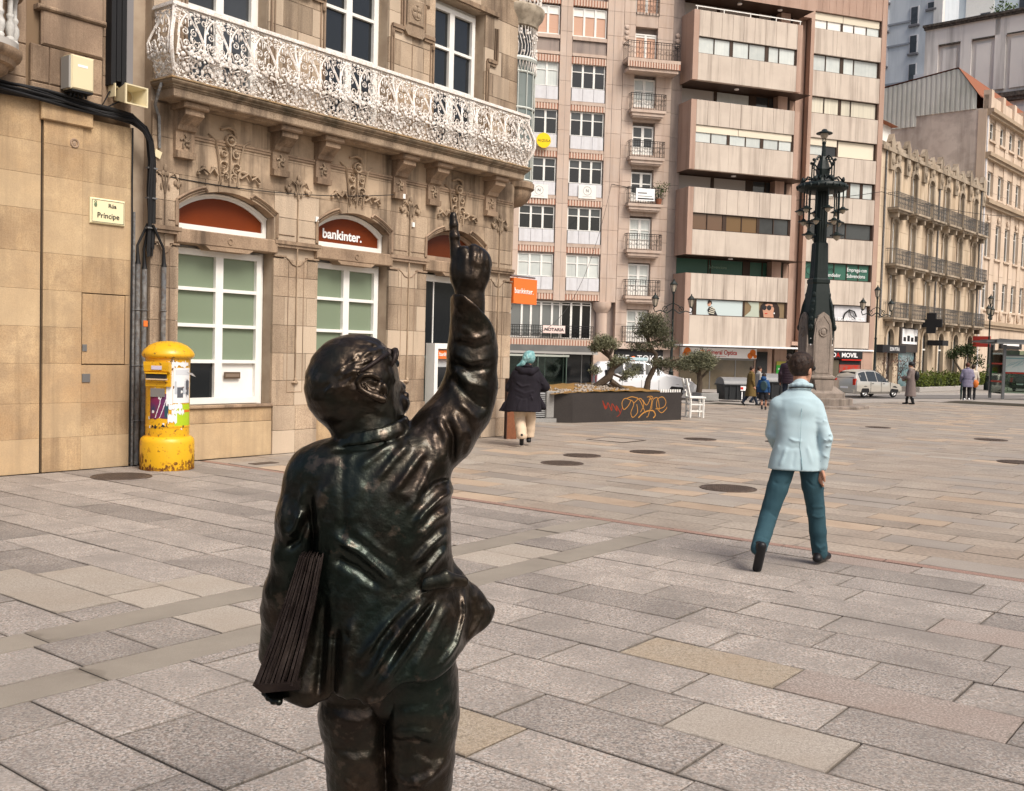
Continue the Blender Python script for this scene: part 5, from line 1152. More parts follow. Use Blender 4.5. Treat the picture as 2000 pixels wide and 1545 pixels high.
# ---------------------------------------------------------------- street things near the bank
def bk(s, y, z): p = SR(s, -12.5-y, z); return p
def postbox():
    YEL = M('yellow_enamel', (.68,.37,.010), .32, 0, [(3,(.68,.36,.006),.5,.2),(24,(.26,.12,.02),.8,.03,.62),(9,(.12,.06,.02),.8,.02,.64)], (25,.15,.004), spec=.5)
    YELR = M('rusting_yellow_enamel', (.70,.39,.010), .4, 0, [(3,(.68,.36,.006),.5,.2),(7,(.36,.14,.012),.8,.03,.60),(26,(.10,.045,.015),.8,.03,.64)], (25,.25,.006), spec=.5)
    RUST = M('flaking_rust', (.16,.055,.012), .8, 0, [(14,(.55,.28,.01),.7,.08),(40,(.05,.02,.01),.6,.12)], (50,.5,.006))
    T = thing('postbox', 'rusty yellow pillar postbox covered in torn posters by the bank window', 'postbox', (-4.557,13.545,0))
    MB().lathe([(.34,0),(.345,.02),(.345,.36),(.335,.405),(.31,.43),(.285,.44)], n=40).build('drum', YELR, T, smooth=True)
    # flakes of rust round the foot
    rr = random.Random(4); m = MB()
    for k in range(340):
        a = rr.uniform(0, 6.283); z = rr.random()**1.8*(.15+.09*math.sin(a*2+1)+.05*math.sin(a*5)); w_ = rr.uniform(.02,.06); h = rr.uniform(.012,.05)
        pts = [(.347, a+w_*math.cos(q*1.05)*rr.uniform(.6,1.2), max(0.002, z+h*math.sin(q*1.05)*rr.uniform(.6,1.2))) for q in range(6)]
        m.add([(r_*math.cos(t), r_*math.sin(t), z_) for r_, t, z_ in pts], [tuple(range(6))])
    m.build('rust_flakes', RUST, T, kind='stuff')
    MB().lathe([(.278,.43),(.278,.56),(.283,.565),(.283,.585),(.278,.59),(.278,1.40),(.286,1.42),(.286,1.46),(.278,1.475)], n=40).build('body', YEL, T, smooth=True)
    MB().lathe([(.285,1.46),(.318,1.475),(.335,1.50),(.332,1.53),(.305,1.575),(.24,1.635),(.15,1.675),(.06,1.69),(0.001,1.692)], n=40).build('cap', YEL, T, smooth=True)
    c0 = -math.pi/2+.325
    def patch(a0, a1, z0, z1, r, n=10, edge=None, seed=0):
        rr = random.Random(seed); m = MB(); m.v = []
        for i in range(n+1):
            a = c0+R(a0+(a1-a0)*i/n); e = rr.uniform(-edge,edge) if edge else 0; e2 = rr.uniform(-edge,edge) if edge else 0
            for z in (z0+e, z1+e2): m.v.append((r*math.cos(a), r*math.sin(a), z))
        m.f = [(2*i,2*i+2,2*i+3,2*i+1) for i in range(n)]; return m
    PAP = M('poster_paper', (.72,.72,.72), .6, 0, [(20,(.55,.56,.58),.4,.2)])
    p = patch(13,72,.885,1.345,.2815).build('poster', PAP, T)
    patch(19,66,1.25,1.32,.2825).build('printed_block', M('pale_grey_print', (.55,.57,.60), .6), p); patch(17,70,1.0,1.17,.2822,8).build('printed_tone', M('grey_wash_print', (.40,.43,.47), .6, 0, [(18,(.6,.62,.64),.6,.2)]), p); patch(22,46,1.10,1.20,.2832,8).build('printed_oval', PAP, p)
    patch(24,42,.955,1.09,.283).build('printed_figure', M('dark_grey_print', (.09,.095,.11), .6), p); patch(52,66,.98,1.19,.283,6,.03,2).build('printed_figure', MATS['dark_grey_print'], p)
    p = patch(-50,2,.68,1.0,.2812,10,.012,3).build('poster', M('purple_print', (.12,.02,.09), .6, 0, [(9,(.02,.05,.09),.8,.1),(6,(.22,.02,.05),.6,.12)]), T)
    m = MB(); m.v = []; 
    for i in range(9):
        z = .69+.3*i/8; a0 = c0+R(-34+2.6*i-(i>5)*2); a1 = c0+R(-20+3.2*i*(1-.03*i))
        for a in (a0,a1): m.v.append((.2822*math.cos(a), .2822*math.sin(a), z))
    m.f = [(2*i,2*i+1,2*i+3,2*i+2) for i in range(8)]; m.build('printed_swoosh', PAP, p)
    patch(-8,2,.70,.86,.2828,5,.01,7).build('printed_swoosh', M('teal_print', (.02,.06,.08), .6), p)
    GRN = M('lime_print', (.38,.52,.02), .6); p = patch(18,75,.585,.87,.2812,10,.006,5).build('poster', GRN, T); patch(40,75,.76,.795,.2824,6,.006,2).build('printed_band', M('orange_red_print', (.6,.16,.02), .6), p)
    for k, (a0,a1,z0,z1) in enumerate(((2,40,.80,.87),(10,46,.74,.80),(0,24,.63,.74),(-44,2,.57,.59),(-4,12,.86,1.30),(8,62,1.36,1.43),(-4,16,1.34,1.42),(-12,8,1.17,1.2))):
        patch(a0,a1,z0,z1,.2834+.0004*k,12,.022 if k < 6 else .01,k).build('torn_paper', PAP if k != 3 else INK, T)
    for k in range(26):
        a = rr.uniform(-58,70); z = rr.uniform(.5,1.42); patch(a,a+rr.uniform(2,7),z,z+rr.uniform(.01,.035),.2835,4,.01,k+30).build('torn_paper', PAP if k%3 else M('scraped_brown', (.14,.07,.03), .8) if 'scraped_brown' not in MATS else MATS['scraped_brown'], T)
    # slot hood with two lips, and the collection plate
    a = c0+R(-26); ca, sa = math.cos(a), math.sin(a); H = sub('slot_hood', T, (0,0,0), a+math.pi/2)
    h = MB(); h.box(-.17,.17,-.345,-.25,1.375,1.42); h.prismx([(-.345,1.375),(-.25,1.375),(-.25,1.10),(-.285,1.10),(-.29,1.27),(-.335,1.30)], -.17, .17); h.build('hood_body', YEL, H)
    MB().box(-.15,.14,-.352,-.30,1.265,1.285).build('slot_lip', YEL, H); MB().box(-.15,.14,-.32,-.28,1.165,1.18).build('slot_lip', YEL, H); MB().box(-.14,.13,-.338,-.30,1.205,1.262).build('slot_mouth', INK, H); MB().box(-.06,.08,-.349,-.344,1.32,1.37).build('label_plate', M('lilac_label', (.55,.5,.62), .5), H); MB().box(-.14,.14,-.336,-.30,1.186,1.204).build('worn_label', M('worn_label', (.6,.45,.3), .6), H)
    MB().box(-.10,.09,-.288,-.268,.905+.06,1.075).build('collection_plate', M('dull_aluminium', (.22,.21,.20), .5, metal=.3), H)
    m = MB(); m.add([(0,0,0),(.09,-.02,-.01),(.13,-.01,-.06),(.06,.0,-.035)], [(0,1,2,3)]); m.build('loose_paper', PAP, T, loc=(.27,-.1,1.29))
postbox()

def bank_fittings():
    # cash machine inside the doorway
    T = thing('cash_machine', 'white framed cash machine with an orange header inside the bank doorway', 'cash machine', SR(0,-12.5), RZ)
    x0, x1 = 13.68, 14.62
    f = MB(); f.box(x0,x0+.09,-.02,.2,.42,1.78).box(x1-.09,x1,-.02,.2,.42,1.78).box(x0+.09,x1-.09,-.02,.2,1.68,1.78).box(x0+.09,x1-.09,-.02,.2,.42,.5); f.build('surround', WHITE, T)
    MB().box(x0+.09,x1-.09,.09,.2,.5,1.68).build('fascia', M('machine_grey', (.42,.43,.43), .4), T); MB().box(x0+.10,x1-.10,.02,.09,1.5,1.66).build('header', ORANGE_L, T); text('lettering', 'bankinter.', .1, SIGNW, T, (x0+.16,.015,1.55))
    MB().box(x0+.15,x0+.55,.05,.09,.98,1.35).build('screen', DARKGLASS, T); MB().prismx([(.09,.93),(-.03,.80),(-.03,.72),(.09,.66)], x0+.14, x1-.14).build('shelf', M('steel_keypad_shelf', (.5,.5,.5), .3, metal=.5), T)
    k = MB(); [k.box(x0+.2+.07*i,x0+.25+.07*i,-.035+.0,.05,.79+.035*j,.81+.035*j) for i in range(4) for j in range(3)]; k.build('keypad', INK, T, kind='stuff')
    # projecting orange sign on the corner
    T = thing('projecting_sign', 'square orange bank sign sticking out from the corner of the sandstone bank', 'sign', bk(15.92,0,0), RZ)
    # it stands out from the side wall, facing down the street
    MB().box(.02,.78,-.02,.10,2.62,3.12).build('panel', ORANGE_L, T); text('lettering', 'bankinter.', .155, SIGNW, T, (.04,-.024,2.82)); m = MB(); m.tube([(0,.04,2.58),(.05,.04,2.5)], .02); m.tube([(-.02,.04,3.16),(.78,.04,3.16)], .02, 5); m.build('bracket', GREYMET, T)
    # street name plate
    T = thing('street_sign', 'cream enamel street plate reading Rúa Príncipe on the yellowish stone', 'street sign', bk(7.305,.0,3.35), RZ)
    SGN = M('cream_enamel', (.78,.70,.45), .35); MB().bbox(-.245,.245,-.035,-.004,-.165,.165,.015).build('plate', SGN, T)
    m = MB(); 
    for a, c, e, g in ((-.22,.22,.138,.143),(-.22,.22,-.143,-.138)): m.box(a,c,-.038,-.036,e,g)
    m.box(-.225,-.220,-.038,-.036,-.14,.14).box(.220,.225,-.038,-.036,-.14,.14); m.build('border_line', INK, T)
    text('lettering', 'Rúa', .075, INK, T, (-.0,-.038,.055)); text('lettering', 'Príncipe', .098, INK, T, (-.155,-.038,-.085), xs=.98)
    m = MB(); m.ball((-.175,-.038,.075), (.022,.004,.03), 8, 5); m.torus((-.175,-.038,.11), .015, .005, 'y', 10, 4); m.build('coat_of_arms', M('crest_green', (.15,.2,.12), .6), T)
    # cream junction cabinet
    T = thing('cable_cabinet', 'cream plastic junction cabinet mounted above the cable run', 'cable cabinet', bk(6.80,-.0,4.98), RZ)
    CR = M('cream_plastic', (.66,.58,.38), .45); MB().bbox(-.13,.17,-.26,-.05,-.2,.22,.02).build('case', CR, T); MB().box(-.155,-.13,-.24,-.05,-.19,.20).build('case_side', M('grey_plastic', (.30,.29,.27), .5), T)
    k = MB(); [k.tube([(-.08+.05*i,-.15,-.2),(-.08+.05*i,-.15,-.27)], .016, 6) for i in range(5)]; k.box(-.12,.16,-.25,-.06,-.225,-.2); k.build('cable_glands', BLACK, T)
    MB().box(-.05,.08,-.263,-.259,.08,.11).build('printed_mark', SIGNW, T)
    # horn speaker
    T = thing('horn_loudspeaker', 'cream square horn loudspeaker on a bracket left of the balcony', 'loudspeaker', bk(7.46,-.06,4.86), RZ+R(4))
    h = MB(); n = [(-.16,-.12),(.16,-.12),(.16,.12),(-.16,.12)]
    def rg(k, y, dz=0, kx=None): return [(x*(kx or k), y, z*k+dz) for x, z in n]
    h.loft([rg(.45,.05),rg(.55,-.02),rg(1.,-.30,-.02),rg(1.06,-.305,-.02),rg(1.06,-.33,-.02),rg(.92,-.33,-.02),rg(.55,-.12,-.01),rg(.2,-.08,-.01)], cap=True); h.build('horn', CR, T)
    k = MB(); k.lathe([(.001,0),(.05,.01),(.07,.03)], n=12); o = k.build('diaphragm', M('tan_cone', (.32,.24,.12), .6), T, loc=(0,-.10,-.01)); o.rotation_euler = (R(90),0,0)
    k = MB(); k.box(-.15,-.135,-.08,.06,-.03,.14).box(.135,.15,-.08,.06,-.03,.14).box(-.15,.15,.03,.06,.11,.14); k.build('bracket', CR, T)
    # cables: a sagging bundle along the wall and down the recess
    rr = random.Random(2); T = thing('cable_bundle', 'thick bundle of black cables running along the stone house and down the recess', 'cables', SR(0,-12.5), RZ)
    for k in range(9):
        o = rr.uniform(-.05,.05); o2 = rr.uniform(-.04,.02); pts = []
        for i in range(22):
            s = 1.5+6.1*i/21; pts.append((s, -.07+o2+.02*math.sin(s*3+k), 4.66+o+.035*math.sin(s*1.7+k)-.05*(s>6.3)*(s-6.3)))
        e = rr.uniform(-.03,.05)
        pts += [(7.78+e,-.06+o2,4.50+o),(7.88+e,-.05+o2,4.36+o*.6),(7.92+e,-.04+o2,4.1),(7.91+e+.02*math.sin(k),-.03+o2,3.7),(7.93+e,-.03,3.3),(7.92+e,-.02,2.9+rr.uniform(-.1,.1))]
        MB().tube(pts, rr.choice((.012,.016,.022)), 6).build('cable', BLACK, T, smooth=True)
    for k in range(3): MB().tube([(7.655,-.02,4.5),(7.65,-.025,3.8+.1*k),(7.66,-.02,3.0),(7.655,-.02,.05)] if k == 0 else [(7.0+.3*k,-.06,4.9),(7.2,-.05,4.75-.05*k),(7.5,-.06,4.6)], .012, 5).build('cable', BLACK, T, smooth=True)
    clip = MB(); [clip.box(7.86,8.0,-.07,.0,z,z+.02) for z in (4.0,3.6,3.2)]; clip.build('cable_clips', GREYMET, T)
    # black trunking above
    T = thing('cable_trunking', 'tall black cable trunking rising beside the brown stone pilaster', 'cable trunking', SR(0,-12.5), RZ)
    for k in range(3): MB().box(7.28+.075*k,7.345+.075*k,-.12,.02,4.98+.06*(k%2),12).build('duct', BLACK, T)
    MB().box(7.5,7.60,-.10,.0,4.95,12).build('flat_duct', M('grey_duct', (.20,.19,.19), .6), T)
    # conduits
    labs = ['slim grey conduit pipe at the edge of the yellowish cladding','thick grey conduit pipe, left of two rising behind the yellow postbox','thick grey conduit pipe with an orange sticker, right behind the yellow postbox','thick grey conduit pipe nearest the bank window']
    for k, (x, r, zt, y) in enumerate(((7.70,.018,3.4,.0),(7.80,.034,2.72,.06),(7.90,.036,2.66,.06),(8.12,.034,2.70,-.06))):
        T = thing('conduit_pipe', labs[k], 'pipe', SR(0,-12.5), RZ, 'conduits in the recess by the postbox'); MB().tube([(x,y,0),(x,y,zt)], r, 10).build('tube', PIPE, T, smooth=True)
        if k: MB().tube([(x,y,zt),(x,y,zt+.05),(x-.01,y,zt+.25),(7.93,y-.02,zt+.55)], [r*1.15,r*.8,r*.5,.02], 8).build('cap', BLACK, T, smooth=True)
        b_ = MB(); [b_.torus((x,y,z), r+.006, .008, 'z', 10, 4) for z in (.6,1.35,2.1)]; b_.build('clamp', GREYMET, T)
        if k == 2: MB().box(x-.03,x+.03,y-.042,y-.036,1.88,1.96).build('sticker', ORANGE_L, T)
    T = tag(MB().box(-.05,.05,-.05,0,-.05,.05).build('wall_sensor', CR, loc=bk(8.03,.02,4.22)), 'small cream sensor box tilted on the stone beside the black cables', 'sensor'); T.rotation_euler = (0,R(20),RZ)
    # rusty steel post by the corner
    COR = M('weathering_steel', (.20,.075,.035), .8, 0, [(6,(.12,.045,.025),.6,.2),(40,(.28,.12,.06),.4,.12)]); T = thing('steel_post', 'square rusty steel post standing at the corner of the bank', 'post', (-.01,19.5,0), R(20))
    MB().box(-.10,.10,-.07,.07,0,1.14).build('shaft', COR, T); MB().box(-.11,-.10,-.07,.07,0,1.14).box(-.1,.1,-.07,.07,1.14,1.15).build('edge_plate', M('dark_rust', (.05,.025,.018), .7), T)
bank_fittings()

# ---------------------------------------------------------------- glass screen, vent, planter, trees
GLASS = bpy.data.materials.new('tinted_glass'); GLASS.use_nodes = True
def _glass():
    t = GLASS.node_tree; N = t.nodes; L = t.links; N.remove(N['Principled BSDF']); o = N['Material Output']
    a = N.new('ShaderNodeBsdfTransparent'); a.inputs[0].default_value = (.55,.66,.60,1); g = N.new('ShaderNodeBsdfGlossy'); g.inputs[0].default_value = (.8,.9,.86,1); g.inputs[1].default_value = .03
    f = N.new('ShaderNodeFresnel'); f.inputs[0].default_value = 1.5; m = N.new('ShaderNodeMixShader'); L.new(f.outputs[0], m.inputs[0]); L.new(a.outputs[0], m.inputs[1]); L.new(g.outputs[0], m.inputs[2]); L.new(m.outputs[0], o.inputs[0])
_glass()
GRAN = M('grey_granite_block', (.25,.245,.235), .75, 0, [(60,(.36,.355,.34),.5,.12),(2,(.18,.175,.165),.5,.2)])
def planter():
    T = thing('glass_screen', 'greenish glass screen on a dark stone kerb behind the woman in the blown coat', 'glass screen', (.2,25.6,0), R(29))
    for k in range(3):
        MB().box(.85*k-1.2,.85*k-.36,0,.02,.2,1.55).build('glass_panel', GLASS, T)
    f = MB(); [f.box(.85*k-1.215,.85*k-1.2,-.01,.03,.2,1.55) for k in range(4)]; f.build('glazing_bars', M('glass_edge', (.16,.22,.19), .3), T)
    MB().box(-1.25,1.4,-.03,.05,1.55,1.60).build('top_rail', M('brushed_rail', (.50,.54,.50), .35, metal=.4), T); MB().box(-1.3,1.4,-.12,.14,0,.2).build('kerb', GRAN, T)
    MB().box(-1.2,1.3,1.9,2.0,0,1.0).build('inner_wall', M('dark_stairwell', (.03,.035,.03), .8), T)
    T = thing('vent_block', 'grey granite vent block with a dark louvred grille next to the planter', 'vent block', (.86,24.2,0), R(21))
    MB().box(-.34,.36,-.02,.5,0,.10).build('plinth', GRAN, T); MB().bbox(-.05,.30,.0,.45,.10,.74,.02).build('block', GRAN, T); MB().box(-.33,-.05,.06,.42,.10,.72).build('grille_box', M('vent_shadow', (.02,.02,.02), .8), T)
    l = MB(); [l.prismx([(.03,.13+.045*i),(.06,.13+.045*i),(.07,.165+.045*i),(.06,.165+.045*i)], -.33, -.055) for i in range(13)]; l.build('louvres', GREYMET, T)
    # planter
    PL = M('planter_steel', (.035,.03,.028), .55, 0, [(2,(.055,.047,.043),.5,.2),(30,(.025,.022,.02),.4,.15)]); O = Vector((1.45,24.29,0)); d = Vector((2.95,2.23,0)); L_ = d.length; rz = math.atan2(d.y, d.x)
    T = thing('planter', 'long low dark steel planter with orange and red graffiti and two olive trees', 'planter', O, rz)
    h = .70; dep = 2.6
    P = [(0,0),(L_,0),(L_+.02,dep),(-.55,dep),(-.55,.35)]
    MB().prismz(P, 0, h).build('trough', PL, T); MB().prismz([(x*.995+.01,y-.004) for x,y in P[:2]]+[(x,y) for x,y in P[2:]], h, h+.015).build('trough_lip', PL, T)
    s = MB(); n, m = 24, 14; hz = lambda u, v: h-.02+.22*max(0,math.sin(math.pi*min(1,max(0,u)))**.7)*math.sin(math.pi*min(1,.08+v*.9))**.8
    s.v = [(-.5+(L_+.48)*i/n, .04+(dep-.08)*j/m, hz(i/n,j/m)+.012*math.sin(i*2.1+j*3.7)) for j in range(m+1) for i in range(n+1)]
    s.f = [(j*(n+1)+i, j*(n+1)+i+1, (j+1)*(n+1)+i+1, (j+1)*(n+1)+i) for j in range(m) for i in range(n)]
    s.build('soil', M('ochre_soil', (.26,.14,.04), .95, 0, [(5,(.12,.09,.03),.6,.2),(40,(.36,.22,.09),.4,.15)]), T, smooth='all')
    g = MB(); rr = random.Random(8)
    for k in range(520):
        u = rr.random()**.8*.58; v = rr.uniform(.02,.6); r = rr.uniform(.02,.045)
        if v > .16 and not (.28 < u < .58 and v < .34) and u > .14: continue
        g.ball((-.5+(L_+.48)*u, .04+(dep-.08)*v, hz(u,v)+.01), (r,r,r*.7), 5, 3)
    g.build('gravel', M('pale_gravel', (.36,.31,.26), .9, 0, [(15,(.55,.50,.43),.6,.2),(9,(.2,.16,.13),.5,.2)]), T, kind='stuff')
    w_ = MB(); [w_.box(L_-.75+.085*i, L_-.70+.085*i, .03, .05, h-.02, h+.09) for i in range(9)]; w_.build('white_edging', WHITE, T)
    OR = M('orange_spray_paint', (.42,.20,.045), .8); RD = M('red_spray_paint', (.26,.03,.012), .8)
    def tagline(pts, m, r=.0095): 
        q = MB(); cs = []
        for i in range(len(pts)-1):
            p0, p1, p2, p3 = pts[max(0,i-1)], pts[i], pts[i+1], pts[min(len(pts)-1,i+2)]
            for t in (0,.25,.5,.75): cs.append(tuple(.5*((2*p1[k])+(-p0[k]+p2[k])*t+(2*p0[k]-5*p1[k]+4*p2[k]-p3[k])*t*t+(-p0[k]+3*p1[k]-3*p2[k]+p3[k])*t**3) for k in (0,1)))
        cs.append(pts[-1])
        w2 = r; L2, R2 = [], []
        for i, (x, z) in enumerate(cs):
            a = cs[max(0,i-1)]; b_ = cs[min(len(cs)-1,i+1)]; tx, tz = b_[0]-a[0], b_[1]-a[1]; l = math.hypot(tx,tz) or 1
            L2.append((x-tz/l*w2, -.003, z+tx/l*w2)); R2.append((x+tz/l*w2, -.003, z-tx/l*w2))
        q.v = L2+R2; nn = len(cs); q.f = [(i,i+1,nn+i+1,nn+i) for i in range(nn-1)]; q.build('graffiti_stroke', m, T)
    gx = lambda px: (px-1118)/212*L_; gzz = lambda py: (823.5-py)/54*.68
    G = lambda *p: [(gx(x), gzz(y)) for x, y in p]
    tagline(G((1228,783),(1215,778),(1209,787),(1213,800),(1222,792),(1227,782),(1232,790),(1227,806),(1231,816),(1240,806),(1238,790)), OR)
    tagline(G((1218,778),(1228,775),(1240,778)), OR); tagline(G((1232,788),(1244,778),(1252,790),(1246,806)), OR); tagline(G((1250,782),(1258,792),(1266,776)), OR)
    tagline(G((1238,778),(1245,784),(1256,808)), OR); tagline(G((1262,777),(1268,783),(1262,812),(1258,816)), OR); tagline(G((1268,800),(1270,782),(1278,777),(1282,786),(1284,802)), OR)
    tagline(G((1276,800),(1292,797),(1297,786),(1290,776),(1280,780),(1278,795),(1288,808),(1298,800),(1299,796)), OR); tagline(G((1242,817),(1254,806),(1270,803),(1276,812),(1272,818)), OR, .016)
    tagline(G((1258,776),(1266,774),(1270,778),(1262,781)), OR)
    tagline(G((1172,782),(1180,797),(1182,786),(1190,802),(1190,788),(1200,803),(1198,792),(1206,806),(1203,812)), RD, .012); tagline(G((1173,785),(1178,798),(1181,790)), RD, .016); tagline(G((1210,795),(1206,808),(1200,814)), RD, .008)
    BARK = M('olive_bark', (.075,.055,.038), .95, 0, [(8,(.03,.022,.016),.6,.2),(30,(.13,.10,.075),.4,.15)]); OLV = M('olive_leaf', (.125,.125,.07), .55, .3, [(4,(.07,.075,.035),.6,.2),(11,(.2,.2,.135),.5,.15)])
    def olive(name, lab, base, trunk, limbs, blobs, n, size, seed):
        t = thing(name, lab, 'tree', base, 0); m = MB(); m.tube(trunk[0], trunk[1], 8)
        for p, r in limbs: m.tube(p, r, 6)
        m.build('trunk', BARK, t, smooth=True); leafy(t, 'crown', OLV, blobs, n, size, seed, .2, .25); leafy(t, 'sprays', OLV, [(c, tuple(q*1.32 for q in r)) for c, r in blobs], n//5, size*1.1, seed+50, .5, .75)
    b = Vector((2.35,25.55,.88))
    olive('olive_tree', 'smaller cloud-pruned olive tree at the gravel end of the graffiti planter', b,
        ([(-.45,.0,-.12),(-.2,0,0),(.06,0,.2),(.16,0,.5),(.05,0,.75),(-.12,0,.95)],[.05,.09,.10,.07,.05,.04]), [([(.1,0,.1),(.35,.02,-.05),(.5,.05,-.12)],[.09,.06,.03]),([(.14,0,.4),(.4,-.1,.6),(.55,-.1,.7)],[.05,.035,.02]),([(.1,0,.3),(.35,0,.2),(.55,.05,.35)],[.04,.03,.015]),([(.06,0,.7),(-.2,.1,.88),(-.3,.1,.95)],[.05,.03,.02]),([(.05,0,.75),(.12,-.1,.92),(.14,-.1,1.0)],[.05,.03,.02])],
        [((-.12,0,1.04),(.30,.28,.16)),((-.30,.1,.92),(.18,.18,.10)),((.10,.05,1.0),(.16,.18,.12)),((.32,0,.62),(.27,.24,.10)),((.10,-.05,.52),(.12,.12,.07)),((.55,.0,.30),(.20,.18,.11)),((.42,.1,.18),(.12,.12,.08)),((-.30,-.1,.36),(.14,.14,.12)),((-.02,.1,1.14),(.18,.18,.09))], 6200, .048, 3)
    b = Vector((3.45,26.3,.88))
    olive('olive_tree', 'taller cloud-pruned olive tree with a big round top over the graffiti planter', b,
        ([(0,0,-.15),(.04,0,.15),(.18,0,.45),(.22,0,.8),(.05,0,1.0),(-.02,0,1.25),(.1,0,1.45)],[.09,.07,.065,.055,.05,.045,.04]), [([(.2,0,.6),(.5,-.1,.62),(.8,-.1,.7)],[.05,.04,.02]),([(.2,0,.85),(-.2,.05,.95),(-.35,.05,1.1)],[.05,.03,.02]),([(.1,0,1.1),(.4,0,1.2),(.55,0,1.3)],[.04,.03,.02]),([(0,0,1.25),(.2,0,1.4),(.3,0,1.5)],[.05,.03,.02]),([(-.02,0,1.2),(-.16,0,1.45),(-.16,0,1.55)],[.04,.03,.02])],
        [((.10,0,1.52),(.38,.34,.27)),((.34,.05,1.36),(.24,.24,.2)),((-.16,0,1.36),(.20,.2,.15)),((.06,.1,1.72),(.24,.24,.13)),((-.22,0,.98),(.26,.24,.10)),((.08,-.1,1.06),(.16,.16,.08)),((.48,.1,1.06),(.30,.26,.11)),((.42,-.05,.60),(.34,.26,.11)),((.72,0,.52),(.30,.24,.11)),((.98,0,.50),(.20,.18,.08)),((-.25,.1,.42),(.16,.16,.14)),((.30,.1,.40),(.15,.15,.09))], 9500, .048, 5)
    gz3 = gz(9.1,49.0)
    olive('olive_tree', 'flat-topped olive tree in the square grey pot before the optician', Vector((9.0,49.4,gz3+.35)),
        ([(0,0,-.1),(.05,0,.5),(-.02,0,1.0),(.1,0,1.4)],[.16,.13,.11,.09]), [([(0,0,.9),(-.4,0,1.2),(-.5,0,1.5)],[.08,.05,.03]),([(.05,0,.7),(.45,0,1.1),(.6,0,1.4)],[.08,.05,.03])], [((0,0,1.6),(.75,.65,.36)),((.35,0,1.5),(.45,.4,.28)),((-.4,0,1.4),(.4,.4,.28))], 9000, .085, 7)
    t = thing('tree_pot', 'square grey concrete tree pot before the optician window', 'tree pot', (9.3,49.2,gz3), R(19)); MB().bbox(-.45,.5,-.4,.5,0,.38,.03).build('tub', GRAN, t); MB().box(-.38,.42,-.3,.42,.38,.39).build('earth', M('dark_earth', (.06,.045,.03), .95), t)
    # white wooden chair beside the planter
    t = thing('white_chair', 'tall white wooden chair standing at the right end of the planter', 'chair', (4.98,27.7,0), R(8))
    for x, y, z0, z1, lean in ((-.20,-.16,0,1.05,-.14),(.16,-.16,0,.54,0),(-.20,.18,0,1.05,-.14),(.16,.18,0,.54,0)):
        MB().tube([(x,y,0),(x,y,.5),(x+lean,y,z1)] if lean else [(x,y,0),(x,y,z1)], .034, 4).build('leg', WHITE, t)
    MB().bbox(-.24,.22,-.2,.22,.52,.57,.01).build('seat', WHITE, t); s = MB()
    for z in (.18,.36): s.box(-.2,.16,-.175,-.145,z-.02,z+.02).box(-.2,.16,.165,.195,z-.02,z+.02).box(-.215,-.185,-.16,.18,z-.02,z+.02).box(.145,.175,-.16,.18,z-.02,z+.02)
    s.build('rungs', WHITE, t)
    for k in range(4): MB().box(-.33+.03*(3-k),-.30+.03*(3-k),-.16,.18,.98-.11*k,1.05-.11*k).build('back_slat', WHITE, t)
planter()

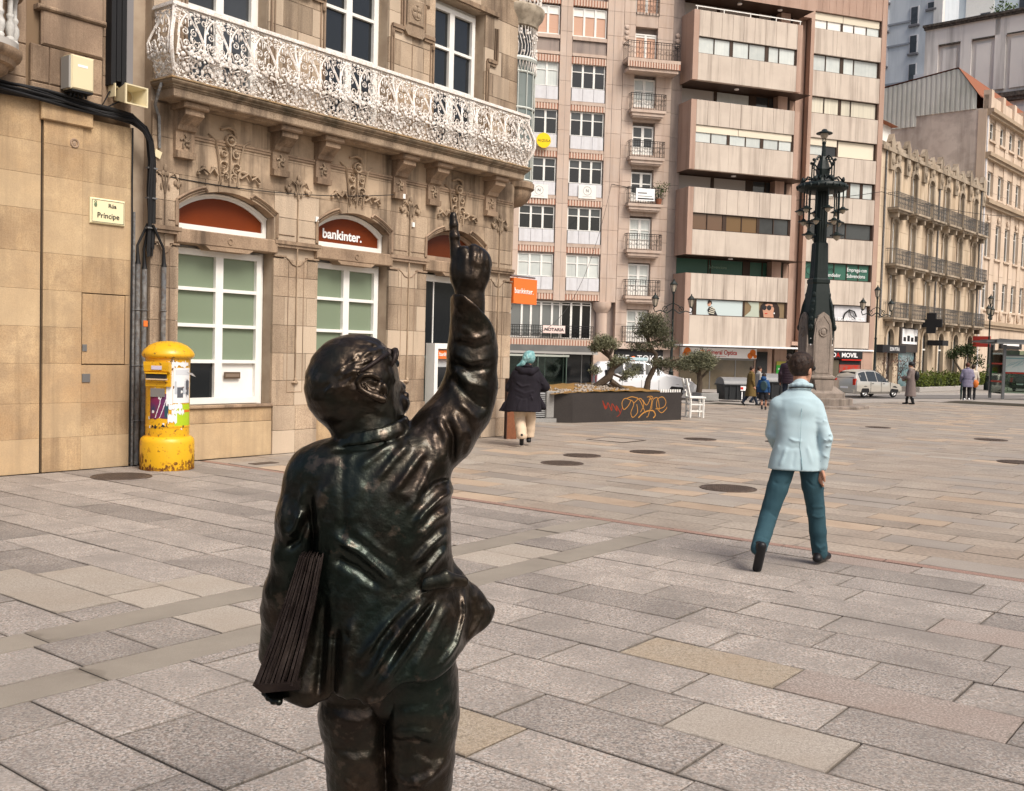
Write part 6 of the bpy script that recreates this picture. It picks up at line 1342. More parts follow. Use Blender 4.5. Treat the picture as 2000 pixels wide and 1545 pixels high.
# ---------------------------------------------------------------- lamp monument and street lamps
STONE_G = M('monument_granite', (.25,.205,.17), .9, 0, [(4,(.12,.10,.085),.6,.2),(40,(.34,.29,.25),.4,.15)], (30,.4,.01), streak=((.07,.06,.05),.6))
LAMPGL = M('lamp_glass', (.42,.36,.28), .15, spec=.6)
def monument():
    T = thing('lamp_monument', 'tall dark green iron lamp column on a carved stone pedestal with steps', 'lamp monument', (10.53,35.7,0), R(10))
    def oct_(r, z): return [(r*math.cos(R(22.5+45*k)), r*math.sin(R(22.5+45*k)), z) for k in range(8)]
    for r0, z0, z1 in ((1.85,0,.10),(1.30,.10,.34)): m = MB(); m.loft([oct_(r0,z0),oct_(r0,z1-.03),oct_(r0-.03,z1)]); m.build('step', STONE_G, T)
    def sq(r, z, ch=.3): 
        c = r*ch; return [(r,-r+c,z),(r,r-c,z),(r-c,r,z),(-r+c,r,z),(-r,r-c,z),(-r,-r+c,z),(-r+c,-r,z),(r-c,-r,z)]
    m = MB(); m.loft([sq(.85,.34),sq(.85,.5),sq(.7,.62),sq(.54,.75),sq(.52,.95),sq(.57,1.0),sq(.57,1.06),sq(.48,1.12),sq(.45,2.9),sq(.40,3.2)]); m.build('pedestal', STONE_G, T)
    for k in range(4):
        b = sub('shield_face', T, (0,0,0), R(90*k)); m = MB()
        m.prism([(-.31,1.1),(.31,1.1),(.34,2.4),(.29,2.9),(.19,3.15),(0,3.28),(-.19,3.15),(-.29,2.9),(-.34,2.4)], -.51, -.42); m.build('shield_slab', STONE_G, b)
        m = MB(); m.torus((0,-.52,2.6), .15, .03, 'y', 16, 5); m.ball((0,-.52,2.6), (.10,.04,.12), 8, 5); m.tube([(-.26,-.51,1.2),(-.28,-.51,2.35),(-.23,-.51,2.85),(0,-.51,3.15),(.23,-.51,2.85),(.28,-.51,2.35),(.26,-.51,1.2),(-.26,-.51,1.2)], .022, 5); m.build('shield_crest', STONE_G, b)
        m = MB(); m.prism([(-.26,.40),(.26,.40),(.36,.95),(-.36,.95)], -.74, -.5); m.build('fountain_bowl', STONE_G, b)
        q = sub('corner_ornament', T, (0,0,0), R(45+90*k)); m = MB(); m.loft([[(-.08,-.54,2.0),(.08,-.54,2.0),(.08,-.42,2.0),(-.08,-.42,2.0)],[(-.10,-.62,2.9),(.10,-.62,2.9),(.10,-.42,2.9),(-.10,-.42,2.9)],[(-.10,-.52,3.5),(.10,-.52,3.5),(.10,-.34,3.5),(-.10,-.34,3.5)],[(-.07,-.36,4.0),(.07,-.36,4.0),(.07,-.26,4.0),(-.07,-.26,4.0)]])
        [m.ball((0,-.62+.06*i,2.75+.28*i), (.085,.08,.12), 7, 5) for i in range(5)]; m.build('iron_bracket', GREENIRON, q)
        m = MB(); [m.ball((0,-.55,2.15+.22*i), .033, 6, 4) for i in range(3)]; m.build('white_studs', SIGNW, q)
    m = MB(); m.loft([sq(.43,3.0),sq(.38,3.5),sq(.33,4.0),sq(.30,4.25),sq(.32,4.3),sq(.32,4.4),sq(.26,4.46),sq(.24,5.0),sq(.225,5.65),sq(.175,5.7),sq(.175,7.5),sq(.26,7.6),sq(.26,7.75),sq(.17,7.9),sq(.2,8.2),sq(.13,8.5),sq(.075,8.65)]); m.build('shaft', GREENIRON, T)
    rib = MB(); [rib.tube([(.335*math.cos(a),.335*math.sin(a),3.6),(.245*math.cos(a),.245*math.sin(a),4.6),(.22*math.cos(a),.22*math.sin(a),5.6)], .022, 5) for a in [R(15+30*k) for k in range(12)]]; [rib.tube([(.19*math.cos(a),.19*math.sin(a),5.7),(.19*math.cos(a),.19*math.sin(a),7.5)], .018, 5) for a in [R(15+30*k) for k in range(12)]]; rib.build('shaft_ribs', GREENIRON, T)
    m = MB(); m.lathe([(.60,7.42),(.75,7.46),(.82,7.52),(.84,7.60),(.80,7.68),(.70,7.72),(.55,7.70),(.55,7.5)], n=32); [m.ball((.83*math.cos(a),.83*math.sin(a),7.58), (.06,.06,.07), 6, 4) for a in [2*math.pi*k/20 for k in range(20)]]
    for k in range(8): a = 2*math.pi*k/8; m.tube([(.2*math.cos(a),.2*math.sin(a),7.5),(.6*math.cos(a),.6*math.sin(a),7.52)], .035, 5); m.ball((.72*math.cos(a),.72*math.sin(a),7.80), (.06,.06,.10), 6, 4); m.tube([(.74*math.cos(a),.74*math.sin(a),7.72),(.55*math.cos(a),.55*math.sin(a),7.92),(.3*math.cos(a),.3*math.sin(a),7.86),(.18*math.cos(a),.18*math.sin(a),8.0)], .03, 5)
    m.build('crown_ring', GREENIRON, T, smooth=True)
    for k in range(4):
        a = R(25+90*k); c, s = math.cos(a), math.sin(a); m = MB(); m.tube([(.47*c,.47*s,7.7),(.47*c,.47*s,8.42)], .025, 5); m.ball((.5*c,.5*s,8.48), .055, 7, 5); m.tube([(.47*c,.47*s,8.36),(.38*c,.38*s,8.52),(.24*c,.24*s,8.66),(.14*c,.14*s,8.62),(.10*c,.10*s,8.5)], .03, 5); m.tube([(.47*c,.47*s,8.34),(.3*c,.3*s,8.22),(.14*c,.14*s,8.15)], .025, 5); [m.ball(((.42-.09*i)*c,(.42-.09*i)*s,8.46+.06*i), .035, 5, 4) for i in range(3)]; m.build('scroll_bracket', GREENIRON, T, smooth=True)
    m = MB(); m.tube([(0,0,8.6),(0,0,9.08)], [.085,.06], 8); m.ball((0,0,9.1), .075); [m.tube([(0,0,9.08),(.07*math.cos(a),.07*math.sin(a),9.15),(.06*math.cos(a),.06*math.sin(a),9.3)], .012, 4) for a in (0,1.57,3.14,4.71)]; m.build('finial_post', GREENIRON, T, smooth=True)
    def lamp(nm, x, y, z, k, rod):
        L = sub(nm, T, (x,y,z)); m = MB(); m.lathe([(.0,.16*k),(.07*k,.14*k),(.10*k,.09*k),(.25*k,.03*k),(.25*k,.0),(.12*k,.0)], n=14)
        if rod: m.tube([(0,0,.1),(0,0,rod)], .024, 6)
        m.build('lamp_cap', GREENIRON, L, smooth=True); MB().lathe([(.13*k,.0),(.12*k,-.06*k),(.07*k,-.14*k),(.01,-.17*k)], n=12).build('lamp_globe', LAMPGL, L, smooth=True)
    for k in range(6):
        a = R(60*k+20); lamp('hanging_lamp', .72*math.cos(a), .72*math.sin(a), 6.78, .78, .75)
        a = R(60*k+48); lamp('hanging_lamp', .60*math.cos(a), .60*math.sin(a), 6.38, .78, 1.15)
    for k in range(3): a = R(120*k+200); lamp('hanging_lamp', .56*math.cos(a), .56*math.sin(a), 5.9, .95, 1.6)
    lamp('top_lamp', 0, 0, 9.42, 1.1, 0)
monument()

def street_lamps():
    def build(lab, p, h, rz, spread):
        T = thing('street_lamp', lab, 'street lamp', p, rz, 'three-armed iron street lamps'); s = h/7.
        m = MB(); m.lathe([(.24,0),(.24,.5),(.16,.6),(.14,1.1),(.17,1.15),(.09,1.25),(.07,3.5),(.09,3.55),(.06,3.65),(.05,h-.9),(.08,h-.85),(.04,h-.75)], n=10); m.build('post', GREENIRON, T, smooth=True)
        for a in (0, math.pi):
            c = math.cos(a); m = MB(); m.tube([(0,0,h-1.75),(.35*c*spread,0,h-2.0),(.7*c*spread,0,h-1.85),(c*spread,0,h-1.95),(1.08*c*spread,0,h-1.75),(c*spread,0,h-1.6)], .035, 5); m.torus((.45*c*spread,0,h-1.75), .14, .022, 'y', 10, 4); m.tube([(0,0,h-1.4),(.3*c*spread,0,h-1.55),(.5*c*spread,0,h-1.8)], .025, 4); m.build('arm', GREENIRON, T, smooth=True)
        for x, z in ((0,h-.75),(spread,h-1.6),(-spread,h-1.6)):
            L = sub('lantern', T, (x,0,z)); m = MB(); m.lathe([(.06,-.06),(.12,0),(.10,.02)], n=6); m.lathe([(.22,.42),(.25,.45),(.18,.52),(.10,.62),(.05,.66),(.03,.75),(.0,.78)], n=6); [m.tube([(.11*math.cos(R(60*k)),.11*math.sin(R(60*k)),0),(.20*math.cos(R(60*k)),.20*math.sin(R(60*k)),.43)], .012, 4) for k in range(6)]; m.build('lantern_frame', GREENIRON, L); MB().lathe([(.10,.02),(.185,.42)], n=6).build('lantern_glass', LAMPGL, L)
        return T
    build('three-armed green iron street lamp above the olive trees, in front of the optician', (9.35,60.5,-.5), 6.6, R(5), 1.08)
    build('three-armed green iron street lamp between the concrete block and the ochre house', (23.5,66.6,-.5), 7.0, R(15), 1.05)
    build('three-armed green iron street lamp beside the bus shelter', (37.8,81.6,-.5), 7.6, R(58), 1.05)
street_lamps()

# ---------------------------------------------------------------- bins, cars, shelter, greenery across the plaza
def bins():
    BD = M('dark_bin_plastic', (.022,.024,.026), .5); BL = M('grey_bin_lid', (.20,.20,.20), .4, 0, [(3,(.27,.27,.27),.4,.2)])
    def b(lab, p, rz, w_, d, h):
        T = thing('waste_container', lab, 'waste container', p, rz, 'waste containers across the plaza')
        m = MB(); m.loft([[(-w_*.46,-d*.46,.06),(w_*.46,-d*.46,.06),(w_*.46,d*.46,.06),(-w_*.46,d*.46,.06)],[(-w_*.5,-d*.5,h*.68),(w_*.5,-d*.5,h*.68),(w_*.5,d*.5,h*.68),(-w_*.5,d*.5,h*.68)]]); [m.box(x,x+.05,-d*.5-.03,-d*.45,.1,h*.66) for x in (-w_*.3,0,w_*.3)]; m.box(-w_*.56,w_*.56,-d*.56,d*.56,h*.66,h*.71); m.build('body', BD, T)
        m = MB(); pr = [(-d*.56,h*.71)]+[(d*.54*-math.cos(math.pi*k/10), h*.72+h*.28*math.sin(math.pi*k/10)) for k in range(11)]+[(d*.56,h*.71)]; m.prismx(pr, -w_*.53, w_*.53); m.build('lid', BL, T, smooth=True)
        MB().box(w_*.15,w_*.45,-d*.5-.04,-d*.5-.005,h*.45,h*.66).build('white_sticker', SIGNW, T); MB().box(w_*.15,w_*.26,-d*.5-.045,-d*.5-.04,h*.5,h*.6).build('red_label', REDINK, T); MB().box(w_*.2,w_*.24,-d*.5-.04,-d*.5-.005,.1,h*.4).build('white_strip', SIGNW, T)
    b('grey-lidded dark waste container standing left of the child with the backpack', (10.75,50.0,-.5), R(12), 1.25, 1.0, 1.15); b('grey-lidded waste container half hidden behind the man in the quilted jacket', (13.2,51.4,-.5), R(12), 1.6, 1.1, 1.36)
bins()

def car(name, lab, p, rz, prof, paint, W=.86, seats=None, wheels=(.75,3.4), wr=.32, glassrange=None, rim=True, extra=None):
    """prof: stations (x, z_low, z_belt, z_roof, half width at roof); x runs from tail to nose"""
    T = thing(name, lab, 'car', p, rz); rings = []
    for x, zl, zb, zt, wt in prof:
        w_ = W*(1 if 0 < x < prof[-1][0] else .86); ring = []
        half = [(0,zl),(w_*.86,zl),(w_*.985,zl+.13),(w_,zl+(zb-zl)*.55),(w_*.97,zb),(wt,max(zb+.001,zt-.05)),(wt*.85,max(zb+.002,zt)),(0,max(zb+.004,zt+.02))]
        ring = [(x,-y,z) for y, z in half]+[(x,y,z) for y, z in half[-2:0:-1]]; rings.append(ring)
    m = MB(); m.loft(rings); m.build('body', paint, T, smooth=35)
    gm = M('car_glass', (.02,.025,.026), .05, spec=.7) if 'car_glass' not in MATS else MATS['car_glass']
    def at(x):
        for a, b in zip(prof, prof[1:]):
            if a[0] <= x <= b[0]: t = (x-a[0])/(b[0]-a[0]); return [a[i]+(b[i]-a[i])*t for i in range(5)]
    for sy in (-1,1):
        for xa, xb in seats:
            m = MB(); A, B_ = at(xa), at(xb); n = 5; up, lo = [], []
            for i in range(n+1):
                q = at(xa+(xb-xa)*i/n); zb, zt = q[2], q[3]-.05; k0, k1 = .04, .93
                f = lambda k: (W*.97+(q[4]-W*.97)*k, zb+(zt-zb)*k); y0, z0 = f(k0); y1, z1 = f(k1)
                lo.append((q[0],sy*(y0+.006),z0)); up.append((q[0],sy*(y1+.006),z1))
            m.v = lo+up; m.f = [(i,i+1,n+2+i,n+1+i) for i in range(n)]; m.build('side_window', gm, T)
        for x in wheels:
            w2 = sub('wheel', T, (x, sy*(W-.10), wr)); t = MB(); t.torus((0,0,0), wr*.80, wr*.21, 'y', 20, 8); t.build('tyre', BLACK, w2, smooth=True)
            r_ = MB(); r_.prism([(wr*.62*math.cos(a), wr*.62*math.sin(a)) for a in [2*math.pi*k/18 for k in range(18)]], -.03 if sy < 0 else .0, .0 if sy < 0 else .03)
            r_.build('rim', GREYMET, w2); s = MB()
            for k in range(5): a = 2*math.pi*k/5; s.tube([(0,sy*.045,0),(wr*.6*math.cos(a),sy*.04,wr*.6*math.sin(a))], wr*.085, 4)
            s.torus((0,sy*.035,0), wr*.6, wr*.06, 'y', 16, 4); s.build('spokes', M('alloy', (.5,.5,.5), .35, metal=.6) if 'alloy' not in MATS else MATS['alloy'], w2)
            a = MB(); a.prism([(wr*1.14*math.cos(a_), wr*1.14*math.sin(a_)) for a_ in [math.pi*k/16 for k in range(17)]], -.012 if sy < 0 else -.0, 0 if sy<0 else .012); a.v = [(x_, y_+sy*.085, z_) for x_,y_,z_ in a.v]; a.build('wheel_arch', BLACK, w2)
    def band(x0, x1, k0, k1, nm, m_):
        a, b = at(x0), at(x1); m = MB(); 
        p_ = [(a[0], a[4]*k0, a[3]+.03), (b[0], b[4]*k1, b[3]+.03)]; m.add([(p_[0][0],-p_[0][1],p_[0][2]),(p_[0][0],p_[0][1],p_[0][2]),(p_[1][0],p_[1][1],p_[1][2]),(p_[1][0],-p_[1][1],p_[1][2])], [(0,1,2,3)]); return m.build(nm, m_, T)
    if glassrange:
        for x0, x1, nm in glassrange: band(x0, x1, .88, .88, nm, gm)
    L_ = prof[-1][0]
    for sy in (-1,1):
        MB().box(-.03,.10,sy*W*.78-.09,sy*W*.78+.09,.72,1.08).build('tail_light', M('tail_light', (.5,.03,.01), .3) if 'tail_light' not in MATS else MATS['tail_light'], T)
        MB().ball((L_-.16,sy*W*.70,.70), (.14,.16,.09), 8, 5).build('headlight', LAMPGL, T); MB().box(prof[0][0]+2.6,prof[0][0]+2.75,sy*W-.02,sy*W+.12 if sy>0 else sy*W-.12+.14,.98,1.08).build('mirror', paint, T)
        h = MB(); [h.box(x,x+.16,sy*(W+.0)-.012,sy*(W)+.012,.80,.83) for x in (1.35,2.35)]; h.build('door_handle', BLACK, T); d = MB(); [d.box(x,x+.012,sy*(W-.004)-.01,sy*(W-.004)+.01,.3,.9) for x in (1.25,2.2,3.05)]; d.build('door_gap', BLACK, T)
    MB().box(-.05,.1,-W*.8,W*.8,.28,.46).build('bumper', paint, T); MB().box(L_-.1,L_+.03,-W*.8,W*.8,.26,.42).build('bumper', paint, T); MB().box(-.035,-.02,-.26,.26,.52,.63).build('number_plate', SIGNW, T)
    if extra: extra(T)
    return T
def cars():
    SILV = M('champagne_silver_paint', (.55,.52,.46), .28, metal=.5, spec=.5, coat=.5); WHT = M('white_car_paint', (.74,.75,.76), .25, spec=.5, coat=.5); DK = M('dark_car_paint', (.02,.024,.026), .25, spec=.5, coat=.5)
    mpv = [(-.02,.30,.70,.72,.70),(.02,.24,.92,.97,.70),(.10,.24,.93,1.22,.66),(.28,.22,.93,1.44,.60),(.6,.22,.92,1.54,.58),(1.2,.22,.91,1.60,.57),(1.8,.22,.90,1.59,.57),(2.3,.22,.89,1.47,.57),(2.75,.22,.88,1.24,.58),(3.15,.22,.88,1.00,.62),(3.3,.22,.86,.92,.66),(3.85,.24,.76,.80,.66),(4.12,.26,.64,.68,.58),(4.26,.30,.54,.56,.48)]
    car('parked_car', 'champagne silver people carrier parked right of the lamp monument', (19.0,58.6,-.5), R(34), mpv, SILV, seats=((.34,.95),(1.03,1.85),(1.93,2.95)), wheels=(.78,3.45), glassrange=((2.35,3.12,'windscreen'),(.06,.28,'rear_window')))
    van = [(-.02,.35,.9,.95,.70),(.03,.28,1.15,1.55,.72),(.2,.26,1.15,1.72,.72),(1.2,.26,1.15,1.80,.70),(2.4,.26,1.14,1.78,.70),(2.9,.26,1.12,1.62,.68),(3.4,.26,1.10,1.22,.70),(4.2,.26,.98,1.06,.72),(4.75,.28,.84,.90,.66),(4.95,.32,.70,.74,.55)]
    def van_additions(T): MB().bbox(1.3,2.6,-.3,.3,1.83,1.98,.03).build('roof_box', M('pale_blue_window_reflection', (.40,.52,.54), .4), T); MB().box(.4,.62,-.90,-.86,.75,1.35).build('dark_panel', DARKGLASS, T)  # added roof block, coloured as the pale blue reflection in the van's windows
    car('white_van', 'white van with a pale blue roof box seen behind the olive trees', (4.05,50.7,-.5), R(3), van, WHT, W=.92, seats=((.5,1.3),(1.4,2.3),(2.4,3.1)), wheels=(.85,3.95), wr=.34, glassrange=((2.95,3.38,'windscreen'),), extra=van_additions)
    car('dark_car', 'dark car parked beyond the bus shelter, cut by the right edge', (39.5,79.7,-.5), R(41), mpv, DK, seats=((.34,.95),(1.03,1.85),(1.93,2.95)), wheels=(.78,3.45), glassrange=((2.35,3.12,'windscreen'),(.06,.28,'rear_window')))
cars()

def across():
    SH = M('shelter_grey', (.12,.125,.13), .4, metal=.4); T = thing('bus_shelter', 'grey bus shelter with a framed map panel at the right edge of the plaza', 'bus shelter', (22.95,47.9,0), R(-5))
    w_ = 4.5; d = 1.6
    for x, y in ((0,0),(0,d),(w_,d),(w_,0)): MB().box(x-.06,x+.06,y-.05,y+.05,0,2.55).build('post', SH, T)
    r = MB(); r.box(-.5,w_+.3,-.35,d+.2,2.62,2.80); r.box(-.9,.0,-.2,d+.1,2.66,2.74); r.build('roof', SH, T); MB().box(-.5,w_+.3,-.38,-.34,2.58,2.66).build('roof_edge', GREYMET, T)
    MB().box(-.012,.012,.08,d-.08,.25,2.3).build('glass_panel', GLASS, T); MB().box(.08,w_-.08,d-.012,d+.012,.25,2.3).build('glass_panel', GLASS, T)
    RB = M('red_safety_band', (.45,.03,.015), .5); b = MB(); b.box(-.02,.02,.1,d-.1,1.62,1.70).box(-.02,.02,.1,d-.1,.78,.86); b.build('safety_band', RB, T)
    P = sub('map_panel', T, (.35,d-.4,0)); MB().box(0,1.5,-.05,.0,1.20,2.1).build('panel_frame', SH, P); MB().box(.05,1.45,-.06,-.05,1.28,2.04).build('map_sheet', M('pale_map', (.62,.72,.70), .5, 0, [(3,(.75,.80,.78),.6,.15)]), P)
    l = MB(); [l.tube([(.15+.1*i,-.064,1.5+.05*(i%3)),(.4+.1*i,-.064,1.7-.06*(i%2)),(.6+.1*i,-.064,1.75+.03*i)], .008, 4) for i in range(6)]; l.box(.1,1.4,-.064,-.06,1.9,1.96); l.build('map_lines', M('map_ink', (.25,.48,.52), .5), P); MB().box(0,1.5,-.065,-.05,1.20,1.27).build('red_strip', RB, P)
    MB().box(1.0,4.2,d-.55,d-.15,.42,.46).build('bench', SH, T)
    # hedge in a long kerbed bed
    HG = M('hedge_leaf', (.075,.10,.012), .6, .2, [(2,(.03,.05,.008),.6,.2),(7,(.16,.18,.02),.5,.15)])
    a, c = Vector((28.2,72.6,-.5)), Vector((41.5,88.5,-.5)); d_ = c-a; rz = math.atan2(d_.y,d_.x)
    T = thing('hedge_bed', 'long low stone kerbed bed under the clipped bushes', 'planting bed', a, rz); MB().bbox(0,d_.length,-.7,1.0,-.05,.32,.04).build('kerb_wall', KERBM, T)
    labs = ['rounded green bush at the near end of the kerbed bed, by the grey coat','rounded green bush second along the kerbed bed','rounded green bush third along the kerbed bed, left of the couple','rounded green bush right of the couple','rounded green bush behind the shelter glass','last rounded green bush behind the map panel']
    for k in range(6):
        q = a+d_*((k+.55)/6.2); T = thing('hedge_bush', labs[k], 'bush', (q.x+.05,q.y,-.2), rz, 'clipped bushes in the kerbed bed'); leafy(T, 'foliage', HG, [((0,.1,.45),(1.75,.75,.62)),((-.9,0,.4),(.8,.7,.55)),((.9,.1,.42),(.8,.7,.58))], 1500, .17, 20+k, .5, .6)
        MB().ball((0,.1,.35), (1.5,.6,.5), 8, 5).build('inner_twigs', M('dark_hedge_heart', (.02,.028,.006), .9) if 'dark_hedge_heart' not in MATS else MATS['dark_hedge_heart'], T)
    DG = M('dark_tree_leaf', (.035,.055,.015), .6, .2, [(2,(.018,.03,.01),.6,.2)]); BK_ = M('grey_bark', (.11,.09,.07), .9)
    T = thing('small_tree', 'small spreading tree with dark leaves behind the couple', 'tree', (36.3,82.6,-.3), 0); m = MB(); m.tube([(0,0,-.2),(.1,0,.7),(-.2,0,1.3),(-.7,0,2.0),(-1.0,0,2.6)],[.16,.13,.10,.07,.04],7); m.tube([(.05,0,.7),(.4,.2,1.5),(.7,.2,2.4)],[.1,.07,.03],6); m.tube([(.1,0,.8),(.0,-.2,1.7),(.1,-.2,2.7)],[.09,.06,.03],6); m.build('trunk', BK_, T, smooth=True)
    leafy(T, 'crown', DG, [((0,0,2.75),(1.1,.9,.45)),((-1.0,0,2.5),(.7,.7,.35)),((1.1,.1,2.1),(.6,.6,.5)),((.3,0,3.1),(.7,.7,.35)),((-.4,0,3.0),(.5,.5,.3))], 1500, .2, 31, .3, .3)
    T = thing('dark_shrub', 'dark leafy shrub seen through the shelter glass', 'shrub', (38.5,80.5,-.3), 0); leafy(T, 'foliage', DG, [((0,0,1.2),(1.3,1.0,1.2)),((1.5,0,1.0),(1.2,.9,1.0)),((4.0,.5,1.6),(2.4,1,1.0))], 1600, .22, 37, .3, .2); MB().tube([(0,0,-.2),(0,0,1.2)], [.12,.05], 6).build('stem', BK_, T)
    TW = M('purplish_twig', (.10,.065,.055), .9); T = thing('twiggy_tree', 'leafless twiggy shrub before the shop of the ochre house', 'tree', (26.6,70.8,-.5), 0); rr = random.Random(6); m = MB()
    def grow(p, d, L, r, n):
        q = p+d*L; m.tube([p, p+d*L*.5+Vector((rr.uniform(-.1,.1),rr.uniform(-.1,.1),0))*L, q], [r,r*.8,r*.6], 4, cap=False)
        if n: [grow(q, (d+Vector((rr.uniform(-.7,.7),rr.uniform(-.7,.7),rr.uniform(-.2,.45)))).normalized(), L*rr.uniform(.6,.85), r*.6, n-1) for _ in range(3)]
    for x in (-.6,0,.7): grow(Vector((x,0,-.1)), Vector((x*.3,0,1)).normalized(), .85, .055, 4)
    m.build('branches', TW, T); leafy(T, 'leaves', M('rusty_leaf', (.20,.07,.04), .7, .3), [((.4,0,1.6),(1.2,.8,.9)),((-.5,0,2.2),(1.0,.8,.6))], 160, .13, 41, .2, .2)
    # overhead wires between the fronts
    W_ = M('wire', (.03,.028,.027), .6)
    def wire(lab, a, b_, sag, r=.014, n=24):
        P = [Vector(a).lerp(Vector(b_), i/n)-Vector((0,0,sag*4*(i/n)*(1-i/n))) for i in range(n+1)]; o = MB().tube(P, r, 4).build('overhead_wire', W_); tag(o, lab, 'wire')
    n1 = Vector(NO)+Matrix.Rotation(R(12.5),3,'Z') @ Vector((-4.9,-.1,12.25)); n2 = Vector(NO)+Matrix.Rotation(R(19.3),3,'Z') @ Vector((15.1,-.2,13.2)); y1 = Vector(YO)+Matrix.Rotation(R(49),3,'Z') @ Vector((32,-.6,15.5))
    wire('thin wire sagging from the bank frieze to the pink apartment block', bk(11.6,-.06,4.58), n1, 5.6, .011)
    wire('thin wire strung across the fronts of the concrete block', n1, n2, .8, .02); wire('thin wire strung across the front of the ochre house', n2, y1, .5, .022)
    wire('thin wire draped along the bank front under the balcony', bk(8.05,.0,3.95), bk(12.55,-.06,4.28), .12, .007)
across()
# ---------------------------------------------------------------- modelling bodies and cloth as smooth fields, turned into one mesh each
class Field:
    def __init__(s, lo, hi, h):
        s.lo = np.array(lo, float); s.h = h; s.n = np.maximum(4, np.ceil((np.array(hi)-s.lo)/h).astype(int)+1)
        s.D = np.full(s.n, .5, np.float32)
        s.ax = [s.lo[i]+h*np.arange(s.n[i]) for i in range(3)]
    def win(s, lo, hi):
        a = [max(0, int((lo[i]-s.lo[i])/s.h)-1) for i in range(3)]; b = [min(s.n[i], int((hi[i]-s.lo[i])/s.h)+2) for i in range(3)]
        sl = tuple(slice(a[i], max(a[i]+1, b[i])) for i in range(3))
        g = np.meshgrid(*[s.ax[i][sl[i]] for i in range(3)], indexing='ij'); return sl, [q.astype(np.float32) for q in g]
    def put(s, sl, d, k, op='add'):
        D = s.D[sl]
        if op == 'add':
            if k <= 0: s.D[sl] = np.minimum(D, d); return
            h = np.clip(.5+.5*(D-d)/k, 0, 1); s.D[sl] = D*(1-h)+d*h-k*h*(1-h)
        elif op == 'cut':
            d = -d
            if k <= 0: s.D[sl] = np.maximum(D, d); return
            h = np.clip(.5-.5*(D-d)/k, 0, 1); s.D[sl] = D*(1-h)+d*h+k*h*(1-h)
    def cap(s, a, b, ra, rb, k=.02, flat=None, op='add'):
        """tapering limb from a to b; flat=(axis vector, factor) widens it across that axis"""
        a, b = np.array(a, float), np.array(b, float); m = max(ra, rb)*(1/min(1, flat[1]) if flat else 1)+k+s.h*2
        sl, (X, Y, Z) = s.win(np.minimum(a, b)-m, np.maximum(a, b)+m)
        ab = b-a; L = max(1e-9, ab@ab); px, py, pz = X-a[0], Y-a[1], Z-a[2]
        t = np.clip((px*ab[0]+py*ab[1]+pz*ab[2])/L, 0, 1); qx, qy, qz = px-t*ab[0], py-t*ab[1], pz-t*ab[2]
        if flat:
            w = np.array(flat[0], float); w /= np.linalg.norm(w); pr = qx*w[0]+qy*w[1]+qz*w[2]; e = flat[1]-1
            qx, qy, qz = qx+w[0]*pr*e, qy+w[1]*pr*e, qz+w[2]*pr*e
        s.put(sl, np.sqrt(qx*qx+qy*qy+qz*qz)-(ra+(rb-ra)*t), k, op); return s
    def chain(s, pts, rs, k=.02, **kw):
        for i in range(len(pts)-1): s.cap(pts[i], pts[i+1], rs[i], rs[i+1], k, **kw)
        return s
    def ell(s, c, r, k=.02, rot=None, op='add'):
        c = np.array(c, float); r = np.array(r, float); m = r.max()+k+s.h*2; sl, (X, Y, Z) = s.win(c-m, c+m)
        p = [X-c[0], Y-c[1], Z-c[2]]
        if rot is not None: Rm = np.array(rot.to_3x3() if hasattr(rot,'to_3x3') else rot).T; p = [Rm[i,0]*p[0]+Rm[i,1]*p[1]+Rm[i,2]*p[2] for i in range(3)]
        k0 = np.sqrt((p[0]/r[0])**2+(p[1]/r[1])**2+(p[2]/r[2])**2); k1 = np.sqrt((p[0]/r[0]**2)**2+(p[1]/r[1]**2)**2+(p[2]/r[2]**2)**2)+1e-6
        s.put(sl, k0*(k0-1)/k1, k, op); return s
    def loft(s, secs, k=.02, p=2.3, op='add'):
        """stack of flat ovals: (z, cx, cy, rx, ry)"""
        S = np.array(sorted(secs), float); lo = [min(S[:,1]-S[:,3])-.05, min(S[:,2]-S[:,4])-.05, S[0,0]-.05]; hi = [max(S[:,1]+S[:,3])+.05, max(S[:,2]+S[:,4])+.05, S[-1,0]+.05]
        sl, (X, Y, Z) = s.win(lo, hi); z = Z[0,0,:]
        def sm(j):
            # smooth interpolation through the sections
            zz, vv = S[:,0], S[:,j]; i = np.clip(np.searchsorted(zz, z)-1, 0, len(zz)-2); t = np.clip((z-zz[i])/(zz[i+1]-zz[i]), 0, 1)
            m = np.gradient(vv, zz) if len(zz) > 2 else np.full(len(zz), (vv[-1]-vv[0])/(zz[-1]-zz[0])); d = zz[i+1]-zz[i]
            return (2*t**3-3*t**2+1)*vv[i]+(t**3-2*t**2+t)*d*m[i]+(-2*t**3+3*t**2)*vv[i+1]+(t**3-t**2)*d*m[i+1]
        cx, cy, rx, ry = (sm(j).astype(np.float32) for j in (1,2,3,4)); rx, ry = np.maximum(rx,.004), np.maximum(ry,.004)
        q = (np.abs((X-cx)/rx)**p+np.abs((Y-cy)/ry)**p)**(1/p); d = (q-1)*np.minimum(rx, ry)
        dz = np.maximum(S[0,0]-Z, Z-S[-1,0]); s.put(sl, np.maximum(d, dz), k, op); return s
    def plane(s, p, n, k=.006):
        """keep only what lies behind the plane"""
        n = np.array(n, float); n /= np.linalg.norm(n); sl, (X, Y, Z) = s.win(s.lo, s.lo+s.h*s.n); d = (X-p[0])*n[0]+(Y-p[1])*n[1]+(Z-p[2])*n[2]
        s.put(sl, -d, k, 'cut'); return s
